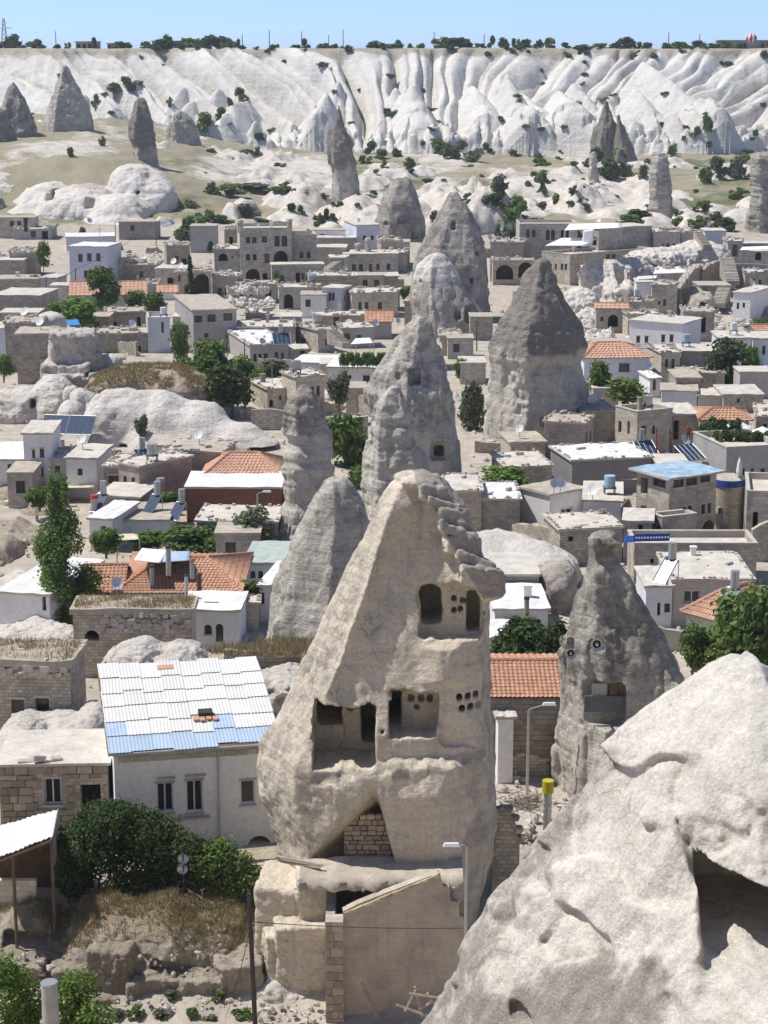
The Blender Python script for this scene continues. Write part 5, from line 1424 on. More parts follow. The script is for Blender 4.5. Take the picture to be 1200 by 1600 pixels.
H('wall house with a dark red door', 492, 575, 493, 512, 'tan', dep=4, w=[(521, 491, 530, 508, 'D')], g=516, rm='roof_pale')
H('grey house with a canopy in front and red roof behind', 536, 584, 512, 536, 'grey', dep=5, w=[(538, 521, 547, 530), (557, 523, 565, 531)], g=545)
H('little tiled house right of the canopy house', 573, 612, 503, 522, 'grey', dep=6, roof='gable', yr=486, g=530)
H('small yard house with a dark door under the stairs', 452, 482, 545, 566, 'tan', dep=4, w=[(469, 548, 476, 562, 'o')], g=572)
H('blue grey house with a row of three small windows', 458, 511, 565, 592, 'blue', dep=6, w=[(485, 579, 489, 585), (491, 579, 495, 585), (497, 579, 501, 585)], rm='roof_white', g=600)
H('white house below the vine terrace', 512, 598, 572, 612, 'white', dep=8, w=[(567, 587, 578, 598), (545, 586, 549, 592)], rm='roof_white', g=618)
H('cream two storey house behind the banded spire', 463, 507, 588, 650, 'cream', a=25, x0=440, dep=6, w=[(486, 604, 491, 615), (494, 603, 500, 620)], rm='roof_pale')
H('low courtyard house with a porch canopy', 418, 466, 607, 645, 'stone', dep=6, w=[(436, 618, 440, 625), (452, 617, 456, 626), (421, 625, 427, 636, 'o')], rm='roof_pale', a=20, x0=392)
H('small grey house between the trees and the white mound', 300, 318, 603, 622, 'grey', dep=5)
H('ruined house with broken window holes left of the centre', 166, 228, 487, 525, 'rubble', dep=5, w=[(176, 503, 183, 518, 'o'), (214, 495, 220, 512, 'o')], rm='roof_earth', chim=0)
H('tall narrow pale blue house beside the ruin', 232, 266, 497, 552, 'blue', dep=6, a=8, roof='parapet', w=[(252, 503, 256, 520)], chim=0)
H('stone house with a ruined front terrace', 150, 232, 520, 552, 'rubble', dep=5, w=[(196, 535, 204, 546), (214, 540, 220, 550, 'o')], rm='roof_earth', chim=0)
H('tall tan block house without windows', 28, 84, 521, 600, 'tan', dep=6, rm='roof_earth', a=4, chim=0)
H('pale masonry house behind the tan block', 9, 66, 504, 560, 'rubble', dep=6, rm='roof_earth', g=580, chim=0)
H('white house cut by the left edge behind the tan block', -30, 9, 512, 580, 'blue', dep=6)
# behind the cones
H('cream house at the left of the carved cone', 600, 636, 394, 424, 'cream', dep=6, w=[(610, 409, 618, 420)], rm='roof_pale')
H('domed earth roofed house behind the cream house', 596, 628, 377, 394, 'tan', dep=6, roof='earth', rm='roof_earth', g=418)
H('small house at the left foot of the carved cone', 598, 618, 456, 486, 'stone', dep=5, w=[(602, 474, 606, 479)])
H('tan house built against the carved cone', 632, 702, 472, 510, 'tan', dep=6, roof='earth', rm='roof_earth', w=[(648, 484, 652, 491), (657, 484, 661, 493), (680, 484, 684, 494)], g=515)
H('low brown house with blue crates on its roof', 687, 720, 524, 556, 'tan', dep=6, g=556, rm='roof_earth', key='crates')
H('grey wall house behind the great cone', 766, 818, 377, 412, 'tan', dep=5, rm='roof_earth', g=440)
H('arcaded terrace with two dark arches behind the great cone', 770, 834, 406, 446, 'tan', dep=5, w=[(775, 414, 802, 437, 'A'), (810, 410, 832, 434, 'A')], rm='roof_earth', cat='arcade')
H('stone hotel wing with arched windows and white canopies', 811, 902, 350, 405, 'stone', dep=9, big=True, w=[(822, 359, 828, 371, 'a'), (831, 359, 837, 371, 'a'), (853, 359, 859, 375, 'a'), (861, 359, 867, 375, 'a'), (876, 359, 881, 375, 'a'), (884, 359, 889, 375, 'a'), (815, 382, 822, 400, 'd')], g=432, roof='parapet', key='hotel2')
H('lower hotel block with four small windows', 890, 1018, 398, 446, 'stone', a=38, x0=846, dep=8, w=[(859, 412, 862, 422), (867, 412, 870, 422), (876, 412, 880, 422), (882, 412, 886, 422), (947, 397, 953, 404), (956, 397, 962, 404)], roof='parapet', g=446, key='hotel3')
H('high stone wing with a long pergola roof', 935, 1018, 356, 402, 'stone', a=30, x0=902, dep=9, g=430, rm='roof_pale', w=[(905, 370, 918, 384, 'o'), (922, 370, 932, 384, 'o')], key='hotel4')
# upper right
H('tan house with two windows on the rocky bank', 1021, 1063, 362, 394, 'cream', dep=7, w=[(1041, 380, 1047, 389), (1050, 380, 1056, 389), (1034, 381, 1039, 384)], g=424, wm='frame_white')
H('grey house joined to the right of the tan bank house', 1064, 1096, 363, 392, 'grey', dep=6, g=422)
H('bluish house above the wooden stair', 1101, 1134, 360, 386, 'blue', dep=6, g=416)
H('stair tower with a brown door at its top', 1136, 1160, 376, 420, 'stone', dep=5, w=[(1144, 382, 1152, 400, 'd')], g=440)
H('terrace house under a white canopy at the right edge', 1158, 1215, 392, 432, 'stone', dep=6, w=[(1180, 393, 1190, 407, 'A')], g=440, key='canopy_r')
H('cream house with two windows below the terrace', 1163, 1215, 426, 462, 'cream', dep=6, w=[(1175, 435, 1180, 449, 'd'), (1185, 437, 1190, 447)], g=466)
H('small white house beside the long stair', 1171, 1206, 457, 500, 'white', a=60, x0=1145, dep=5, w=[(1151, 473, 1155, 483), (1160, 473, 1164, 481)], g=505)
H('stepped house with a white top terrace', 1020, 1076, 424, 450, 'cream', dep=6, rm='roof_white', g=468)
H('white walled house with a shaded roof terrace', 994, 1020, 440, 476, 'white', dep=5, g=490, w=[(1003, 466, 1008, 472)])
H('house with an orange awning below the white terrace', 1018, 1058, 444, 482, 'stone', dep=4, w=[(1028, 470, 1032, 476), (1036, 467, 1041, 478, 'd')], g=492, key='awn')
H('low stepped wall house behind the gate', 964, 1022, 470, 486, 'stone', dep=3, g=505, chim=0)
H('pedimented stone gate with an arched brown door', 931, 980, 482, 518, 'cream', dep=4, w=[(950, 492, 966, 511, 'A'), (938, 495, 943, 502)], roof='gable', yr=476, tm='tiles2', cat='gate', g=520)
H('roof terrace with orange tiles beside the gate', 981, 1030, 490, 508, 'stone', dep=4, g=526, rm='roof_pale', chim=0)
H('long white house with four windows and grey side wall', 1065, 1095, 505, 556, 'white', a=60, x0=983, dep=8, g=560, w=[(994, 525, 1000, 536), (1007, 525, 1013, 536), (1033, 523, 1039, 535), (1046, 523, 1052, 535)], big=True)
H('ruined arch house below the rocks on the right', 1067, 1116, 486, 530, 'rubble', dep=5, w=[(1090, 494, 1103, 520, 'A'), (1074, 496, 1080, 500)], rm='roof_earth', chim=0, g=534)
H('cream house with two tall windows under the long white house', 1032, 1062, 550, 600, 'cream', dep=6, w=[(1039, 561, 1044, 574), (1049, 561, 1054, 575), (1046, 588, 1051, 594)], g=604)
H('grey walled yard house with a sunlit roof', 1063, 1122, 548, 588, 'grey', dep=6, rm='roof_pale', g=600)
H('bluish house behind the round tree', 1122, 1174, 527, 570, 'blue', dep=6, w=[(1158, 540, 1164, 553), (1140, 540, 1146, 552)], g=580)
H('white house with two tall windows at the right edge', 1175, 1215, 528, 575, 'white', dep=6, w=[(1178, 543, 1184, 558), (1191, 540, 1196, 554)], g=585, rm='roof_pale')
H('red roofed corner cut by the right edge', 1186, 1225, 520, 532, 'white', dep=6, roof='gable', yr=508, g=556)
H('white walled house with an orange tiled roof beside the great cone', 912, 1015, 560, 607, 'blue', dep=9, roof='hip', yr=536, tm='tiles2', w=[(927, 569, 945, 581), (967, 568, 984, 581)], big=True, g=607)
H('ruined cave houses with small arches on the right', 1063, 1132, 582, 614, 'rubble', dep=4, w=[(1068, 590, 1079, 602, 'A'), (1094, 592, 1098, 598)], rm='roof_earth', chim=0)
H('pale box house among the rubble roofs', 1033, 1089, 609, 640, 'blue', dep=5, rm='roof_earth', chim=0)
H('low stone block house behind the red roofed restaurant', 1130, 1192, 615, 645, 'rubble', dep=6, rm='roof_pale', w=[(1151, 623, 1156, 629)], chim=0)
H('low grey store beside the pale box house', 1090, 1130, 617, 642, 'grey', dep=5, rm='roof_pale', chim=0)
H('narrow white doorway house beside the orange roof', 1015, 1032, 590, 622, 'white', dep=5, w=[(1020, 592, 1025, 610, 'd')], rm='roof_white', g=622)
H('tan flat house behind the tan box', 910, 962, 642, 690, 'tan', dep=7, rm='roof_earth', g=700)
H('white corner house with a balcony', 994, 1050, 644, 710, 'cream', a=28, x0=961, dep=6, w=[(966, 658, 971, 676), (980, 658, 984, 678), (1002, 665, 1010, 680), (1019, 665, 1024, 678), (974, 694, 981, 704)], roof='parapet', g=712, key='balcony')
H('tan house with a tall dark door beside the balcony house', 1050, 1094, 646, 700, 'tan', dep=6, w=[(1050, 657, 1061, 687, 'o')], rm='roof_pale', g=706)
H('restaurant terrace with an orange roof and parasols', 1094, 1170, 656, 700, 'tan', dep=6, roof='hip', yr=638, w=[(1104, 662, 1124, 690, 'o'), (1128, 662, 1146, 690, 'o'), (1148, 664, 1164, 690, 'o')], cat='restaurant', name='restaurant_pavilion', g=715)
H('pale house with grey trim at the right edge above the parasols', 1180, 1225, 650, 690, 'cream', dep=7, g=700, w=[(1192, 662, 1198, 676)])
H('grey hotel wall with a pink striped cornice under the parasols', 1133, 1225, 700, 768, 'grey', a=14, x0=1082, dep=9, w=[(1172, 732, 1178, 742), (1188, 732, 1195, 744), (1160, 732, 1164, 742)], roof='parapet', g=772, key='pinkhotel')
H('tan box house in front of the great cone', 912, 927, 660, 722, 'tan', a=72, x0=850, dep=6, w=[(915, 675, 918, 690), (921, 673, 924, 690), (916, 702, 923, 714, 'o')], rm='roof_earth', g=722, chim=0)
H('rough rubble house left of the tan box', 798, 852, 690, 726, 'rubble', dep=5, w=[(798, 712, 803, 718, 'o')], rm='roof_earth', g=728, chim=0)
H('large dark grey building with a white roof', 893, 1018, 718, 770, 'dgrey', a=12, x0=860, dep=8, rm='roof_white', g=775, chim=0, key='dark')
H('low house with a sunlit roof and piled junk', 790, 862, 728, 770, 'tan', dep=6, rm='roof_pale', g=776)
H('small white house with a square window and dishes on its roof', 858, 912, 771, 828, 'white', a=38, x0=812, dep=6, w=[(876, 795, 895, 814)], roof='slab', rm='roof_earth', g=832, key='dishes', wm='frame_white', chim=0)
H('plain white house right of the dish house', 911, 970, 780, 842, 'white', dep=7, rm='roof_pale', g=846, chim=0.6)
H('low house with a white roof behind the bright shrub', 752, 812, 778, 836, 'tan', dep=6, rm='roof_white', g=840, chim=0)
H('tan block house behind the head of the carved spire', 694, 752, 765, 838, 'tan', dep=6, rm='roof_pale', g=842, chim=0)
H('dark stone house under the white corner of the dish house', 874, 972, 826, 880, 'rubble', dep=5, rm='roof_pale', g=884, w=[(888, 838, 896, 846, 'o')], chim=0)
# blue roofed hotel
H('stone hotel with a faded blue sheet roof and window band', 1043, 1118, 745, 852, 'stone', a=32, x0=994, dep=9, g=856, roof='slab', rm='blue_roof', big=True, chim=0, key='blueroof', over=0.5,
  w=[(1001, 747, 1012, 772, 'o'), (1020, 749, 1040, 761), (1052, 746, 1069, 761), (1072, 744, 1090, 758), (1094, 740, 1110, 753), (1066, 792, 1072, 805), (1075, 790, 1081, 805), (1096, 788, 1102, 803), (1106, 786, 1111, 802), (1098, 813, 1117, 846, 'A'), (1001, 790, 1010, 804, 'd')])
H('shaded house between the round tower and the right edge', 1164, 1225, 768, 852, 'stone', dep=7, w=[(1170, 772, 1174, 784), (1188, 756, 1195, 770), (1176, 800, 1184, 830, 'o')], g=858, roof='parapet')
H('small cube house with a white framed window on the hotel terrace', 1033, 1087, 809, 862, 'stone', a=24, x0=1017, dep=4, w=[(1023, 821, 1031, 834)], g=872, wm='frame_white', roof='parapet', chim=0)
H('retaining house below the blue banner terrace', 990, 1182, 850, 905, 'stone', dep=4, w=[(1016, 873, 1022, 880, 'o')], g=912, roof='parapet', rm='roof_pale', chim=0, key='terrace')
H('small terrace block with a door left of the cube house', 974, 1018, 812, 850, 'stone', dep=4, w=[(997, 820, 1004, 840, 'o')], g=880, chim=0)
H('grey house with blue shuttered windows on the right', 1050, 1176, 904, 968, 'grey', dep=7, w=[(1068, 923, 1094, 942), (1124, 921, 1150, 942)], rm='roof_pale', g=978, wm='frame_white', key='shut')
H('bluish annexe with a solar heater on its roof', 1008, 1050, 914, 972, 'blue', dep=5, w=[(1038, 943, 1047, 957), (1027, 942, 1032, 962, 'o')], rm='roof_pale', g=980, key='annex')
H('pale stone house with an orange roof behind the green tree', 1128, 1215, 972, 1035, 'cream', a=42, x0=1072, dep=8, roof='hip', yr=928, g=1045, tm='tiles2', key='rightred')
H('tan cube house with a barred window behind the spire nose', 784, 818, 902, 948, 'tan', dep=5, w=[(791, 919, 802, 933)], rm='roof_pale', g=952, chim=0)
H('white roofed low house beside the dark boulder', 773, 856, 950, 985, 'white', dep=6, w=[(772, 974, 778, 980), (805, 973, 813, 980), (816, 973, 822, 980)], rm='roof_white', g=1000, chim=1)
H('low shed with a pale roof below the white roofed house', 763, 828, 996, 1022, 'white', dep=4, rm='roof_white', g=1035, chim=0)
# left middle
H('whitewashed house with four windows at the left edge', -30, 40, 718, 757, 'white', dep=8, w=[(12, 725, 18, 741), (25, 723, 31, 740), (-2, 742, 1, 758)], rm='roof_white', g=775)
H('white tower house joined to the whitewashed house', 39, 81, 676, 750, 'white', dep=6, w=[(50, 703, 55, 716), (62, 701, 69, 715), (50, 733, 56, 745), (62, 731, 68, 745)], g=775, big=True, rm='roof_pale')
H('low grey connecting house right of the white tower', 81, 104, 716, 750, 'grey', dep=5, w=[(86, 728, 94, 741)], g=775)
H('white box house with one square window', 104, 151, 714, 752, 'white', dep=6, w=[(121, 732, 129, 743)], g=778, rm='roof_pale')
H('pinkish stone house with red framed windows', 219, 300, 727, 795, 'pink', a=48, x0=186, dep=7, w=[(193, 744, 198, 757), (205, 746, 211, 760)], rm='roof_pale', g=800, wm='door_red', key='pink')
H('small pink wing with a wide window', 163, 187, 727, 775, 'pink', dep=5, w=[(170, 743, 186, 756)], g=790, wm='door_red', rm='roof_pale')
H('long brown wall building behind the pink house', 256, 346, 702, 742, 'pink', dep=5, a=-10, g=770, rm='roof_earth', chim=0)
H('brown block store with a sheet on its roof', 152, 218, 773, 812, 'tan', dep=5, g=818, rm='roof_pale', chim=0)
H('white house with a double window behind the poplar', 141, 176, 808, 855, 'white', a=-12, dep=6, w=[(157, 822, 166, 838)], g=860, rm='roof_white', wm='frame_white')
H('low bluish house with a wide grey roof', 175, 262, 811, 845, 'blue', dep=6, g=850, rm='roof_earth', chim=0, key='lowblue')
H('red brick house with a white edged roof', 292, 438, 760, 812, 'brick', dep=6, g=816, rm='roof_white', chim=0, key='brick')
H('hip roofed tiled house behind the red brick house', 318, 436, 748, 776, 'cream', dep=8, roof='hip', yr=708, g=796, tm='tiles2', key='hip1')
H('dark grey walled yard building below the brick house', 308, 432, 812, 850, 'dgrey', dep=5, g=868, rm='roof_pale', chim=0, w=[(335, 828, 343, 846, 'o')])
H('flat white roofed house at the left edge beside the poplar', 0, 78, 922, 985, 'white', a=-14, dep=9, rm='roof_white', w=[(66, 932, 72, 954)], g=1000, chim=0)
H('tiled lean house right of the poplar', 132, 188, 933, 960, 'white', dep=7, roof='gable', yr=884, g=985, tm='tiles')
H('house with a large red tiled hip roof and roof pipes', 186, 372, 926, 965, 'white', dep=10, roof='hip', yr=872, g=985, tm='tiles', key='redroof')
H('white house with twin arched windows under the red roof', 284, 373, 951, 1010, 'blue', dep=4.2, rm='roof_white', w=[(319, 976, 331, 992, 'a'), (337, 975, 349, 1003, 'a')], g=1016, chim=0, big=True)
H('greenish sheet roofed house behind the pale cone', 383, 448, 878, 922, 'blue', dep=6, rm='green_roof', w=[(391, 892, 399, 904, 'a'), (403, 892, 411, 904, 'a')], g=932, chim=0)
H('white side house with a pale roof beside the pale cone', 406, 440, 912, 965, 'white', dep=6, rm='roof_white', w=[(408, 926, 413, 944)], g=972, chim=0, a=-10)
H('low garage with a pale gate below the greenish roof', 371, 404, 940, 975, 'cream', dep=3, g=985, rm='roof_pale', chim=0)
# ------------------------------------------------------------------ pieces
def unit_stone(seed, bev=0.12, jit=0.06):
    rng = random.Random(seed)
    bm = bmesh.new()
    bmesh.ops.create_cube(bm, size=1.0)
    bmesh.ops.bevel(bm, geom=bm.edges[:], offset=bev, segments=1, affect='EDGES')
    for v in bm.verts: v.co += Vector((rng.uniform(-jit, jit), rng.uniform(-jit, jit), rng.uniform(-jit, jit)))
    me = bpy.data.meshes.new('stone'); bm.to_mesh(me); bm.free()
    return me
def m_stones(name, c1, c2):
    t = NT(name); p = t.pos(); info = t.n('ShaderNodeObjectInfo')
    n = t.noise(p, 3.0, 6, 0.65); f = t.noise(p, 14, 4, 0.6)
    c = t.mix(info.outputs['Random'], c1, c2)
    c = t.mix(t.ramp(n, 0.45, 0.75, 0, 0.5), c, tuple(q * 0.55 for q in c1))
    return t.out(c, t.bump(f, 0.5, 0.03, t.bump(n, 0.5, 0.06)))
M['stones_tan'] = m_stones('tan_stones', (0.30, 0.24, 0.19), (0.52, 0.43, 0.30))
M['stones_pale'] = m_stones('pale_stones', (0.44, 0.39, 0.32), (0.62, 0.56, 0.48))
M['stones_block'] = m_stones('block_stones', (0.27, 0.235, 0.20), (0.37, 0.33, 0.28))
STN = {}
for mk in ('stones_tan', 'stones_pale', 'stones_block'):
    L_ = []
    for s in range(5):
        me = unit_stone(s, 0.10 if mk != 'stones_block' else 0.04, 0.05 if mk != 'stones_block' else 0.01); me.materials.append(M[mk]); L_.append(me)
    STN[mk] = L_

def stone_face(root, O, U, N, L, H, holes, cw, ch, mk, th=0.16, v0=0.0, gap=0.02, name='stone', rnd=0.35, prow=0.03, keep=None):
    """courses of single stones standing a little proud of a face"""
    ang = math.atan2(U.y, U.x); rng = random.Random(int(O.x * 100) + 3)
    base = Vector(root.location)
    v = v0; k = 0
    while v < H - ch * 0.4:
        h = min(ch * rng.uniform(1 - rnd * 0.5, 1 + rnd * 0.5), H - v)
        u = -rng.uniform(0, cw * 0.6)
        while u < L - 0.05:
            w = cw * rng.uniform(1 - rnd, 1 + rnd)
            a, b = max(u, 0), min(u + w, L)
            u += w
            if b - a < cw * 0.3: continue
            if any(a < q[2] - 0.02 and b > q[0] + 0.02 and v < q[3] - 0.02 and v + h > q[1] + 0.02 for q in holes): continue
            if keep and not keep((a + b) / 2, v + h / 2): continue
            c = O + U * ((a + b) / 2) + Vector((0, 0, v + h / 2)) + N * rng.uniform(0.0, prow)
            o = link(name, STN[mk][k % 5], root, c - base, (0, 0, ang), ((b - a) - gap, th, h - gap)); k += 1
        v += h

def world_line(a, b, da, db=None):
    return W(a[0], a[1], da), W(b[0], b[1], db or da)

# ------------------------------------------------------------------ white house with the corrugated roof
H('white two storey house with a patched corrugated roof', 183, 430, 1174, 1338, 'white', a=11, dep=9, roof='none', big=True, wm='frame_white', chim=0, key='white', fm='concrete',
  w=[(245, 1224, 271, 1269), (291, 1220, 317, 1269), (376, 1220, 398, 1256), (386, 1306, 424, 1345, 'A')])
def white_house():
    h = HOUSES['white']; root = h['root']; T, r, l, L1, L2 = h['T'], h['r'], h['l'], h['L1'], h['L2']
    Z = Vector((0, 0, 1)); rise = 1.0
    mb = MB()      # gable sides and back up to the sloping roof
    for s in (T + r * 0.0, T + r * L1):
        mb.face([s, s + l * L2, s + l * L2 + Z * rise])
    mb.face([T + l * L2, T + l * L2 + r * L1, T + l * L2 + r * L1 + Z * rise, T + l * L2 + Z * rise])
    mb.build('gable', M['white'], root)
    sl = (l * L2 + Z * rise); sn = sl.normalized(); SL = sl.length
    nrm = r.cross(sn).normalized()
    mb = MB(); A = T - r * 0.3 - sn * 0.35 + nrm * 0.02
    mb.hexa([A, A + r * (L1 + 0.6), A + r * (L1 + 0.6) + sn * (SL + 0.5), A + sn * (SL + 0.5)] + [q + nrm * 0.06 for q in (A, A + r * (L1 + 0.6), A + r * (L1 + 0.6) + sn * (SL + 0.5), A + sn * (SL + 0.5))])
    mb.build('roof_deck', M['wood'], root)
    # corrugated sheets, each its own piece
    def sheet(w, ln, mat):
        nx = 36; per = 0.17
        V = []; Q = []
        for j in range(3):
            for i in range(nx + 1):
                x = w * i / nx
                V.append((x, ln * j / 2, 0.013 * math.sin(2 * math.pi * x / per) if nx else 0))
        for j in range(2):
            for i in range(nx): Q.append((j * (nx + 1) + i, j * (nx + 1) + i + 1, (j + 1) * (nx + 1) + i + 1, (j + 1) * (nx + 1) + i))
        return np_mesh('roof_sheet', np.array(V), np.array(Q), M[mat], True)
    rng = random.Random(3)
    ncol = 8; cw = (L1 + 0.5) / ncol
    rows = [(-0.35, 1.9, 'sheet_blue')] + [(1.25 + k * (SL - 1.1) / 5, (SL - 1.1) / 5 + 0.25, 'sheet_white') for k in range(5)]
    mats = {}
    rot = Matrix((r, sn, nrm)).transposed()
    for j, (v0, ln, mk) in enumerate(rows):
        me = mats.setdefault((ln, mk), sheet(cw + 0.09, ln, mk))
        for i in range(ncol):
            mm = me
            if j == 1 and i in (0, 5): 
                mm = mats.setdefault((ln, 'sheet_blue'), sheet(cw + 0.09, ln, 'sheet_blue'))
            off = rng.uniform(-0.22, 0.22)
            p = T - r * 0.25 + r * (cw * i) + sn * (v0 + off) + nrm * (0.13 + j * 0.045 + (i % 2) * 0.02)
            o = link('roof_sheet', mm, root)
            tw = Matrix.Rotation(rng.uniform(-0.02, 0.02), 3, 'Z')
            o.matrix_local = Matrix.Translation(p - Vector(root.location)) @ (rot @ tw).to_4x4()
    # hatch in the roof with loose tiles, gutter, downpipe, ledges
    p = T + r * (L1 * 0.56) + sn * 2.6 + nrm * 0.24
    mb = MB(); mb.hexa([p, p + r * 0.7, p + r * 0.7 + sn * 0.5, p + sn * 0.5] + [q + nrm * 0.25 for q in (p, p + r * 0.7, p + r * 0.7 + sn * 0.5, p + sn * 0.5)])
    mb.build('roof_hatch', M['dark_metal'], root)
    for k in range(4):
        q = p + r * (-0.3 + 0.32 * k) - sn * (0.35 + 0.1 * (k % 2)) + nrm * 0.02
        mb = MB(); mb.hexa([q, q + r * 0.26, q + r * 0.26 + sn * 0.4, q + sn * 0.4] + [s + nrm * 0.06 for s in (q, q + r * 0.26, q + r * 0.26 + sn * 0.4, q + sn * 0.4)])
        mb.build('loose_tile', M['tiles2'], root)
    q = T + r * (L1 * 0.36) + sn * (SL - 0.7) + nrm * 0.36
    mb = MB(); mb.hexa([q, q + r * 0.8, q + r * 0.8 + sn * 0.5, q + sn * 0.5] + [s + nrm * 0.06 for s in (q, q + r * 0.8, q + r * 0.8 + sn * 0.5, q + sn * 0.5)])
    mb.build('loose_tile', M['tiles2'], root)
    n1 = h['n1']
    mb = MB(); mb.tube(T - r * 0.3 + n1 * 0.42 - Z * 0.02, T + r * (L1 + 0.3) + n1 * 0.42 - Z * 0.02, 0.07, n=8); mb.build('gutter', M['metal'], root)
    u = along(h['C'], r, 342, 3.0)
    a = h['O'] + r * u + n1 * 0.1
    mb = MB(); mb.path([Vector((a.x, a.y, T.z - 0.1)), Vector((a.x, a.y, h['O'].z + 0.3))], 0.05); mb.build('downpipe', M['metal'], root)
    for px0, px1, py in ((258, 327, 1281), (246, 274, 1217), (290, 322, 1213)):
        ua, ub = along(h['C'], r, px0, 3), along(h['C'], r, px1, 3)
        s = h['O'] + r * ua; s = Vector((s.x, s.y, CAMZ + s.y * kz(py)))
        mb = MB(); mb.obox(s - n1 * 0.05, r, n1, ub - ua, 0.22, 0.09); mb.build('ledge', M['concrete'], root)
    # rough cornice stones under the eave
    stone_face(root, h['O'] + Vector((0, 0, h['H'] - 0.62)), r, n1, L1, 0.5, [], 0.62, 0.26, 'stones_pale', th=0.10, prow=0.0, name='cornice_stone')
white_house()

# ------------------------------------------------------------------ stone house left of it
H('small stone house of mixed brown blocks beside the white house', 2, 170, 1198, 1300, 'rubble', a=3, dep=5, roof='none', chim=0, key='stonehouse', w=[(69, 1217, 96, 1257), (126, 1226, 158, 1290, 'o')], wm='frame_white', big=True, g=1318)
def stone_house():
    h = HOUSES['stonehouse']; root = h['root']
    def uv(q):
        ua, ub = along(h['C'], h['r'], q[0], 3), along(h['C'], h['r'], q[2], 3)
        return (ua - 0.1, CAMZ + h['d'] * kz(q[3]) - h['O'].z - 0.1, ub + 0.1, CAMZ + h['d'] * kz(q[1]) - h['O'].z + 0.1)
    stone_face(root, h['O'], h['r'], h['n1'], h['L1'], h['H'], [uv((69, 1217, 96, 1257)), uv((126, 1226, 158, 1290))], 0.56, 0.34, 'stones_tan', th=0.2, gap=0.025, rnd=0.45)
    mb = MB(); T = h['T']; q = T - h['r'] * 0.15 + h['n1'] * 0.12
    mb.obox(q, h['r'], h['l'], h['L1'] + 0.3, h['L2'], 0.14); mb.build('roof', M['roof_pale'], root)
    rng = random.Random(8)
    for px, py in ((62, 1185), (50, 1190), (62, 1194), (40, 1192), (75, 1193), (88, 1186)):
        d = h['d'] + rng.uniform(0.1, 0.6); c = W(px, py, d)
        link('loose_block', STN['stones_pale'][rng.randrange(5)], root, c - Vector(root.location), (rng.uniform(-.3, .3), rng.uniform(-.3, .3), rng.uniform(0, 3)), (rng.uniform(.5, .8), .35, .28))
stone_house()

H('old plastered stone house with an earth roof and two dark windows', -40, 111, 1034, 1140, 'rubble', dep=3.6, roof='earth', rm='roof_earth', a=-4, w=[(18, 1093, 38, 1123), (56, 1091, 77, 1122)], g=1172, chim=0, key='plaster', wm='wood')
H('ruined stone house with a grassy roof and a small arch', 116, 300, 955, 1020, 'rubble', dep=2.6, roof='earth', rm='roof_earth', w=[(132, 985, 155, 1001, 'A')], g=1058, chim=0, key='grassroof')
def crumble(key, mk, rows, seed, lo=0.0, hi=1.0, big=1.0):
    """broken stones lying along the top edge of a ruin"""
    h = HOUSES[key]; rng = random.Random(seed); root = h['root']
    n = int(h['L1'] / (0.34 * big))
    for j in range(rows):
        for i in range(n):
            f = (i + rng.random() * 0.6) / n
            if not lo <= f <= hi: continue
            s = rng.uniform(0.22, 0.46) * big
            c = h['T'] + h['r'] * (h['L1'] * f) + h['n1'] * rng.uniform(-0.06, 0.10) - Vector((0, 0, 0.10 + j * 0.3 * big + rng.uniform(-.08, .08)))
            link('broken_stone', STN[mk][rng.randrange(5)], root, c - Vector(root.location), (rng.uniform(-.3, .3), rng.uniform(-.3, .3), rng.uniform(-.4, .4)), (s * 1.2, s * 0.8, s * 0.85))
crumble('grassroof', 'stones_pale', 4, 5, 0.24, 1.0)
crumble('plaster', 'stones_pale', 2, 6, 0.0, 1.0, 1.1)

# ------------------------------------------------------------------ block house with tiles, right of the carved spire
H('concrete block house with a red tiled roof between the two spires', 764, 884, 1088, 1205, 'block', dep=7, roof='gable', yr=1033, g=1212, tm='tiles', key='block', chim=0)
h_ = HOUSES['block']
stone_face(h_['root'], h_['O'] + Vector((0, 0, 0.0)), h_['r'], h_['n1'], h_['L1'], h_['H'], [], 0.62, 0.29, 'stones_block', th=0.12, gap=0.018, rnd=0.04, prow=0.004, name='block')
H('small whitewashed outbuilding against the block house', 778, 802, 1118, 1176, 'white', dep=2, g=1224, rm='roof_pale', chim=0)

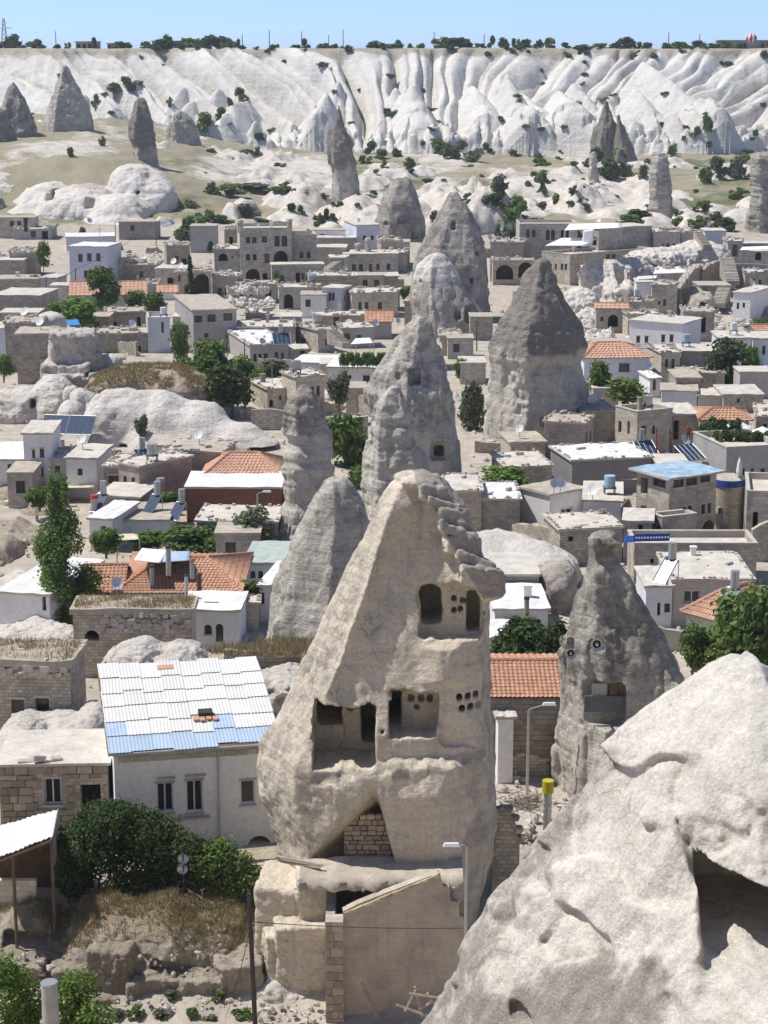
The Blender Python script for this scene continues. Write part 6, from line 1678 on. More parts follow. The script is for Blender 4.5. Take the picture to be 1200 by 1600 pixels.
# ------------------------------------------------------------------ walls and ruins
def wall_run(label, tops, d, yb, th=0.45, mat='rubble', d1=None, cat='wall', name='stone_wall', group=None, jag=0.12, stones=None, seed=0, kind_d=None):
    """free-standing wall with a ragged top: (px, py) along its top edge"""
    rng = random.Random(seed + int(tops[0][0]))
    n = len(tops); d1 = d1 or d
    pts = []
    for i, (px, py) in enumerate(tops):
        dd = d + (d1 - d) * (px - tops[0][0]) / max(1e-3, tops[-1][0] - tops[0][0])
        pts.append(W(px, py, dd))
    zb = min(zprof(d), min(p.z for p in pts)) - 0.5
    if yb: zb = min(W(tops[0][0], yb, d).z, min(p.z for p in pts) - 0.2)
    dense = []
    for a, b in zip(pts[:-1], pts[1:]):
        k = max(1, int((b - a).length / 0.45))
        for i in range(k):
            q = a.lerp(b, i / k); q.z += rng.uniform(-jag, jag); dense.append(q)
    dense.append(pts[-1])
    root = empty(name, (pts[0].x, pts[0].y, zb)); tag(root, label, cat, group, 'thing')
    mb = MB(); s = 0.0
    for a, b in zip(dense[:-1], dense[1:]):
        u = Vector((b.x - a.x, b.y - a.y, 0))
        if u.length < 1e-4: continue
        nn = Vector((-u.y, u.x, 0)).normalized() * th
        w = u.length
        f = lambda p, z: Vector((p.x, p.y, z))
        mb.face([f(a, zb), f(b, zb), b, a], [(s, 0), (s + w, 0), (s + w, b.z - zb), (s, a.z - zb)])
        mb.face([f(b, zb) + nn, f(a, zb) + nn, a + nn, b + nn], [(s, 0), (s + w, 0), (s + w, 2), (s, 2)])
        mb.face([a, b, b + nn, a + nn], [(s, 0), (s + w, 0), (s + w, th), (s, th)])
        s += w
    for p, sg in ((dense[0], 1), (dense[-1], -1)):
        u = Vector((dense[1].x - dense[0].x, dense[1].y - dense[0].y, 0)); nn = Vector((-u.y, u.x, 0)).normalized() * th
        q = [Vector((p.x, p.y, zb)), p, p + nn, Vector((p.x, p.y, zb)) + nn]
        mb.face(q if sg > 0 else q[::-1], [(0, 0), (0, 1), (th, 1), (th, 0)])
    mb.build('wall', M[mat], root)
    # cap stones on top
    if stones:
        for a, b in zip(dense[:-1], dense[1:]):
            nn = Vector((-(b.y - a.y), b.x - a.x, 0)).normalized()
            c = (a + b) / 2 + nn * th * 0.5 + Vector((0, 0, 0.04))
            sc = rng.uniform(0.8, 1.1)
            link('cap_stone', STN[stones][rng.randrange(5)], root, c - Vector(root.location), (rng.uniform(-.15, .15), rng.uniform(-.15, .15), math.atan2(b.y - a.y, b.x - a.x)), ((b - a).length * sc, th * 1.05, rng.uniform(.14, .26)))
    return root
wr = wall_run('low dry stone wall behind the corrugated roof', [(350, 1022), (400, 1022), (440, 1024), (470, 1026)], 107, 1066, stones='stones_pale')
a_, b_ = W(350, 1060, 106.97), W(470, 1060, 106.97)
stone_face(wr, a_, Vector((1, 0, 0)), Vector((0, -1, 0)), b_.x - a_.x, W(350, 1024, 107).z - a_.z, [], 0.5, 0.32, 'stones_tan', th=0.14)
wall_run('long diagonal stone wall climbing the rocky bank', [(1030, 500), (1050, 470), (1070, 440), (1085, 420), (1100, 412)], 287, None, 1.2, 'rubble', 318, jag=0.3, seed=1)
wall_run('curved stone wall under the stair tower', [(1098, 424), (1110, 412), (1125, 408), (1140, 402)], 315, None, 0.8, 'rubble', 322, jag=0.2, seed=2)
wall_run('stone retaining wall under the dish house', [(800, 818), (830, 820), (872, 826)], 147, 872, 0.6, 'rubble', 143, jag=0.1, seed=3)
wall_run('ruined wall with gaps behind the rubble heap', [(165, 394), (178, 390), (190, 398), (204, 392), (215, 402), (232, 388), (246, 386), (258, 400)], 372, None, 0.6, 'rubble', jag=0.5, seed=4)
wall_run('broken walls left of the cypress', [(168, 412), (180, 404), (196, 408), (215, 420), (240, 418)], 352, None, 0.6, 'rubble', jag=0.4, seed=5)
wall_run('thick old wall in front of the tan block', [(60, 590), (80, 584), (95, 586), (106, 600)], 209, 645, 0.8, 'rubble', jag=0.2, seed=6)
wall_run('terrace wall at the foot of the great cone', [(742, 690), (760, 692), (800, 694)], 184, 724, 0.6, 'rubble', jag=0.1, seed=7)
wall_run('yard wall below the spire base', [(735, 728), (760, 734), (795, 738)], 176, 752, 0.5, 'rubble', jag=0.25, seed=8)
wall_run('crumbling wall behind the striped lamp', [(360, 872), (385, 850), (410, 838), (432, 828)], 146, None, 0.5, 'rubble', 150, jag=0.2, seed=9)
wall_run('pale yard wall right of the banded spire', [(515, 656), (540, 654), (575, 650)], 186, None, 0.4, 'grey', jag=0.02, seed=10)
wall_run('yard wall with a white cap in the centre', [(392, 640), (430, 640), (470, 646)], 196, None, 0.4, 'rubble', jag=0.05, seed=11)
wall_run('brown terrace wall under the vine rows', [(850, 700), (880, 704)], 183, None, 0.4, 'tan', jag=0.05, seed=12)
wall_run('grey parapet wall of the upper right terrace', [(1150, 412), (1175, 412), (1205, 414)], 318, None, 0.4, 'grey', jag=0.02, seed=13)
wall_run('low wall right of the restaurant', [(1085, 700), (1100, 690), (1120, 696), (1140, 700)], 180, None, 0.4, 'cream', jag=0.02, seed=14)
wall_run('rough yard wall in front of the right red roof', [(1000, 978), (1030, 982), (1075, 990)], 119, None, 0.4, 'grey', jag=0.1, seed=15)
wall_run('tall rubble wall at the right edge by the shaded house', [(1176, 830), (1188, 820), (1215, 808)], 142, None, 0.6, 'rubble', jag=0.15, seed=16)
wall_run('ruined block wall at the foot of the carved spire', [(770, 1275), (785, 1262), (798, 1270), (806, 1290), (812, 1320)], 83, None, 0.5, 'rubble', jag=0.15, seed=17, stones='stones_tan')
wall_run('broken masonry behind the tall street lamp', [(790, 1188), (806, 1182), (820, 1190), (842, 1180), (858, 1196)], 96.5, None, 0.5, 'rubble', jag=0.35, seed=18, stones='stones_pale')

# ruin in front of the carved spire
def ruin():
    root = empty('ruined_house', (W(520, 1590, 75.5).x, 75.5, -3.6)); tag(root, 'roofless ruined house with a sloping wall in front of the carved spire', 'ruin')
    base = Vector(root.location)
    Z = -3.6
    # front wall with sloping top and broken right end
    tops = [(536, 1424), (560, 1412), (600, 1396), (640, 1381), (684, 1364), (688, 1366), (692, 1385), (702, 1386), (704, 1408), (716, 1410), (718, 1432), (730, 1434), (734, 1462), (742, 1464)]
    mb = MB(); th = 0.42; s = 0
    P = [W(x, y, 75.6 + (x - 536) * 0.0045) for x, y in tops]
    nn = Vector((-0.1, 1, 0)).normalized() * th
    for a, b in zip(P[:-1], P[1:]):
        w = max(0.001, b.x - a.x); A, B = Vector((a.x, a.y, Z)), Vector((b.x, b.y, Z))
        mb.face([A, B, b, a], [(s, 0), (s + w, 0), (s + w, b.z - Z), (s, a.z - Z)])
        mb.face([B + nn, A + nn, a + nn, b + nn], [(s, 0), (s + w, 0), (s + w, 2), (s, 2)])
        mb.face([a, b, b + nn, a + nn], [(s, 0), (s + w, 0), (s + w, th), (s, th)])
        s += w
    mb.build('front_wall', M['ruin'], root)
    # square pier at the corner and left side wall
    a = W(508, 1440, 75.2); b = W(536, 1436, 75.2)
    mb = MB(); mb.obox(Vector((a.x, 75.15, Z)), Vector((1, 0, 0)), Vector((0, 1, 0)), b.x - a.x, 0.8, a.z - Z); mb.build('corner_pier', M['stone'], root)
    stone_face(root, Vector((a.x, 75.15, Z)), Vector((1, 0, 0)), Vector((0, -1, 0)), b.x - a.x, a.z - Z, [], 0.45, 0.38, 'stones_tan', th=0.1, name='block', prow=0.01)
    p = W(508, 1362, 78.6)
    mb = MB(); mb.hexa([Vector((a.x, 75.95, Z)), Vector((a.x + 0.4, 75.95, Z)), Vector((a.x + 0.4, 79.5, Z)), Vector((a.x, 79.5, Z)), Vector((a.x, 75.95, a.z)), Vector((a.x + 0.4, 75.95, a.z)), Vector((a.x + 0.4, 79.5, p.z)), Vector((a.x, 79.5, p.z))])
    mb.build('side_wall', M['ruin'], root)
    # capping slabs along the sloping top
    rng = random.Random(4)
    for i in range(16):
        f = i / 16; x = 538 + f * 146; y = 1423 - f * 60
        c = W(x + 4.5, y - 1, 75.8 + (x - 536) * 0.0045)
        link('cap_slab', STN['stones_tan'][i % 5], root, c - base, (0, -0.38, 0.1), (0.34, 0.62, rng.uniform(.10, .16)))
    # remains of the earth roof on beams behind
    q0, q1 = W(470, 1344, 78.2), W(722, 1350, 78.2)
    mb = MB(); n = 24
    for i in range(n):
        xa = q0.x + (q1.x - q0.x) * i / n; xb = q0.x + (q1.x - q0.x) * (i + 1) / n
        def pt(x, j):
            f = (x - q0.x) / (q1.x - q0.x)
            y = 76.2 + j * 0.55 + (0.12 * math.sin(f * 23) + 0.1 * math.sin(f * 51)) * (1 - j / 4) + 0.5 * f
            return Vector((x, y, q0.z - 0.25 * (1 - j / 4) + 0.05 * math.sin(x * 1.7 + j) + 0.02 * math.sin(x * 6.1 + 2 * j)))
        for j in range(4): mb.face([pt(xa, j), pt(xb, j), pt(xb, j + 1), pt(xa, j + 1)])
        mb.face([pt(xa, 0) - Vector((0, 0, .35)), pt(xb, 0) - Vector((0, 0, .35)), pt(xb, 0), pt(xa, 0)])
    mb.build('earth_roof', M['roof_earth'], root, smooth=True)
    for i in range(9):
        x = q0.x + (q1.x - q0.x) * (i + 0.5) / 9
        mb = MB(); mb.tube((x, 76.35 + 0.12 * (i % 3), q0.z - 0.62), (x + 0.1, 79, q0.z - 0.4), 0.07, n=6); mb.build('beam', M['pale_wood'], root)
    for (x0, y0), (x1, y1) in (((432, 1338), (504, 1352)), ((440, 1346), (500, 1356)), ((510, 1362), (600, 1378)), ((505, 1356), (580, 1372))):
        mb = MB(); mb.tube(W(x0, y0, 78.2), W(x1, y1, 77.4), 0.06, n=6); mb.build('pole', M['pale_wood'], root)
ruin()
# infill of squared blocks in the hollow of the spire
bw = empty('block_infill', tuple(W(540, 1336, 79.3))); tag(bw, 'low infill of squared tan blocks in the hollow of the carved spire', 'wall', None, 'thing')
a_, b_ = W(538, 1340, 79.0), W(613, 1340, 79.0)
mb = MB(); mb.obox(a_ + Vector((0, 0.1, -0.4)), Vector((1, 0, 0)), Vector((0, 1, 0)), b_.x - a_.x, 0.5, 2.1); mb.build('core', M['tan'], bw)
stone_face(bw, a_ + Vector((0, 0.08, -0.3)), Vector((1, 0, 0)), Vector((0, -1, 0)), b_.x - a_.x, 2.35, [], 0.34, 0.24, 'stones_tan', th=0.26, gap=0.03, rnd=0.3, name='block', prow=0.05)

# sheet roofed shed in the lower left corner
def shed():
    root = empty('shed', tuple(W(30, 1420, 80))); tag(root, 'open shed with a sloping pale sheet roof in the lower left corner', 'shed')
    A, B = W(-30, 1352, 78.6), W(80, 1308, 79.6); C_, D = W(88, 1266, 84.5), W(-30, 1300, 84)
    rng = random.Random(2)
    for i in range(5):
        f0, f1 = i / 5, (i + 1) / 5 + 0.02
        p = [A.lerp(B, f0), A.lerp(B, f1), D.lerp(C_, f1), D.lerp(C_, f0)]
        dz = Vector((0, 0, 0.03 * (i % 2) + 0.02)); mb = MB()
        n = 10
        for k in range(n):
            g0, g1 = k / n, (k + 1) / n
            z0, z1 = Vector((0, 0, 0.03 * math.sin(k * 1.9))), Vector((0, 0, 0.03 * math.sin((k + 1) * 1.9)))
            q = [p[0].lerp(p[1], g0) + dz + z0, p[0].lerp(p[1], g1) + dz + z1, p[3].lerp(p[2], g1) + dz + z1, p[3].lerp(p[2], g0) + dz + z0]
            mb.face(q)
        mb.build('roof_sheet', M['sheet_white'], root, smooth=True)
    mb = MB(); k = Vector((0, 0, -0.16))
    mb.tube(A + k, B + k, 0.07); mb.build('beam', M['wood'], root)
    for q in (A.lerp(B, 0.45), B, C_, D.lerp(C_, 0.5)):
        mb = MB(); mb.tube(q + k, (q.x, q.y, -1.6), 0.08, n=6); mb.build('post', M['wood'], root)
    for i in range(6):
        q = B.lerp(C_, (i + 0.5) / 6); hgt = rng.uniform(0.7, 1.5)
        mb = MB(); mb.hexa([q + Vector((0.02, -0.45, -hgt)), q + Vector((0.08, -0.45, -hgt)), q + Vector((0.08, 0.45, -hgt)), q + Vector((0.02, 0.45, -hgt)), q + Vector((0, -0.45, 0)), q + Vector((0.06, -0.45, 0)), q + Vector((0.06, 0.45, 0)), q + Vector((0, 0.45, 0))])
        mb.build('side_sheet', M['metal'], root)
    a, b = W(-30, 1376, 81.4), W(56, 1376, 81.4)
    mb = MB(); mb.obox(Vector((a.x, 81.4, -3)), Vector((1, 0, 0)), Vector((0, 1, 0)), b.x - a.x, 0.3, a.z + 3); mb.build('low_wall', M['cream'], root)
    mb = MB(); mb.obox(Vector((a.x, 83.8, -2)), Vector((1, 0, 0)), Vector((0, 1, 0)), b.x - a.x + 1.4, 0.2, D.z + 1.7); mb.build('back_wall', M['wood'], root)
shed()

# ------------------------------------------------------------------ street furniture
def street_lamp(label, px, yt, yb, ax, ay, d=None):
    d = d or GD(yb)
    top = W(px, yt, d); foot = Vector((top.x, d, zprof(d) - 0.2)); root = empty('street_lamp', tuple(foot)); tag(root, label, 'street lamp', 'grey street lamps')
    arm = W(ax, ay, d)
    s = 1 if arm.x > top.x else -1
    mb = MB(); mb.tube(foot, top, 0.085, 0.06, 8); mb.build('pole', M['metal'], root)
    mb = MB(); mb.path([top, top + Vector((s * 0.12, 0, 0.1)), Vector((arm.x - s * 0.4, d, arm.z - 0.02))], 0.035); mb.build('arm', M['metal'], root)
    c = Vector((arm.x - s * 0.25, d, arm.z)); mb = MB()
    mb.hexa([c + Vector((-.35, -.12, -.05)), c + Vector((.35, -.12, -.05)), c + Vector((.35, .12, -.05)), c + Vector((-.35, .12, -.05)), c + Vector((-.28, -.07, .08)), c + Vector((.28, -.07, .08)), c + Vector((.28, .07, .08)), c + Vector((-.28, .07, .08))])
    mb.build('lamp_head', M['dish'], root)
street_lamp('grey street lamp standing between the two spires', 826, 1110, 1245, 866, 1100, 93)
street_lamp('grey street lamp beside the foreground rock slope', 729, 1324, 1470, 696, 1320, 73)
street_lamp('grey street lamp in front of the brick house', 402, 772, 866, 422, 768)
def pole(label, px, yt, yb, d=None, r=0.09, tilt=0.0, mat='wood', group='thin utility poles among the houses', cross=False):
    d = d or GD(yb); t = W(px + tilt, yt, d); f = W(px, yb, d)
    f.z = min(f.z, zprof(d)) - 0.3 if d < 600 else f.z - 0.5
    root = empty('utility_pole', tuple(f)); tag(root, label, 'pole', group)
    mb = MB(); mb.tube(f, t, r, r * 0.8, 6); mb.build('shaft', M[mat], root)
    if cross:
        mb = MB(); mb.tube(t + Vector((-0.8, 0, -0.4)), t + Vector((0.8, 0, -0.4)), 0.05, n=5); mb.build('crossarm', M[mat], root)
pole('dark leaning pole standing in front of the earthen bank', 400, 1396, 1606, 73.2, 0.12, -11, 'dark_metal', None)
for i, (px, yt, yb) in enumerate([(72, 432, 482), (118, 419, 470), (244, 345, 384), (180, 345, 392), (492, 436, 492), (571, 424, 448), (745, 500, 548), (382, 533, 578), (700, 700, 740), (1008, 656, 700), (1150, 548, 606)]):
    pole('thin wooden utility pole rising between the roofs of the town', px, yt, yb, r=0.1)
pole('dark pole with a stay in front of the cream house on the right', 1030, 540, 590, None, 0.16, 0, 'dark_metal', None)
pole('thin antenna mast on the dark grey building', 1047, 670, 745, 171, 0.07, 0, 'dark_metal', None)
pole('twin red mast beside the antenna mast', 1026, 668, 750, 172, 0.09, 0, 'red', None)
# concrete pillar, yellow topped pipe
r_ = empty('concrete_pillar', tuple(W(77, 1640, 71))); tag(r_, 'round concrete pillar rising from the greenery in the lower left', 'pillar')
t_ = W(77, 1536, 71); mb = MB(); mb.tube((t_.x, 71, -3.4), t_, 0.34, 0.34, 20); mb.build('shaft', M['concrete'], r_, smooth=False)
mb = MB(); mb.tube(t_, t_ + Vector((0, 0, 0.06)), 0.36, 0.33, 20); mb.build('cap', M['metal'], r_)
r_ = empty('pipe_post', tuple(W(856, 1275, 88))); tag(r_, 'short grey post with a yellow cylinder on top', 'post')
t_ = W(856, 1238, 88); mb = MB(); mb.tube((t_.x, 88, -0.4), t_, 0.2, 0.2, 14); mb.build('post', M['metal'], r_)
mb = MB(); mb.tube(t_, t_ + Vector((0, 0, 0.62)), 0.28, 0.28, 18); mb.build('yellow_cap', M['yellow'], r_)
def branch_pile(label, cx, cy, d, n, w, h, seed, mat='twig', name='branch_pile', dm=1.2):
    rng = random.Random(seed); c = W(cx, cy, d); root = empty(name, tuple(c)); tag(root, label, 'wood pile')
    mb = MB()
    for i in range(n):
        p = c + Vector((rng.gauss(0, w * 0.4), rng.gauss(0, dm * 0.4), rng.uniform(0, h)))
        q = rng.uniform(0, 6.28); ln = rng.uniform(0.4, 1.3); e = Vector((math.cos(q), math.sin(q), rng.uniform(-.5, .5))) * ln
        mb.tube(p - e / 2, p + e / 2 + Vector((0, 0, rng.uniform(-.1, .1))), rng.uniform(0.012, 0.035), 0.01, 4, caps=False)
    o = mb.build('branches', M[mat], root); o['kind'] = 'stuff'
branch_pile('heap of dead branches beside the yellow topped post', 815, 1262, 88, 130, 1.5, 0.6, 1)
branch_pile('heap of dead twigs at the edge of the large bush', 330, 1400, 82.2, 420, 3.2, 0.9, 2, dm=1.5)
for i, (x0, y0, x1, y1) in enumerate([(632, 1580, 650, 1545), (640, 1552, 690, 1560), (655, 1578, 700, 1548), (620, 1570, 670, 1588), (648, 1542, 660, 1590), (668, 1552, 690, 1582)]):
    a, b = W(x0, y0, 73.5 + i * 0.1), W(x1, y1, 73.8 + i * 0.1)
    mb = MB(); mb.tube(a, b, 0.06, n=4); o = mb.build('plank', M['pale_wood']); 
    tag(o, 'loose wooden plank in the pile at the foot of the ruin', 'plank', 'planks piled at the foot of the ruin')
a, b = W(565, 1535, 74.6), W(588, 1588, 74.0)
mb = MB(); mb.tube(a, b, 0.1, n=4); tag(mb.build('timber', M['wood']), 'dark timber leaning against the ruin wall', 'timber')

# loudspeakers and slab on the speaker spire
def horn(label, px, py, d, r):
    c = W(px, py, d); root = empty('loudspeaker', tuple(c)); tag(root, label, 'loudspeaker', 'loudspeakers on the rock spire')
    mb = MB(); mb.lathe([(r, 0.0), (r * 0.98, -0.03), (r * 0.62, -0.16), (r * 0.3, -0.3), (0.02, -0.32)], 20, 0, c, 'y'); mb.build('horn', M['dish'], root, smooth=True)
    mb = MB(); mb.lathe([(0.0, 0.02), (r * 0.22, -0.02), (r * 0.26, -0.2)], 14, 0, c, 'y'); mb.build('core', M['dish'], root, smooth=True)
    mb = MB(); mb.lathe([(r * 0.6, -0.15), (r * 0.24, -0.22)], 16, 0, c, 'y'); mb.build('throat', M['black'], root, smooth=True)
    mb = MB(); mb.tube(c + Vector((0, 0.3, -0.05)), c + Vector((0, 0.9, -0.1)), 0.07, n=6); mb.build('bracket', M['dark_metal'], root)
horn('large white horn loudspeaker facing out of the rock spire', 933, 1008, 91.55, 0.34)
horn('smaller white horn loudspeaker at the left of the rock spire', 892, 1022, 92.1, 0.28)
def slab(label, x0, y0, x1, y1, d, mat, name):
    a, b = W(x0, y1, d), W(x1, y0, d)
    mb = MB(); mb.box((a.x, d, a.z), (b.x, d + 0.12, b.z), jit=0.01); tag(mb.build(name, M[mat]), label, 'slab')
slab('dark grey stone slab set in the niche of the speaker spire', 913, 1088, 978, 1113, 92.6, 'slab_stone', 'stone_slab')
slab('pale upright panel above the dark slab in the niche', 925, 1068, 949, 1088, 92.7, 'concrete', 'panel')
slab('brown wooden shutter beside the pale panel in the niche', 953, 1066, 964, 1088, 92.7, 'wood', 'shutter')

def cable(label, pts, sag, r=0.02, mat='dark_metal'):
    P = [W(*p) for p in pts]; mb = MB()
    for a, b in zip(P[:-1], P[1:]):
        n = 10; q = [a.lerp(b, i / n) - Vector((0, 0, sag * 4 * (i / n) * (1 - i / n))) for i in range(n + 1)]
        mb.path(q, r, 4)
    tag(mb.build('cable', M[mat]), label, 'cable', 'overhead cables')
cable('thin cable crossing in front of the ruined house', [(389, 1440, 73.2), (742, 1450, 73.0)], 0.12)
cable('slack cable from the twin dishes to the reed canopy', [(286, 1352, 80.5), (430, 1350, 82)], 0.1, 0.015)
cable('cable hanging from the dark leaning pole', [(391, 1450, 73.2), (352, 1590, 75)], 0.3, 0.015)
cable('slack cable in front of the dark yard wall', [(300, 824, 147), (392, 816, 148)], 0.5, 0.03, 'dish')
cable('cable above the pink house towards the brick house', [(262, 728, 165), (300, 752, 162)], 0.2, 0.03)
cable('long cable over the dark grey building', [(880, 738, 168), (1000, 748, 165)], 0.3, 0.03, 'dish')
cable('cable between the poles at the stone hotel', [(492, 438, 292), (571, 428, 320)], 0.5, 0.04)
cable('long cable over the upper left roofs', [(72, 434, 298), (118, 421, 306), (244, 348, 380)], 0.6, 0.04)
cable('cable along the yards below the great cone', [(745, 502, 256), (1030, 545, 222)], 1.0, 0.04)
cable('cable from the right mast to the parasols', [(1047, 676, 171), (1150, 660, 176)], 0.5, 0.03)
# ------------------------------------------------------------------ roof things
def dish(label, px, py, d, r=0.45, rz=0.3):
    c = W(px, py, d); root = empty('satellite_dish', (c.x, c.y, c.z - r - 0.5)); tag(root, label, 'satellite dish', 'satellite dishes on the roofs')
    n = Vector((0.55, -0.6, 0.5)).normalized() if rz > 0 else Vector((-0.45, -0.7, 0.5)).normalized()
    e1 = n.cross(Vector((0, 0, 1))).normalized(); e2 = e1.cross(n)
    mb = MB(); k = 12
    rings = [[c + (e1 * math.cos(6.2832 * i / k) + e2 * math.sin(6.2832 * i / k)) * (r * f) + n * (0.22 * r * f * f) for i in range(k)] for f in (0.33, 0.67, 1.0)]
    for i in range(k): mb.face([c, rings[0][i], rings[0][(i + 1) % k]])
    for a, b in zip(rings[:-1], rings[1:]):
        for i in range(k): mb.face([a[i], b[i], b[(i + 1) % k], a[(i + 1) % k]])
    mb.build('reflector', M['dish'], root, smooth=True)
    mb = MB(); mb.tube(c - e2 * r * 0.9 + n * 0.2 * r, c + n * r * 1.0, 0.02, n=4); mb.build('feed_arm', M['metal'], root)
    mb = MB(); mb.tube(c - n * 0.05, (c.x, c.y + 0.15, c.z - r - 0.5), 0.035, n=5); mb.build('mast', M['metal'], root)
for i, (px, py, d, r, s, lab) in enumerate([
    (866, 757, 142, 0.5, 1, 'left satellite dish on the roof of the small white house'), (876, 756, 142.3, 0.55, 1, 'right satellite dish on the roof of the small white house'),
    (924, 705, 172, 0.55, 1, 'white dish on the roof of the dark grey building'), (926, 766, 146, 0.5, -1, 'dish behind the plain white house'),
    (1044, 716, 168, 0.6, 1, 'dish beside the faded blue sheet roof'), (1070, 686, 181, 0.6, 1, 'dish below the standing person'),
    (182, 912, 121, 0.45, 1, 'brownish dish at the corner of the red hip roof'), (410, 534, 238, 0.5, 1, 'dish on the long house with five windows'),
    (622, 502, 262, 0.5, 1, 'dish beside the tan house against the carved cone'), (766, 372, 335, 0.6, 1, 'dish above the grey wall behind the great cone'),
    (403, 610, 212, 0.7, 1, 'dish on the low courtyard house'), (545, 505, 262, 0.6, -1, 'dish near the dark red door'), (140, 345, 372, 0.6, 1, 'dish on the long bluish building'),
    (587, 504, 258, 0.5, 1, 'dish on the little tiled house'), (1079, 1013, 112, 0.35, 1, 'small dish beside the pale stone house with orange roof')]):
    dish(lab, px, py, d, r, s)
r_ = empty('dish_post', tuple(W(286, 1385, 80.6))); tag(r_, 'post with two grey dishes in front of the large bush', 'satellite dish')
t_ = W(286, 1342, 80.6)
mb = MB(); mb.tube((t_.x, 80.6, -0.8), t_ + Vector((0, 0, 0.35)), 0.03, n=6); mb.build('post', M['dark_metal'], r_)
for k, dz in enumerate((0.05, -0.45)):
    c = t_ + Vector((0.02 - 0.05 * k, -0.1, dz)); mb = MB(); mb.lathe([(0.0, -0.12), (0.16, -0.09), (0.25, 0.0)], 16, 0, c, 'y'); mb.build('reflector', M['metal'], r_, smooth=True)

def solar(label, px, py, d, w, ln, tilt=35, rz=0.0, tank=True, panels=1):
    c = W(px, py, d); root = empty('solar_heater', tuple(c), 0); tag(root, label, 'solar heater', 'solar water heaters on the roofs')
    ca, sa = math.cos(R(tilt)), math.sin(R(tilt)); cz, sz = math.cos(rz), math.sin(rz)
    U = Vector((cz, sz, 0)); B = Vector((-sz, cz, 0)); S = (B * ca + Vector((0, 0, sa)))
    n = U.cross(S)
    for k in range(panels):
        o = c + U * (k * (w + 0.08))
        mb = MB(); mb.hexa([o, o + U * w, o + U * w + S * ln, o + S * ln] + [q + n * 0.08 for q in (o, o + U * w, o + U * w + S * ln, o + S * ln)])
        p = mb.build('panel', M['panel'], root)
        mb = MB()
        for (a, b) in ((o, o + U * w), (o + U * w, o + U * w + S * ln), (o + U * w + S * ln, o + S * ln), (o + S * ln, o)): mb.tube(a + n * 0.09, b + n * 0.09, 0.04, n=4)
        for i in range(1, 4): mb.tube(o + U * (w * i / 4) + n * 0.09, o + U * (w * i / 4) + S * ln + n * 0.09, 0.015, n=4)
        q = mb.build('frame', M['metal'], p); q.location = (0, 0, 0)
    if tank:
        tt = c + S * ln + Vector((0, 0, 0.15)) + U * w * 0.5
        mb = MB(); mb.tube(tt - Vector((0, 0, 0.1)), tt + Vector((0, 0, 1.0)), 0.27, 0.27, 12); mb.build('tank', M['metal'], root)
    mb = MB(); e = c + S * ln
    for q in (e, e + U * w): mb.tube(q, (q.x, q.y, c.z - 0.1), 0.03, n=4)
    mb.tube(e, e + U * w, 0.03, n=4)
    mb.build('stand', M['metal'], root)
for a in [('pair of large solar panels above the white tower house', 62, 678, 186, 2.6, 2.4, 40, -0.15, False, 2), ('solar heater on the pink house roof', 214, 727, 171, 1.6, 1.9, 35, 0.3, True, 1),
          ('solar heater leftmost on the wide grey roof', 222, 803, 150, 1.0, 1.9, 45, -0.6, True, 1), ('solar heater at the end of the wide grey roof', 262, 812, 149, 1.0, 1.7, 45, -0.6, True, 1),
          ('solar panel on the roof of the long house with five windows', 428, 539, 237, 2.2, 2.0, 38, 0.2, True, 1), ('solar heater on the bluish annexe', 1020, 910, 121, 1.0, 2.0, 42, -0.7, True, 1),
          ('solar heater on the orange roof of the right house', 1120, 957, 111.5, 0.9, 1.9, 40, -0.6, True, 1), ('solar panels beside the faded blue sheet roof', 1075, 722, 168, 2.2, 2.2, 30, 0.6, False, 1),
          ('solar heater beside the poplar on the brown store', 140, 800, 152, 1.0, 1.8, 45, -0.5, True, 1), ('solar panels near the twin red mast', 1000, 712, 174, 2.0, 1.8, 35, 0.4, True, 1),
          ('solar panel in front of the long white house', 1050, 505, 281, 2.4, 2.2, 30, 0.7, False, 1)]: solar(*a)
# roof pipes on the red hip roof
def roof_pipe(label, px, yt, yb, d, r, mat='concrete', cap='dark_metal', name='chimney_pipe'):
    t, f = W(px, yt, d), W(px, yb, d); root = empty(name, tuple(f)); tag(root, label, 'chimney')
    mb = MB(); mb.tube(f - Vector((0, 0, 0.6)), t, r, r, 10); mb.build('pipe', M[mat], root)
    mb = MB(); mb.tube(t, t + Vector((0, 0, r * 0.9)), r * 1.25, r * 1.1, 10); mb.build('cap', M[cap], root)
roof_pipe('tall round chimney with a dark cap behind the red hip roof', 263, 856, 885, 122, 0.17)
roof_pipe('square chimney carrying an orange tub on the red hip roof', 300, 876, 890, 121, 0.15, 'concrete', 'red_plastic')
roof_pipe('short white flue on the slope of the red hip roof', 291, 900, 915, 117.5, 0.11, 'dish')
roof_pipe('round rusty flue beside the white flue on the red roof', 311, 898, 908, 118, 0.16, 'wood', 'wood')
roof_pipe('grey chimney on the left hip of the red roof', 237, 886, 900, 119, 0.14, 'concrete')
roof_pipe('tall grey chimney on the roof below the brick house', 377, 776, 806, 158, 0.22)
roof_pipe('round grey tank on a stand above the brick house', 326, 725, 758, 166, 0.3, 'metal', 'metal')
roof_pipe('dark chimney on the brick house roof', 378, 737, 752, 165, 0.2, 'wood')
roof_pipe('white chimney with a red cap in front of the brown store', 147, 778, 800, 152, 0.28, 'concrete', 'red')
roof_pipe('grey tank leftmost behind the wide grey roof', 251, 752, 780, 158, 0.32, 'metal', 'metal')
roof_pipe('stovepipe on the low grey house under the cave hill', 40, 343, 357, 372, 0.4, 'dark_metal')
roof_pipe('narrow white chimney on the white roofed low house', 823, 936, 950, 116, 0.16, 'stones_tan')
roof_pipe('left chimney on the cream house with a row of windows', 559, 384, 397, 348, 0.5, 'stone', 'roof_pale')
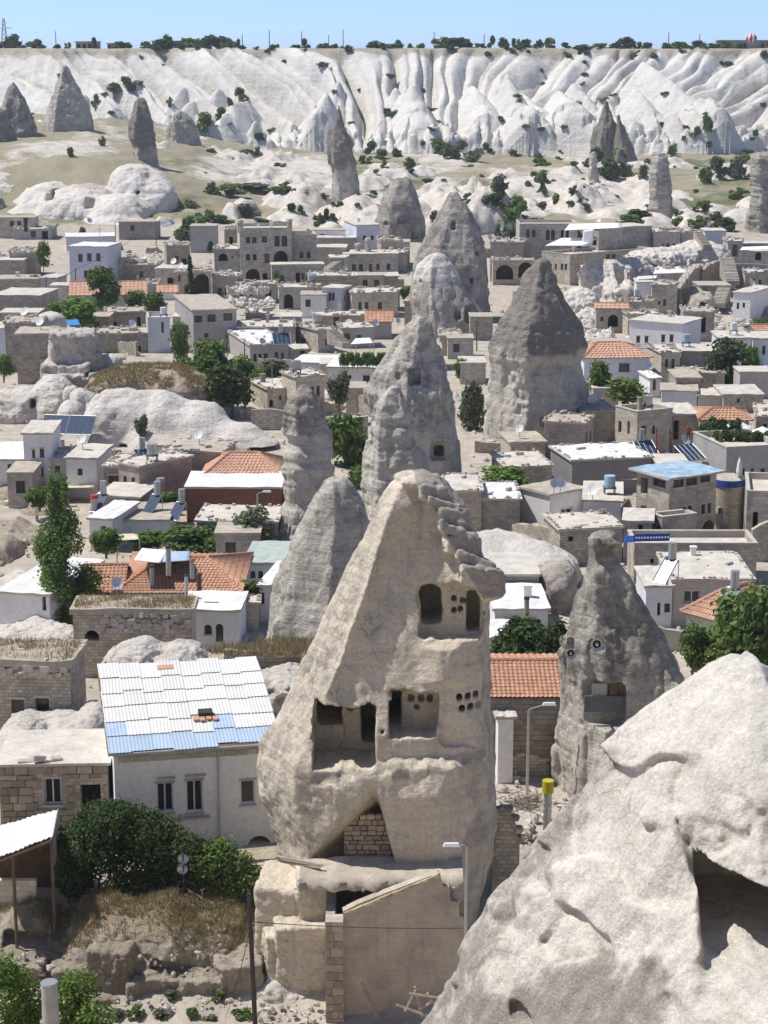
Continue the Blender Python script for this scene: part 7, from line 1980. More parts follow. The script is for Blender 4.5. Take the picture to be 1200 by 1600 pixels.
roof_pipe('right chimney on the cream house with a row of windows', 575, 376, 396, 347, 0.5, 'stone', 'roof_pale')
roof_pipe('corner chimney on the left of the stone hotel roof', 375, 348, 358, 334, 0.55, 'stone', 'roof_pale')
roof_pipe('corner chimney on the right of the stone hotel roof', 452, 346, 358, 334, 0.5, 'stone', 'roof_pale')
roof_pipe('grey ornament lamp on the bluish annexe roof', 1042, 872, 900, 122, 0.13, 'dish', 'tarp')

def canopy(label, quad, mat, d0, d1, posts=True, sag=0.12, name='canopy', th=0.04, group=None, legs=2.4):
    """cloth or sheet stretched over four photo points: front left, front right (at d0), back right, back left (at d1)"""
    P = [W(quad[0][0], quad[0][1], d0), W(quad[1][0], quad[1][1], d0), W(quad[2][0], quad[2][1], d1), W(quad[3][0], quad[3][1], d1)]
    root = empty(name, (P[0].x, P[0].y, P[0].z - legs)); tag(root, label, 'canopy', group)
    n = 8; mb = MB(); rng = random.Random(int(quad[0][0]))
    def S(i, j):
        u, v = i / n, j / n
        p = P[0].lerp(P[1], u).lerp(P[3].lerp(P[2], u), v)
        p = p.copy(); p.z -= sag * 16 * u * (1 - u) * v * (1 - v) * (0.7 + 0.3 * math.sin(i * 2.1 + j)); return p
    for i in range(n):
        for j in range(n):
            q = [S(i, j), S(i + 1, j), S(i + 1, j + 1), S(i, j + 1)]
            mb.face([p + Vector((0, 0, th)) for p in q]); mb.face(q[::-1])
    for i in range(n):
        for a, b in ((S(i, 0), S(i + 1, 0)), (S(i + 1, n), S(i, n)), (S(0, i + 1), S(0, i)), (S(n, i), S(n, i + 1))):
            mb.face([a, b, b + Vector((0, 0, th)), a + Vector((0, 0, th))])
    mb.build('sheet', M[mat], root, smooth=True)
    if posts:
        for p in P:
            mb = MB(); mb.tube(p - Vector((0, 0, 0.02)), p - Vector((0, 0, legs)), 0.05, n=5); mb.build('post', M['metal'], root)
canopy('large white canopy on the hotel terrace', [(852, 384), (912, 384), (936, 372), (878, 372)], 'cloth', 300, 312, legs=2.6)
canopy('flat white awning high on the hotel terrace', [(882, 360), (972, 356), (970, 348), (890, 350)], 'cloth', 308, 322, legs=2.8)
canopy('white curtain panel hanging under the hotel awning', [(908, 386), (926, 384), (928, 358), (912, 360)], 'cloth', 305, 305.5, posts=False, sag=0.05, legs=2.4)
canopy('white canopy over the terrace at the right edge', [(1156, 391), (1215, 389), (1215, 384), (1160, 386)], 'cloth', 306, 313)
canopy('thin pale canopy over the shaded roof terrace', [(994, 437), (1040, 434), (1036, 430), (996, 432)], 'sheet_white', 294, 300)
canopy('white sheet roof on the stepped house', [(1020, 428), (1076, 426), (1072, 420), (1024, 422)], 'roof_white', 294, 302)
canopy('white canopy beside the vine terrace', [(548, 538), (584, 536), (578, 528), (556, 529)], 'cloth', 234, 240)
canopy('orange awning over the cream house door', [(1020, 463), (1046, 462), (1045, 457), (1022, 457)], 'orange', 292, 294, legs=1.8)
canopy('beige fabric roof beside the poplar', [(66, 764), (148, 762), (142, 747), (72, 750)], 'awning', 162, 168, legs=2.5)
canopy('blue tarpaulin left of the ruined terrace', [(94, 509), (126, 508), (122, 499), (97, 501)], 'tarp', 246, 252, legs=1.5)
canopy('white plastic sheet spread behind the red hip roof', [(209, 876), (250, 880), (262, 860), (222, 857)], 'cloth', 124, 130, posts=False, sag=0.3, legs=1)
canopy('grey plastic sheets heaped behind the red hip roof', [(236, 880), (296, 876), (298, 862), (256, 862)], 'sheet_blue', 125, 131, posts=False, sag=-0.25, legs=1)
canopy('small beige awning below the wide grey roof', [(182, 845), (218, 843), (214, 834), (184, 835)], 'awning', 141, 144, legs=1.8)
canopy('blue sheet roof over the terrace at the right edge', [(1178, 574), (1215, 572), (1212, 564), (1182, 566)], 'blue_roof', 230, 236)
canopy('blue sheet on the roof behind the bluish house', [(1135, 530), (1172, 528), (1168, 522), (1140, 524)], 'blue_roof', 246, 252, posts=False, legs=1)
canopy('reed mat canopy beside the white house arch', [(368, 1346), (436, 1342), (436, 1322), (372, 1328)], 'straw', 81.8, 85.5, legs=2.2, sag=0.25)

def parasol(label, px, py, w, d, closed=False):
    c = W(px, py, d); root = empty('parasol', (c.x, c.y, c.z - 2.3)); tag(root, label, 'parasol', 'white parasols on the terraces')
    r = w / 2 * mpp(d, py)
    mb = MB()
    if closed:
        mb.lathe([(0.02, 0.1), (0.16, -0.3), (0.26, -1.1), (0.2, -1.5), (0.04, -1.5)], 10, 0, c)
    else:
        k = 8
        for i in range(k):
            a0, a1 = 6.2832 * i / k, 6.2832 * (i + 1) / k
            p0, p1 = c + Vector((r * math.cos(a0), r * math.sin(a0), -0.62)), c + Vector((r * math.cos(a1), r * math.sin(a1), -0.62))
            mb.face([c + Vector((0, 0, 0.05)), p0, p1]); mb.face([p0, p0 - Vector((0, 0, .14)), p1 - Vector((0, 0, .14)), p1])
    mb.build('cloth', M['cloth'], root)
    mb = MB(); mb.tube(c, c - Vector((0, 0, 2.3)), 0.03, n=6); mb.build('pole', M['metal'], root)
parasol('open white parasol left on the restaurant terrace', 1153, 657, 44, 176)
parasol('open white parasol right on the restaurant terrace', 1192, 667, 52, 173)
parasol('closed white parasol on the round tower terrace', 1156, 716, 10, 156, True)
# round tower beside the blue roofed hotel
def tower():
    d = 152; a, b = W(1116, 760, d), W(1166, 760, d); r = (b.x - a.x) / 2; c = Vector(((a.x + b.x) / 2, d + r * 0.6, 0))
    root = empty('round_tower', (c.x, c.y, -0.5)); tag(root, 'half round stone tower with a blue banner around its terrace', 'tower')
    n = 28; zt = a.z; mb = MB()
    for i in range(n):
        a0, a1 = math.pi + math.pi * i / n * 1.0, math.pi + math.pi * (i + 1) / n * 1.0
        p0, p1 = c + Vector((r * math.cos(a0), r * math.sin(a0), 0)), c + Vector((r * math.cos(a1), r * math.sin(a1), 0))
        s = r * math.pi / n
        mb.face([p0 + Vector((0, 0, -0.5)), p1 + Vector((0, 0, -0.5)), p1 + Vector((0, 0, zt)), p0 + Vector((0, 0, zt))], [(i * s, 0), (i * s + s, 0), (i * s + s, zt), (i * s, zt)])
    x0, x1 = c - Vector((r, 0, 0)), c + Vector((r, 0, 0))
    mb.obox(Vector((x0.x, c.y + 0.003, -0.5)), Vector((1, 0, 0)), Vector((0, 1, 0)), 2 * r, 4.5, zt + 0.5)
    mb.build('wall', M['stone'], root)
    mb = MB(); mb.face([c + Vector((r * math.cos(math.pi + math.pi * i / n), r * math.sin(math.pi + math.pi * i / n), zt)) for i in range(n + 1)]); mb.build('terrace', M['roof_pale'], root)
    mb = MB()
    for i in range(n):
        a0, a1 = math.pi + math.pi * i / n, math.pi + math.pi * (i + 1) / n; k = r + 0.06
        p0, p1 = c + Vector((k * math.cos(a0), k * math.sin(a0), zt)), c + Vector((k * math.cos(a1), k * math.sin(a1), zt))
        mb.face([p0, p1, p1 + Vector((0, 0, 0.55)), p0 + Vector((0, 0, 0.55))])
    mb.build('banner', M['banner'], root)
    for px, py, w, h in ((1126, 798, 9, 11), (1150, 842, 8, 20)):
        s = mpp(d, py); q = W(px, py, d - r * 0.25)
        ang = math.acos(max(-1, min(1, (q.x - c.x) / r))); y = c.y - r * math.sin(ang)
        mb = MB(); mb.box((q.x - w * s / 2, y - 0.06, q.z - h * s / 2), (q.x + w * s / 2, y + 0.3, q.z + h * s / 2)); f = mb.build('window', M['frame_stone'], root)
        mb = MB(); mb.box((q.x - w * s / 2 + .07, y - 0.07, q.z - h * s / 2 + .07), (q.x + w * s / 2 - .07, y, q.z + h * s / 2 - .07)); p = mb.build('pane', M['glass'], f); p.location = (0, 0, 0)
tower()
def strip(label, x0, y0, x1, y1, h, d, mat, name, cat, d1=None):
    a, b = W(x0, y0, d), W(x1, y1, d1 or d); u = Vector((b.x - a.x, b.y - a.y, 0)); n = Vector((u.y, -u.x, 0)).normalized() * 0.05
    mb = MB(); mb.hexa([a + n, b + n, b - n, a - n, a + n + Vector((0, 0, h)), b + n + Vector((0, 0, h)), b - n + Vector((0, 0, h)), a - n + Vector((0, 0, h))])
    return tag(mb.build(name, M[mat]), label, cat)
bn = strip('blue banner with white ornaments along the cube house terrace', 992, 846, 1046, 845, 0.55, 134.3, 'banner', 'banner', 'banner')
for k in range(12):
    f = (k + 0.5) / 12; p = W(992, 846, 134.24).lerp(W(1046, 845, 134.24), f) + Vector((0, -0.03, 0.27))
    mb = MB(); mb.lathe([(0.0, 0.02), (0.09, 0.0)], 6, 0, p, 'y'); o = mb.build('ornament', M['cloth'], bn); o.location = (0, 0, 0)
b2 = strip('short blue banner on the side of the cube house terrace', 975, 848, 991, 847, 0.5, 136, 'banner', 'banner', 'banner', 134.4)
# stairs
def stairs(label, p0, p1, n, w, mat='cream', name='stairs', group=None, side=(0.6, 0.8)):
    a, b = Vector(p0), Vector(p1); root = empty(name, tuple(a)); tag(root, label, 'stairs', group)
    dr = Vector((b.x - a.x, b.y - a.y, 0)); dr.normalize(); nn = Vector((-dr.y, dr.x, 0))
    st = (Vector((b.x, b.y, 0)) - Vector((a.x, a.y, 0))).length / n; hz = (b.z - a.z) / n
    for i in range(n):
        q = a + dr * (st * i)
        mb = MB(); mb.obox(Vector((q.x, q.y, a.z - 0.6)), dr, nn, st * 1.02, w, 0.6 + hz * (i + 1)); mb.build('step', M[mat], root)
stairs('outdoor stair climbing to the blue roofed hotel door', W(976, 812, 150), W(1010, 774, 152), 14, 1.2)
stairs('long stair climbing to the stair tower', W(1156, 440, 305), W(1146, 402, 318), 16, 2.2, 'stone')
stairs('short stair below the long stair', W(1132, 475, 290), W(1142, 448, 300), 12, 2.0, 'stone')
stairs('stair beside the two windowed house in the centre', W(548, 536, 243), W(524, 514, 247), 12, 1.2, 'tan')
stairs('stair at the right of the stone hotel', W(498, 432, 330), W(540, 404, 336), 12, 1.6, 'stone')
stairs('wooden stair under the bluish house on the upper right', W(1112, 384, 322), W(1096, 362, 330), 10, 1.4, 'pale_wood')

# standing person on the roof terrace
def person():
    d = 178; f = W(1075, 691, d)
    hgt = 1.7
    J = {'pel': (0, 0, .92), 'che': (0, 0, 1.25), 'nek': (0, 0, 1.46), 'hed': (0, -.02, 1.6), 'top': (0, 0, 1.7), 'lk': (.1, .0, .5), 'la': (.11, .03, .06), 'lt': (.12, -.12, .03), 'rk': (-.1, -.03, .5), 'ra': (-.12, .03, .06), 'rt': (-.13, -.12, .03),
         'ls': (.19, 0, 1.39), 'le': (.25, .02, 1.12), 'lh': (.22, -.12, .92), 'rs': (-.19, 0, 1.39), 're': (-.25, .02, 1.12), 'rh': (-.2, -.14, .95), 'lhp': (.09, 0, .88), 'rhp': (-.09, 0, .88)}
    E = [('pel', 'che'), ('che', 'nek'), ('nek', 'hed'), ('hed', 'top'), ('pel', 'lhp'), ('lhp', 'lk'), ('lk', 'la'), ('la', 'lt'), ('pel', 'rhp'), ('rhp', 'rk'), ('rk', 'ra'), ('ra', 'rt'), ('che', 'ls'), ('ls', 'le'), ('le', 'lh'), ('che', 'rs'), ('rs', 're'), ('re', 'rh')]
    RAD = {'pel': .15, 'che': .17, 'nek': .06, 'hed': .1, 'top': .07, 'lk': .065, 'rk': .065, 'la': .045, 'ra': .045, 'lt': .04, 'rt': .04, 'ls': .07, 'rs': .07, 'le': .045, 're': .045, 'lh': .035, 'rh': .035, 'lhp': .1, 'rhp': .1}
    names = list(J); me = bpy.data.meshes.new('person')
    me.from_pydata([J[n] for n in names], [(names.index(a), names.index(b)) for a, b in E], [])
    root = link('person', me, loc=tuple(f)); 
    root.modifiers.new('skin', 'SKIN'); sb = root.modifiers.new('sub', 'SUBSURF'); sb.levels = 1; sb.render_levels = 1
    for i, n in enumerate(names):
        me.skin_vertices[0].data[i].radius = (RAD[n], RAD[n] * 0.85); me.skin_vertices[0].data[i].use_root = n == 'pel'
    t = NT('clothes'); tc = t.n('ShaderNodeTexCoord').outputs['Object']; sp = t.n('ShaderNodeSeparateXYZ'); t.l(tc, sp.inputs[0])
    c = t.mix(t.math('GREATER_THAN', sp.outputs[2], 0.93), (0.05, 0.06, 0.10), (0.42, 0.07, 0.06))
    c = t.mix(t.math('GREATER_THAN', sp.outputs[2], 1.47), c, (0.35, 0.22, 0.16)); c = t.mix(t.math('GREATER_THAN', sp.outputs[2], 1.64), c, (0.02, 0.015, 0.012))
    me.materials.append(t.out(c)); tag(root, 'person in a red top standing on the roof terrace near the restaurant', 'person')
person()

# ------------------------------------------------------------------ plateau edge
def rim_pt(px, dy=6):
    x = (px - 600) / FPX * 680
    y = 664 + dy
    return Vector(((px - 600) / FPX * y * 1.0, y, RIM_Z))
for i, (px, h) in enumerate([(426, 6.5), (475, 6), (516, 4.8), (538, 6.5), (688, 4.5), (676, 6), (752, 5), (854, 4), (1032, 6), (1079, 5), (102, 6), (385, 5)]):
    p = rim_pt(px, 8 + (i % 3) * 4); root = empty('utility_pole', (p.x, p.y, p.z - 1)); tag(root, 'thin pole on the skyline above the white cliff', 'pole', 'poles along the skyline')
    mb = MB(); mb.tube((p.x, p.y, p.z - 1), (p.x, p.y, p.z + h), 0.16, 0.12, 5); mb.build('shaft', M['dark_metal'], root)
# lattice pylon
p = rim_pt(24, 60); p.x *= 1.0; root = empty('pylon', (p.x, p.y, p.z)); tag(root, 'distant lattice pylon on the left skyline', 'pylon')
mb = MB()
for s in ((-1, -1), (1, -1), (1, 1), (-1, 1)): mb.tube((p.x + s[0] * 1.2, p.y + s[1] * 1.2, p.z), (p.x + s[0] * .25, p.y + s[1] * .25, p.z + 11.5), 0.12, 0.1, 4)
for k in range(7):
    z0, z1 = p.z + k * 1.6, p.z + (k + 1) * 1.6; w0, w1 = 1.2 - k * .13, 1.2 - (k + 1) * .13
    for s in (-1, 1): mb.tube((p.x - w0 * s, p.y - w0, z0), (p.x + w1 * s, p.y - w1, z1), 0.08, n=4)
mb.build('lattice', M['metal'], root)
for z, w in ((8.0, 3.0), (9.8, 2.2)):
    mb = MB(); mb.tube((p.x - w, p.y, p.z + z), (p.x + w, p.y, p.z + z), 0.13, n=4); mb.build('crossarm', M['metal'], root)
# striped balloon shaped tank
p = rim_pt(1157, 10); root = empty('striped_tank', tuple(p)); tag(root, 'red and white striped balloon shaped tank on the right skyline', 'tank')
cz = p.z + 3.6; rr = 2.1; n = 16
for k in range(n):
    mb = MB()
    for j in range(8):
        t0, t1 = -1.2 + 2.7 * j / 8, -1.2 + 2.7 * (j + 1) / 8
        a0, a1 = 6.2832 * k / n, 6.2832 * (k + 1) / n
        mb.face([(p.x + rr * math.cos(t) * math.cos(a), p.y + rr * math.cos(t) * math.sin(a), cz + rr * 0.8 * math.sin(t)) for t, a in ((t0, a0), (t0, a1), (t1, a1), (t1, a0))])
    mb.build('stripe', M['red' if k % 2 else 'cloth'], root, smooth=True)
mb = MB(); mb.tube((p.x, p.y, p.z - 0.5), (p.x, p.y, cz - 1.6), 0.9, 0.8, 10); mb.build('stem', M['dish'], root)
for lab, x0, x1, hh, mat in (('low grey building at the left end of the skyline', -10, 34, 2.2, 'grey'), ('flat house behind the skyline trees on the left', 132, 166, 2.4, 'tan'), ('long low house with a dark front on the skyline', 248, 290, 2.6, 'grey'),
                             ('pale hut at the edge of the skyline', 292, 326, 2.2, 'white'), ('small hut left of the long skyline house', 180, 204, 1.8, 'grey'), ('long reddish building on the right skyline', 1108, 1215, 2.8, 'pink')):
    a, b = rim_pt(x0, 9), rim_pt(x1, 9); root = empty('skyline_house', (a.x, a.y, a.z - 1)); tag(root, lab, 'house')
    O = Vector((a.x, a.y, a.z - 1)); L_ = b.x - a.x
    hs = [(L_ * (k + 0.5) / 4 - 0.6, 1.3, L_ * (k + 0.5) / 4 + 0.6, 1.3 + hh * 0.6, False, 0.5) for k in range(4)]
    mb = MB(); facade(mb, O, Vector((1, 0, 0)), Vector((0, -1, 0)), L_, hh + 1, hs)
    mb.obox(O + Vector((0, 0.6, 0)), Vector((1, 0, 0)), Vector((0, 1, 0)), L_, 5, hh + 0.98); mb.build('wall', M[mat], root)
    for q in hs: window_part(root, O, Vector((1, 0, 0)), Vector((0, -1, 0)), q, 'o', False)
    mb = MB(); mb.box((a.x - .4, a.y - .5, a.z + hh), (b.x + .4, a.y + 6, a.z + hh + 0.25)); mb.build('roof', M['roof_earth'], root)

# tanks, dishes and aerials on the roofs
RC = random.Random(33)
def roof_clutter():
    for lab, T_, r, l, L1, L2, d, kind in ALLH:
        if d < 115 or len(lab.split()) > 8 or RC.random() < 0.25: continue
        z0 = Vector((0, 0, 0.2 if kind == 'slab' else -0.42))
        p = T_ + r * (L1 * RC.uniform(.15, .85)) + l * (L2 * RC.uniform(.15, .7)) + z0
        k = RC.randrange(3)
        if k == 0:
            root = empty('water_tank', tuple(p)); tag(root, 'water tank on the roof of the ' + lab, 'tank', 'water tanks on the roofs')
            mb = MB()
            for e in ((-.4, -.4), (.4, -.4), (.4, .4), (-.4, .4)): mb.tube(p + Vector((e[0], e[1], -.05)), p + Vector((e[0], e[1], .5)), 0.04, n=4)
            mb.box((p.x - .5, p.y - .5, p.z + .5), (p.x + .5, p.y + .5, p.z + .56)); mb.build('stand', M['dark_metal'], root)
            mb = MB(); mb.tube(p + Vector((0, 0, .56)), p + Vector((0, 0, 1.5)), 0.45, 0.45, 12); mb.build('tank', M[RC.choice(['metal', 'dish', 'blue_roof'])], root)
        elif k == 1:
            root = empty('aerial', tuple(p)); tag(root, 'thin aerial mast on the roof of the ' + lab, 'aerial', 'aerials on the roofs')
            mb = MB(); h_ = RC.uniform(2, 3.4); mb.tube(p - Vector((0, 0, .1)), p + Vector((0, 0, h_)), 0.045, n=5); mb.build('mast', M['metal'], root)
            mb = MB()
            for q in range(5): mb.tube(p + Vector((-.5 + q * .08, 0, h_ - .1 - q * .14)), p + Vector((.5 - q * .08, 0, h_ - .1 - q * .14)), 0.022, n=4)
            mb.tube(p + Vector((0, 0, h_ - .7)), p + Vector((0, 0, h_)), 0.03, n=4); mb.build('elements', M['metal'], root)
        else:
            px, py = proj(p.x, p.y, p.z + 0.9)
            dish('satellite dish on the roof of the ' + lab, float(px), float(py), p.y, RC.uniform(.4, .6), RC.choice((1, -1)))
roof_clutter()

# filler houses and low walls crowding the lanes
FR = random.Random(12)
fill_mats = ['stone', 'tan', 'grey', 'cream', 'rubble', 'stone', 'white']
HP = [(o.location.copy(), o['label']) for o in COL.objects if o.parent is None and o.get('category') in ('house', 'rock spire', 'rock outcrop')]
MATW = {'stone': 'stone', 'tan': 'tan', 'grey': 'grey', 'cream': 'cream', 'rubble': 'rough stone', 'white': 'white'}
USED = set()
def near_label(pre, p, most=16):
    for q, lab in sorted(HP, key=lambda t: (t[0].x - p.x) ** 2 + ((t[0].y - p.y) * 0.7) ** 2):
        t = pre + ' the ' + lab
        if len(t.split()) <= most and t not in USED:
            USED.add(t); return t
    return pre + ' the crowded roofs'
def filler(px0, px1, d, ztop, mat, dep, k):
    a = W(px0, 500, d); b = W(px1, 500, d)
    zb = zprof(d) - 0.5
    root = empty('village_house', (a.x, d, zb)); tag(root, near_label('small %s house half hidden near' % MATW[mat], a), 'house', 'half hidden small houses')
    O = Vector((a.x, d, zb)); L_ = b.x - a.x; hh = ztop - zb; X_ = Vector((1, 0, 0)); Y_ = Vector((0, 1, 0))
    hs = []
    u = 0.7
    while u < L_ - 1.4 and hh > 2.2:
        if FR.random() < 0.6: hs.append((u, hh - 1.7, u + 0.8, hh - 0.6, False, 0.22))
        u += FR.uniform(1.5, 2.6)
    mb = MB(); facade(mb, O, X_, -Y_, L_, hh, hs); facade(mb, O + X_ * L_, Y_, X_, dep, hh, []); facade(mb, O + Y_ * dep, -Y_, -X_, dep, hh, []); facade(mb, O + X_ * L_ + Y_ * dep, -X_, Y_, L_, hh, [])
    mb.build('wall', M[mat], root)
    for q in hs: window_part(root, O, X_, -Y_, q, 'w', False)
    mb = MB(); mb.obox(O + Vector((-.12, -.12, hh + 0.002)), X_, Y_, L_ + .24, dep + .24, 0.16); mb.build('roof', M[FR.choice(['roof_pale', 'roof_earth', 'roof_earth', 'roof_pale'])], root)
for k, (px0, px1, d, h) in enumerate([
    (0, 60, 395, 4), (190, 250, 392, 3.5), (300, 340, 372, 5), (80, 120, 300, 3.2), (0, 40, 335, 3.5), (270, 320, 262, 3.2), (470, 510, 286, 3.4), (520, 560, 292, 3.0), (560, 600, 312, 3.5), (420, 470, 262, 3.2),
    (700, 740, 245, 2.6), (735, 770, 262, 3.2), (720, 760, 225, 2.5), (930, 990, 236, 3.2), (1090, 1140, 300, 3.2), (1000, 1040, 316, 4), (940, 990, 352, 6), (1040, 1100, 352, 5), (1140, 1210, 342, 5.5), (830, 880, 362, 5),
    (480, 540, 372, 4.2), (600, 640, 352, 4.5), (1060, 1100, 212, 2.8), (1160, 1210, 215, 3), (930, 970, 205, 2.8), (1100, 1150, 188, 2.6), (1040, 1090, 162, 3), (730, 790, 160, 2.5), (540, 570, 205, 2.8), (500, 540, 222, 2.8),
    (0, 50, 236, 3), (60, 120, 225, 2.8), (120, 170, 262, 3.2), (0, 40, 160, 3), (225, 285, 172, 3), (330, 400, 140, 2.6), (0, 60, 268, 3), (640, 690, 236, 2.6), (1120, 1180, 128, 3), (780, 850, 128, 2.6)]):
    filler(px0, px1, d, zprof(d) + h, fill_mats[k % 7], FR.uniform(4, 6), k)
for k in range(44):      # the town goes on beyond both edges of the view
    right = k % 3 != 0; d_ = 130 + (k * 53) % 230
    x_ = (1225 + FR.uniform(0, 330)) if right else (-60 - FR.uniform(0, 260)); w_ = FR.uniform(7, 12) / mpp(d_)
    filler(x_ if right else x_ - w_, x_ + w_ if right else x_, d_, zprof(d_) + FR.uniform(3, 6.5), fill_mats[k % 7], FR.uniform(5, 7), k)
for k in range(46):
    py = FR.uniform(400, 900); d = GD(py); px = FR.uniform(0, 1190)
    w = FR.uniform(25, 60) * (160 / d + 0.3)
    h0 = FR.uniform(1.0, 1.9) / mpp(d)
    wall_run(near_label('low yard wall near', W(px, py, d)), [(px, py - h0), (px + w * .5, py - h0 * FR.uniform(.8, 1.1)), (px + w, py - h0 * FR.uniform(.6, 1))], d, None, 0.4, FR.choice(['rubble', 'rubble', 'tan', 'stone']), d + FR.uniform(-6, 6), group='low yard walls', jag=0.12, seed=k)

# rubble
def rubble(name, regions, seed, mat, label=None):
    rng = np.random.default_rng(seed)
    ico = np.array([(0, 0, 1), (.894, 0, .447), (.276, .851, .447), (-.724, .526, .447), (-.724, -.526, .447), (.276, -.851, .447), (.724, .526, -.447), (-.276, .851, -.447), (-.894, 0, -.447), (-.276, -.851, -.447), (.724, -.526, -.447), (0, 0, -1)])
    tri = np.array([(0, 1, 2), (0, 2, 3), (0, 3, 4), (0, 4, 5), (0, 5, 1), (1, 6, 2), (2, 7, 3), (3, 8, 4), (4, 9, 5), (5, 10, 1), (6, 7, 2), (7, 8, 3), (8, 9, 4), (9, 10, 5), (10, 6, 1), (11, 7, 6), (11, 8, 7), (11, 9, 8), (11, 10, 9), (11, 6, 10)])
    Vs, Fs = [], []; n = 0
    for x0, y0, x1, y1, cnt, r0, r1, zoff, dd in regions:
        for k in range(cnt):
            px, py = rng.uniform(x0, x1), rng.uniform(y0, y1)
            d = dd if dd else GD(py)
            p = W(px, py, d + rng.uniform(-.5, .5)); r = r0 + (r1 - r0) * rng.random() ** 2.5
            v = ico * (1 + rng.uniform(-.35, .35, (12, 1))) * r * rng.uniform(.6, 1.2, 3)
            Vs.append(v + np.array(p) + np.array([0, 0, r * 0.3 + zoff])); Fs.append(tri + n); n += 12
    o = link(name, np_mesh(name, np.concatenate(Vs), np.concatenate(Fs), mat, False))
    return tag(o, label or 'loose rubble stones scattered over the ground', 'rubble', None, 'stuff')
rubble('rubble_heap', [(352, 466, 430, 482, 260, 0.2, 0.7, 0.4, None), (355, 460, 420, 470, 120, 0.2, 0.6, 1.0, 290)], 1, M['white_rock'], 'heap of pale building rubble in front of the stone hotel')
rubble('rubble', [(0, 390, 1200, 700, 1600, 0.12, 0.5, 0, None), (0, 700, 1200, 1050, 1100, 0.08, 0.35, 0, None), (0, 1000, 480, 1330, 400, 0.06, 0.3, 0, None), (760, 1150, 900, 1330, 160, 0.06, 0.35, 0, None),
                  (160, 400, 260, 440, 200, 0.15, 0.5, 0.5, None), (880, 500, 960, 540, 260, 0.2, 0.8, 0.3, None), (1080, 440, 1200, 530, 240, 0.15, 0.6, 0.5, None)], 2, M['white_rock'])
rubble('bank_stones', [(30, 1490, 420, 1570, 260, 0.03, 0.2, 0, 77.7), (180, 1560, 420, 1600, 160, 0.03, 0.25, 0, 76.3), (400, 1570, 520, 1600, 80, 0.03, 0.2, 0, 75.5)], 3, M['white_rock'], 'loose stones crumbling from the earthen bank')
# ------------------------------------------------------------------ vegetation
def leaf_mesh(name, centres, radii, n, size, mat, seed, shell=0.55, flat=0.0, elong=1.5):
    """leaf faces spread through ellipsoid clumps"""
    rng = np.random.default_rng(seed)
    centres = np.array(centres, float); radii = np.array(radii, float)
    vol = radii.prod(1) ** (2 / 3); pick = rng.choice(len(centres), n, p=vol / vol.sum())
    v = rng.normal(size=(n, 3)); v /= np.linalg.norm(v, axis=1)[:, None]
    rr = shell + (1 - shell) * rng.random(n) ** 0.6
    rr *= 1 + 0.18 * rng.normal(size=n)
    P = centres[pick] + v * rr[:, None] * radii[pick]
    nr = v * 0.8 + rng.normal(size=(n, 3)) * 0.7 + np.array([0, 0, 0.35]); nr /= np.linalg.norm(nr, axis=1)[:, None]
    t = rng.normal(size=(n, 3)); a = np.cross(nr, t); a /= np.linalg.norm(a, axis=1)[:, None]; b = np.cross(nr, a)
    s = size * rng.uniform(0.6, 1.3, n)
    a *= (s * 0.5)[:, None]; b *= (s * 0.5 * elong)[:, None]
    bend = nr * (s * 0.18)[:, None]
    V = np.stack([P - b, P + a * 0.9 + bend, P + b, P - a * 0.9 + bend], 1).reshape(-1, 3)
    Q = np.arange(n * 4).reshape(n, 4)
    return np_mesh(name, V, Q, mat, False)

def clumps(rng, n, w, h, z0, spread=1.0, base=0.45):
    c, r = [], []
    for i in range(n):
        q = rng.uniform(0, 6.28); k = rng.uniform(0, 1) ** 0.6
        z = rng.uniform(0.1, 0.95)
        env = math.sin(math.pi * min(1, max(0.05, z * 0.85 + 0.12))) ** 0.6
        rad = rng.uniform(0.28, 0.46) * base / 0.45
        c.append((w * 0.72 * k * env * math.cos(q), w * 0.72 * k * env * math.sin(q), z0 + h * z)); r.append((w * rad, w * rad, h * rad * 0.62))
    return c, r

def trunk_mesh(name, h, r, rng, limbs=5, w=1.0):
    mb = MB(); top = Vector((rng.uniform(-.1, .1), rng.uniform(-.1, .1), h * 0.62))
    mid = Vector((rng.uniform(-.05, .05), rng.uniform(-.05, .05), h * 0.3))
    mb.tube((0, 0, -0.5), mid, r, r * 0.8, 7); mb.tube(mid, top, r * 0.8, r * 0.4, 7)
    for i in range(limbs):
        q = 6.28 * i / limbs + rng.uniform(-.4, .4); s = mid.lerp(top, rng.uniform(0, 1))
        mb.tube(s, s + Vector((math.cos(q) * w * 0.5, math.sin(q) * w * 0.5, h * rng.uniform(.15, .35))), r * 0.4, r * 0.12, 5)
    return mb.mesh(name, M['bark'])

# unit variants: 1 m half width, 2 m high
TV = {}
for mk in ('leaf', 'leaf_dark', 'leaf_bright', 'leaf_grey'):
    for s in range(4):
        rng = random.Random(s * 7 + len(mk))
        c, r = clumps(rng, 15, 1.0, 1.75, 0.12, base=0.5)
        TV[mk, s] = (leaf_mesh('crown', c, r, 2100, 0.16, M[mk], s + 1), trunk_mesh('trunk', 2.0, 0.07, rng, 5, 0.9))
BV = {}
for mk in ('leaf', 'leaf_dark', 'leaf_bright', 'leaf_grey'):
    for s in range(3):
        rng = random.Random(s * 5 + len(mk) + 100)
        c, r = clumps(rng, 8, 1.0, 1.3, -0.1)
        BV[mk, s] = leaf_mesh('bush', c, r, 420, 0.26, M[mk], s + 31)

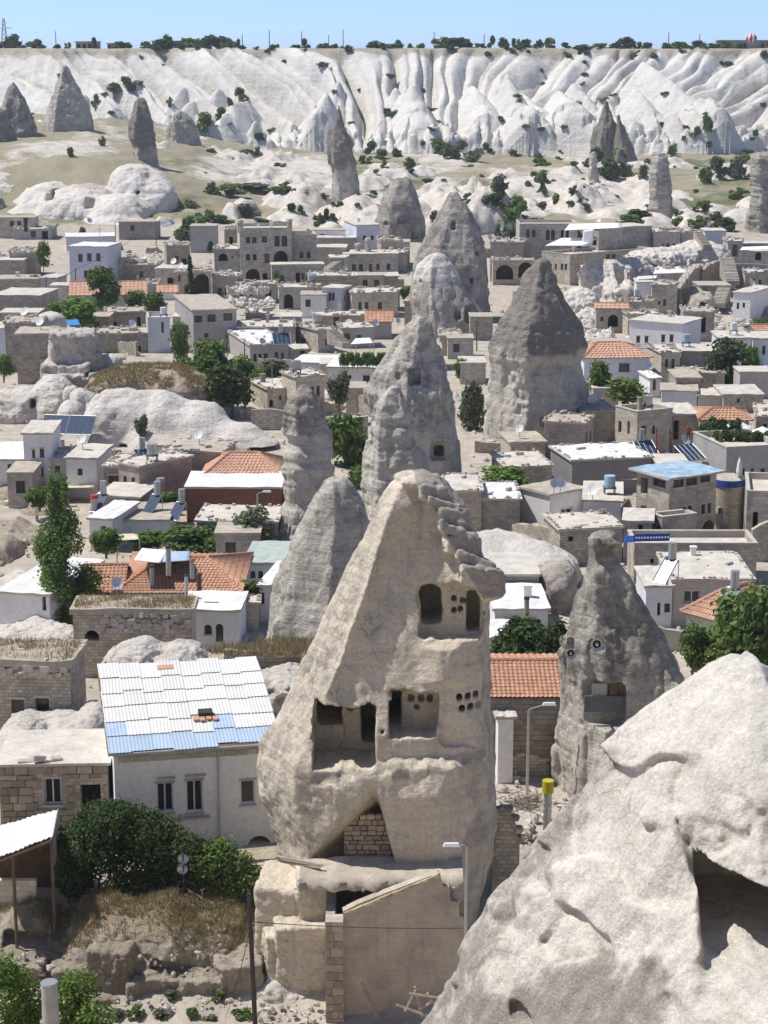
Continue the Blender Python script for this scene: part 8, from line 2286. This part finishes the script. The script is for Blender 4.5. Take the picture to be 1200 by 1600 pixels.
def tree(label, px, yb, hpx, wpx, mk='leaf', d=None, group='trees among the houses', name='tree', z=None, cat='tree', k=None):
    d = d or GD(yb); p = W(px, yb, d)
    s = mpp(d, yb); hm, wm = hpx * s * 1.12, wpx * s / 2 * 1.22
    root = empty(name, tuple(p)); tag(root, label, cat, group)
    v = TV[mk, (int(px) + int(yb)) % 4]; rz = (px * 7.3) % 6.28
    link('crown', v[0], root, (0, 0, 0), (0, 0, rz), (wm, wm, hm / 2.0)); link('trunk', v[1], root, (0, 0, 0), (0, 0, rz), (wm, wm, hm / 2.0))
    return root
def bush(label, p, w, h, mk='leaf', group='bushes', name='bush', seed=0):
    o = link(name, BV[mk, seed % 3], None, tuple(p), (0, 0, seed * 1.7), (w, w, h / 1.3)); return tag(o, label, 'bush', group)

# poplar
def poplar(label, px, yb, yt, wpx, d, n, mk='leaf', seed=0, name='poplar_tree', leaf=0.16):
    p = W(px, yb, d); t = W(px, yt, d); h = t.z - p.z; w = wpx * mpp(d) / 2; rng = random.Random(seed)
    c, r = [], []
    for i in range(46):
        f = rng.uniform(0.04, 0.97); env = (0.55 + 0.45 * math.sin(math.pi * min(1, f + 0.25))) * (1 - 0.55 * max(0, f - 0.6) / 0.4)
        q = rng.uniform(0, 6.28); k = rng.uniform(0.15, 0.95) * w * env
        c.append((k * math.cos(q), k * math.sin(q), h * f)); r.append((w * 0.42 * env, w * 0.42 * env, h * 0.085))
    root = empty(name, tuple(p)); tag(root, label, 'tree')
    link('crown', leaf_mesh('crown', c, r, n, leaf, M[mk], seed), root)
    mb = MB(); mb.tube((0, 0, -1), (0, 0, h * 0.9), 0.2, 0.04, 7); link('trunk', mb.mesh('trunk', M['bark']), root)
    return root
poplar('tall poplar tree standing by the white roofs on the left', 102, 985, 740, 100, 123, 17000, 'leaf', 3)
poplar('narrow dark cypress beside the stone vault', 298, 478, 400, 16, 286, 1600, 'leaf_dark', 5, 'cypress_tree', 0.3)
for px, yb, yt, w in ((778, 386, 344, 14), (790, 388, 340, 12), (802, 386, 348, 12)):
    poplar('young slim poplar behind the broad grey cone', px, yb, yt, w, 372, 500, 'leaf', int(px), 'poplar_tree', 0.34)['group'] = 'young poplars behind the broad grey cone'

# large dark bush by the white house
def big_bush():
    d = 83.0; rng = random.Random(9); c, r = [], []
    base = W(240, 1400, d)
    for px, py, hx, hy in [(150, 1330, 60, 60), (185, 1290, 50, 42), (170, 1272, 34, 24), (250, 1330, 60, 50), (215, 1310, 50, 50), (300, 1350, 50, 44), (120, 1360, 44, 44), (200, 1370, 70, 34), (270, 1375, 60, 30), (110, 1320, 34, 34), (240, 1298, 40, 30), (130, 1290, 30, 24), (350, 1372, 40, 34), (335, 1352, 34, 30), (375, 1378, 34, 26), (295, 1318, 30, 24)]:
        for k in range(3):
            q = W(px + rng.uniform(-18, 18), py + rng.uniform(-14, 14), d + rng.uniform(-0.9, 1.2)); s = mpp(d, py)
            c.append(tuple(q - base)); r.append((hx * s * 0.68, 1.0, hy * s * 0.66))
    root = empty('large_bush', tuple(base)); tag(root, 'large dark green bush in front of the white house', 'bush')
    link('foliage', leaf_mesh('foliage', c, r, 30000, 0.14, M['leaf_dark'], 4, shell=0.62), root)
    mb = MB()
    for k in range(7):
        x = -4 + k * 1.3; mb.tube((x, 0, -1), (x + rng.uniform(-.4, .4), rng.uniform(-.3, .3), 1.6), 0.09, 0.04, 6)
    link('stems', mb.mesh('stems', M['bark']), root)
    b2 = W(372, 1400, 81.6); c, r = [], []
    for px, py in [(325, 1352), (350, 1345), (372, 1352), (392, 1372), (360, 1375), (335, 1380), (385, 1395), (345, 1330)]:
        q = W(px, py, 81.6 + rng.uniform(-.4, .4)); c.append(tuple(q - b2)); r.append((0.75, 0.6, 0.62))
    root = empty('vine_bush', tuple(b2)); tag(root, 'lighter green vine bush right of the dark bush', 'bush')
    link('foliage', leaf_mesh('foliage', c, r, 6500, 0.13, M['leaf'], 6), root)
    b3 = W(60, 1600, 72); c, r = [], []
    for px, py in [(10, 1560), (30, 1540), (50, 1570), (100, 1560), (130, 1585), (15, 1600), (110, 1600), (150, 1590), (-10, 1530), (35, 1595), (5, 1520), (125, 1540)]:
        q = W(px, py, 73 + rng.uniform(-.5, .8)); c.append(tuple(q - b3)); r.append((0.8, 0.6, 0.75))
    root = empty('vine_bush', tuple(b3)); tag(root, 'bright green vines around the concrete pillar in the corner', 'bush')
    link('foliage', leaf_mesh('foliage', c, r, 8000, 0.13, M['leaf_bright'], 8), root)
big_bush()

T = tree
T('round grey green tree in front of the orange tiled roof', 163, 478, 52, 44, 'leaf', d=277)
T('leafy tree left of the bright ruins', 122, 506, 34, 70, 'leaf_bright', d=258); T('broad green tree behind the blue tarpaulin', 90, 500, 26, 40, 'leaf_bright', d=262)
T('bushy tree at the end of the orange roof', 240, 492, 30, 36, 'leaf', d=268); T('small tree before the grey wall', 212, 482, 24, 30, 'leaf', d=276)
T('tree growing at the corner of the grey two storey house', 284, 566, 52, 34, 'leaf', d=240)
T('tall green tree in the garden behind the white mound', 335, 625, 78, 74, 'leaf', d=208); T('dark round tree at the right of the garden', 362, 640, 66, 72, 'leaf_dark', d=203)
T('bright tree at the garden corner', 385, 602, 38, 46, 'leaf_bright', d=215); T('low tree at the left of the garden', 300, 610, 44, 44, 'leaf', d=212)
T('grey green olive tree before the five windowed house', 430, 596, 34, 52, 'leaf_grey', d=220)
T('bare looking tree in the yard by the white house', 530, 636, 52, 34, 'leaf_grey', d=200)
T('tall leafy tree between the banded spire and the tall spire', 545, 760, 96, 64, 'leaf', d=178); T('leafy tree lower between the two spires', 560, 800, 60, 50, 'leaf', d=168); T('green tree under the yard wall by the banded spire', 520, 700, 40, 34, 'leaf', d=184)
T('tree right of the tall middle spire', 738, 680, 78, 40, 'leaf_grey', d=196); T('small tree above it beside the great cone', 722, 594, 28, 26, 'leaf', d=226)
T('dark round tree in the yards on the right', 1135, 604, 60, 62, 'leaf_dark', d=222); T('bright shrub tree before the grey yard', 1095, 584, 22, 40, 'leaf_bright', d=228); T('bright shrub at the foot of the dark round tree', 1172, 572, 26, 26, 'leaf_bright', d=232)
T('tree in front of the white walled orange roof house', 938, 622, 48, 40, 'leaf', d=207); T('low spreading tree right of it by the orange roof house', 975, 624, 30, 70, 'leaf', d=206)
T('bright green shrub tree behind the carved spire head', 790, 772, 38, 84, 'leaf_bright', d=160)
T('dark tree at the corner of the carved spire', 828, 1042, 68, 100, 'leaf_dark', d=111); T('dark tree right beside the speaker spire', 862, 1044, 72, 50, 'leaf_dark', d=109); T('dark leafy tree half behind the carved spire', 790, 1044, 50, 60, 'leaf_dark', d=110)
T('large green tree behind the tip of the foreground slope', 1160, 1068, 120, 110, 'leaf', d=104); T('green tree cut by the right edge above the slope', 1200, 1050, 120, 90, 'leaf', d=102); T('small green tree right of the speaker spire', 1082, 1050, 66, 50, 'leaf', d=105)
T('green vine tree behind the red hip roof', 282, 862, 34, 80, 'leaf', d=142); T('vine tree leftmost behind the red hip roof', 232, 856, 22, 60, 'leaf_bright', d=144); T('dark climbing tree against the dark yard wall', 395, 860, 54, 70, 'leaf_grey', d=143); T('round vine on the white terrace', 166, 864, 32, 46, 'leaf', d=140); T('shaded tree below the brick house', 345, 866, 40, 70, 'leaf', d=142)
T('green tree in the yard behind the pink house', 258, 800, 26, 44, 'leaf', d=154); T('small tree left of the poplar under the beige roof', 62, 792, 26, 44, 'leaf', d=156)
T('shrub tree beside the low garage', 388, 932, 22, 46, 'leaf_bright', d=126)
T('small tree on the white mound', 222, 684, 34, 20, 'leaf_grey', d=186); T('shrub at the foot of the white mound', 318, 718, 22, 50, 'leaf_grey', d=181)
T('little tree at the foot of the great cone', 845, 700, 20, 22, 'leaf_bright', d=183)
T('tree at the right edge by the ruins', 1188, 525, 24, 30, 'leaf', d=262); T('shrub tree on the left edge behind the tan block', 6, 590, 30, 30, 'leaf', d=222)
T('green tree above the arcade', 820, 392, 14, 40, 'leaf', d=345); T('tree behind the domed roof', 640, 470, 20, 30, 'leaf', d=300)
T('tree left of the low arched house', 68, 416, 32, 18, 'leaf_bright', d=330); T('dark yard tree left of the white house front', 55, 452, 18, 18, 'leaf_dark', d=318)
T('green shrub tree at the corner of the hotel terrace', 432, 446, 20, 10, 'leaf_bright', d=325); T('slim shrub left of the hotel', 328, 394, 16, 10, 'leaf_dark', d=345)
# vine terrace rows
for k in range(9):
    T('clipped vine in the row on the white house terrace', 535 + k * 8, 572, 18, 11, 'leaf_bright', d=216, group='vines in a row on the terrace')
# plants on the restaurant terrace
for k in range(8):
    bush('potted shrub on the restaurant terrace edge', W(1122 + k * 12, 690, 171), 0.7, 1.0, 'leaf_dark' if k % 2 else 'leaf', 'potted shrubs on the restaurant terrace', 'potted_shrub', k)
for k, (px, py) in enumerate([(1110, 680), (1128, 684), (1148, 682), (1100, 686)]):
    bush('dark climbing plant hanging under the restaurant roof', W(px, py, 174), 0.9, 1.6, 'leaf_dark', 'climbing plants under the restaurant roof', 'climbing_plant', k)

# shrubs of the valley behind the town
VR = random.Random(21)
spots = [(300, 372, 30, 40), (285, 382, 20, 34), (330, 300, 14, 18), (350, 300, 12, 60), (400, 298, 10, 70), (440, 300, 8, 50), (380, 335, 16, 40), (320, 345, 16, 30), (345, 350, 12, 40), (420, 352, 10, 40), (455, 332, 12, 20), (470, 335, 12, 14), (300, 325, 12, 24),
         (580, 240, 16, 20), (596, 248, 12, 24), (570, 256, 12, 20), (690, 240, 22, 34), (705, 248, 16, 30), (740, 252, 18, 30), (760, 238, 12, 16), (780, 300, 24, 30), (768, 318, 16, 34), (800, 340, 30, 40), (812, 330, 20, 20), (820, 350, 14, 40),
         (845, 285, 18, 20), (848, 300, 16, 10), (850, 260, 12, 24), (930, 262, 24, 30), (950, 280, 26, 36), (975, 275, 20, 24), (1005, 280, 18, 20), (965, 258, 20, 30), (1100, 285, 20, 22), (1120, 275, 24, 30), (1150, 280, 30, 30), (1095, 330, 16, 30), (1090, 355, 16, 26),
         (1135, 362, 20, 40), (1120, 345, 14, 24), (1150, 310, 16, 24), (1000, 340, 12, 40), (990, 350, 14, 50), (1060, 350, 12, 20), (640, 262, 14, 20), (620, 245, 12, 16), (660, 232, 10, 14), (720, 230, 10, 16), (1050, 245, 16, 12), (1105, 200, 22, 16), (1088, 215, 14, 16), (1050, 240, 14, 14),
         (160, 228, 14, 10), (110, 245, 12, 14), (75, 225, 12, 14), (130, 225, 8, 16), (180, 150, 16, 30), (205, 138, 16, 30), (150, 165, 14, 12), (375, 155, 14, 24), (360, 165, 12, 10), (345, 185, 14, 18), (320, 205, 22, 30), (265, 165, 12, 8), (405, 220, 10, 20), (402, 245, 14, 10),
         (895, 300, 10, 12), (870, 315, 12, 16), (1180, 215, 10, 14), (1030, 260, 12, 14), (1160, 255, 14, 20), (520, 345, 10, 14), (500, 350, 14, 20), (410, 375, 10, 20), (130, 372, 14, 16), (150, 378, 10, 24), (50, 318, 10, 14), (680, 345, 14, 24), (545, 262, 12, 10), (510, 345, 16, 12), (600, 262, 10, 10)]
for k, (px, py, h, w) in enumerate(spots):
    p = ground_hit(px, py) if py > 225 else cliff_hit(px, py)
    s = p.y / FPX
    bush('rounded green shrub growing on the slope behind the town', p - Vector((0, 0, 0.2)), w * s * 0.62, h * s * 1.15, VR.choice(['leaf_dark', 'leaf', 'leaf', 'leaf_grey']), 'shrubs on the slope behind the town', 'shrub', k)
for k in range(110):
    px, py = VR.uniform(250, 1200), VR.uniform(235, 345)
    p = ground_hit(px, py); s = p.y / FPX; q = VR.uniform(3, 10)
    bush('rounded green shrub growing on the slope behind the town', p - Vector((0, 0, 0.3)), q * s * VR.uniform(.8, 1.6), q * s * VR.uniform(.6, 1.2), VR.choice(['leaf', 'leaf_grey', 'leaf_grey']), 'shrubs on the slope behind the town', 'shrub', k)
for k in range(45):
    px, py = VR.uniform(480, 1200) if k % 4 else VR.uniform(0, 480), VR.uniform(95, 230)
    p = cliff_hit(px, py); s = p.y / FPX; q = VR.uniform(4, 10)
    bush('small dark scrub clinging to the white cliff', p - Vector((0, 0, 0.3)), q * s * VR.uniform(.8, 1.6), q * s * .8, VR.choice(['leaf', 'leaf_grey', 'leaf_grey']), 'scrub on the white cliff', 'cliff_scrub', k)
# skyline trees
sky = [(-6, 22, 20), (8, 16, 20), (35, 20, 26), (62, 14, 22), (75, 12, 16), (105, 10, 14), (120, 10, 12), (160, 18, 14), (204, 16, 24), (240, 14, 18), (262, 16, 26), (272, 20, 20), (312, 26, 34), (335, 24, 28), (352, 18, 26), (368, 16, 14), (379, 20, 10),
       (437, 12, 12), (463, 12, 18), (480, 16, 12), (585, 14, 22), (610, 12, 30), (622, 14, 18), (640, 8, 8), (690, 18, 24), (705, 20, 24), (722, 20, 26), (745, 10, 20), (764, 18, 12), (780, 18, 28), (800, 14, 18), (815, 14, 22), (835, 14, 14), (850, 16, 16), (875, 12, 14), (900, 12, 26), (925, 12, 24), (952, 12, 20), (970, 26, 30), (985, 16, 22), (1000, 12, 16), (1030, 10, 16), (1052, 16, 26), (1075, 12, 24), (1100, 12, 24), (1120, 14, 20), (1140, 10, 18), (1190, 12, 24)]
for k, (px, h, w) in enumerate(sky):
    p = rim_pt(px, 2 + (k % 5) * 2); p.z = cliff_z(p.x, p.y) - 0.2; s = p.y / FPX
    q = VR.uniform(0.55, 1.25)
    bush('dark tree crown on the skyline above the white cliff', p, w * s * 0.7 * q, h * s * VR.uniform(0.6, 1.1), 'leaf_dark' if k % 3 else 'leaf', 'trees along the skyline', 'skyline_tree', k)
for k in range(60):
    px = VR.uniform(150, 1200); p = rim_pt(px, VR.uniform(-8, 4)); p.z = cliff_z(p.x, p.y) - 0.2; s = p.y / FPX; q = VR.uniform(4, 9)
    bush('low brush along the top edge of the white cliff', p, q * s, q * s, 'leaf_grey' if k % 2 else 'leaf_dark', 'brush along the cliff top', 'cliff_top_brush', k)

# dry grass
def grass(name, label, regions, seed, mat, hgt=0.45, wid=0.03):
    rng = np.random.default_rng(seed); B = []
    for x0, y0, x1, y1, d0, d1, n in regions:
        px = rng.uniform(x0, x1, n); f = rng.random(n); py = y0 + (y1 - y0) * f; d = d1 + (d0 - d1) * f
        for a, b, c in zip(px, py, d): B.append(tuple(W(a, b, c)))
    P = np.array(B); n = len(P)
    h = hgt * rng.uniform(.4, 1.2, n); q = rng.uniform(0, 6.28, n); lean = rng.normal(size=(n, 2)) * 0.35 * h[:, None]
    a = np.stack([np.cos(q) * wid, np.sin(q) * wid, q * 0], 1)
    tip = P + np.stack([lean[:, 0], lean[:, 1], h], 1)
    V = np.stack([P - a, P + a, tip], 1).reshape(-1, 3)
    o = link(name, np_mesh(name, V, np.arange(n * 3).reshape(n, 3), M[mat], False)); return tag(o, label, 'grass', None, 'stuff')
grass('dry_grass', 'dry grass on the terrace behind the pale cone', [(400, 1000, 600, 1022, 106, 109, 1500), (330, 1010, 480, 1024, 106.5, 108, 1200)], 1, 'drygrass')
g_ = HOUSES['grassroof']; rngg = np.random.default_rng(4)
def roof_grass(key, n, label, seed):
    h = HOUSES[key]; rng = np.random.default_rng(seed)
    u, v = rng.random(n), rng.random(n)
    P = np.array(h['T'])[None] + np.outer(u * h['L1'], np.array(h['r'])) + np.outer(v * h['L2'], np.array(h['l'])) + np.array([0, 0, 0.3])
    hh = 0.4 * rng.uniform(.4, 1.2, n); q = rng.uniform(0, 6.28, n); a = np.stack([np.cos(q) * .03, np.sin(q) * .03, q * 0], 1)
    tip = P + np.stack([rng.normal(size=n) * .12, rng.normal(size=n) * .12, hh], 1)
    o = link('roof_grass', np_mesh('roof_grass', np.stack([P - a, P + a, tip], 1).reshape(-1, 3), np.arange(n * 3).reshape(n, 3), M['drygrass'], False)); tag(o, label, 'grass', None, 'stuff')
roof_grass('grassroof', 3500, 'dry grass on the roof of the ruined stone house', 1); roof_grass('plaster', 2600, 'dry grass on the roof of the old plastered house', 2)

def grass_on(o, n, label, seed, zmin, hgt=0.3, mat='drygrass', cond=None, wid=0.022):
    me = o.data; nv = len(me.vertices); co = np.empty(nv * 3, np.float32); no = np.empty(nv * 3, np.float32)
    me.vertices.foreach_get('co', co); me.vertex_normals.foreach_get('vector', no)
    co = co.reshape(-1, 3) + np.array(o.location); no = no.reshape(-1, 3); rng = np.random.default_rng(seed)
    ok = (no[:, 2] > 0.55) & (co[:, 2] > zmin) & (fbm(co[:, 0] * 0.6, co[:, 1] * 0.6, co[:, 2] * 0, 3, seed=seed) > -0.15)
    P = co[ok]; P = P[rng.integers(0, len(P), n)] + rng.normal(size=(n, 3)) * np.array([.05, .05, 0])
    hh = hgt * rng.uniform(.3, 1.2, n); q = rng.uniform(0, 6.28, n); a = np.stack([np.cos(q) * wid, np.sin(q) * wid, q * 0], 1)
    tip = P + np.stack([rng.normal(size=n) * .3 * hh, rng.normal(size=n) * .3 * hh, hh], 1)
    g = link('dry_grass', np_mesh('dry_grass', np.stack([P - a, P + a, tip], 1).reshape(-1, 3), np.arange(n * 3).reshape(n, 3), M[mat], False)); tag(g, label, 'grass', None, 'stuff')
grass_on(bank_o, 16000, 'dry golden grass covering the top of the earthen bank', 3, -1.6)
grass_on(bank_o, 1500, 'green weeds along the top of the earthen bank', 5, -0.7, 0.35, 'leaf_grey')

for k, (px, py) in enumerate([(40, 1580), (150, 1570), (180, 1590), (210, 1585), (250, 1592), (300, 1590), (330, 1596), (380, 1590), (270, 1560), (345, 1560)]):
    bush('ragged green weed at the foot of the earthen bank', W(px, py, 75.6 if py > 1575 else 76.6), 0.45, 0.4, 'leaf' if k % 2 else 'leaf_grey', 'weeds at the foot of the earthen bank', 'weed', k)
grass_on(mound_o, 9000, 'dry grass on the mound behind the long white rock', 7, 1.0, 0.45, 'drygrass', None, 0.05)

# ------------------------------------------------------------------ summer haze
def haze():
    mb = MB(); mb.box((-1800, -60, -6), (1800, 3100, 60))
    t = bpy.data.materials.new('haze_air'); t.use_nodes = True; nt = t.node_tree; nt.nodes.clear()
    o = nt.nodes.new('ShaderNodeOutputMaterial'); v = nt.nodes.new('ShaderNodeVolumePrincipled')
    v.inputs['Color'].default_value = (0.94, 0.96, 1.0, 1); v.inputs['Density'].default_value = 0.00015; v.inputs['Anisotropy'].default_value = 0.2
    nt.links.new(v.outputs[0], o.inputs['Volume'])
    tag(mb.build('haze', t), 'thin summer haze over the whole valley', 'haze', None, 'stuff')
haze()
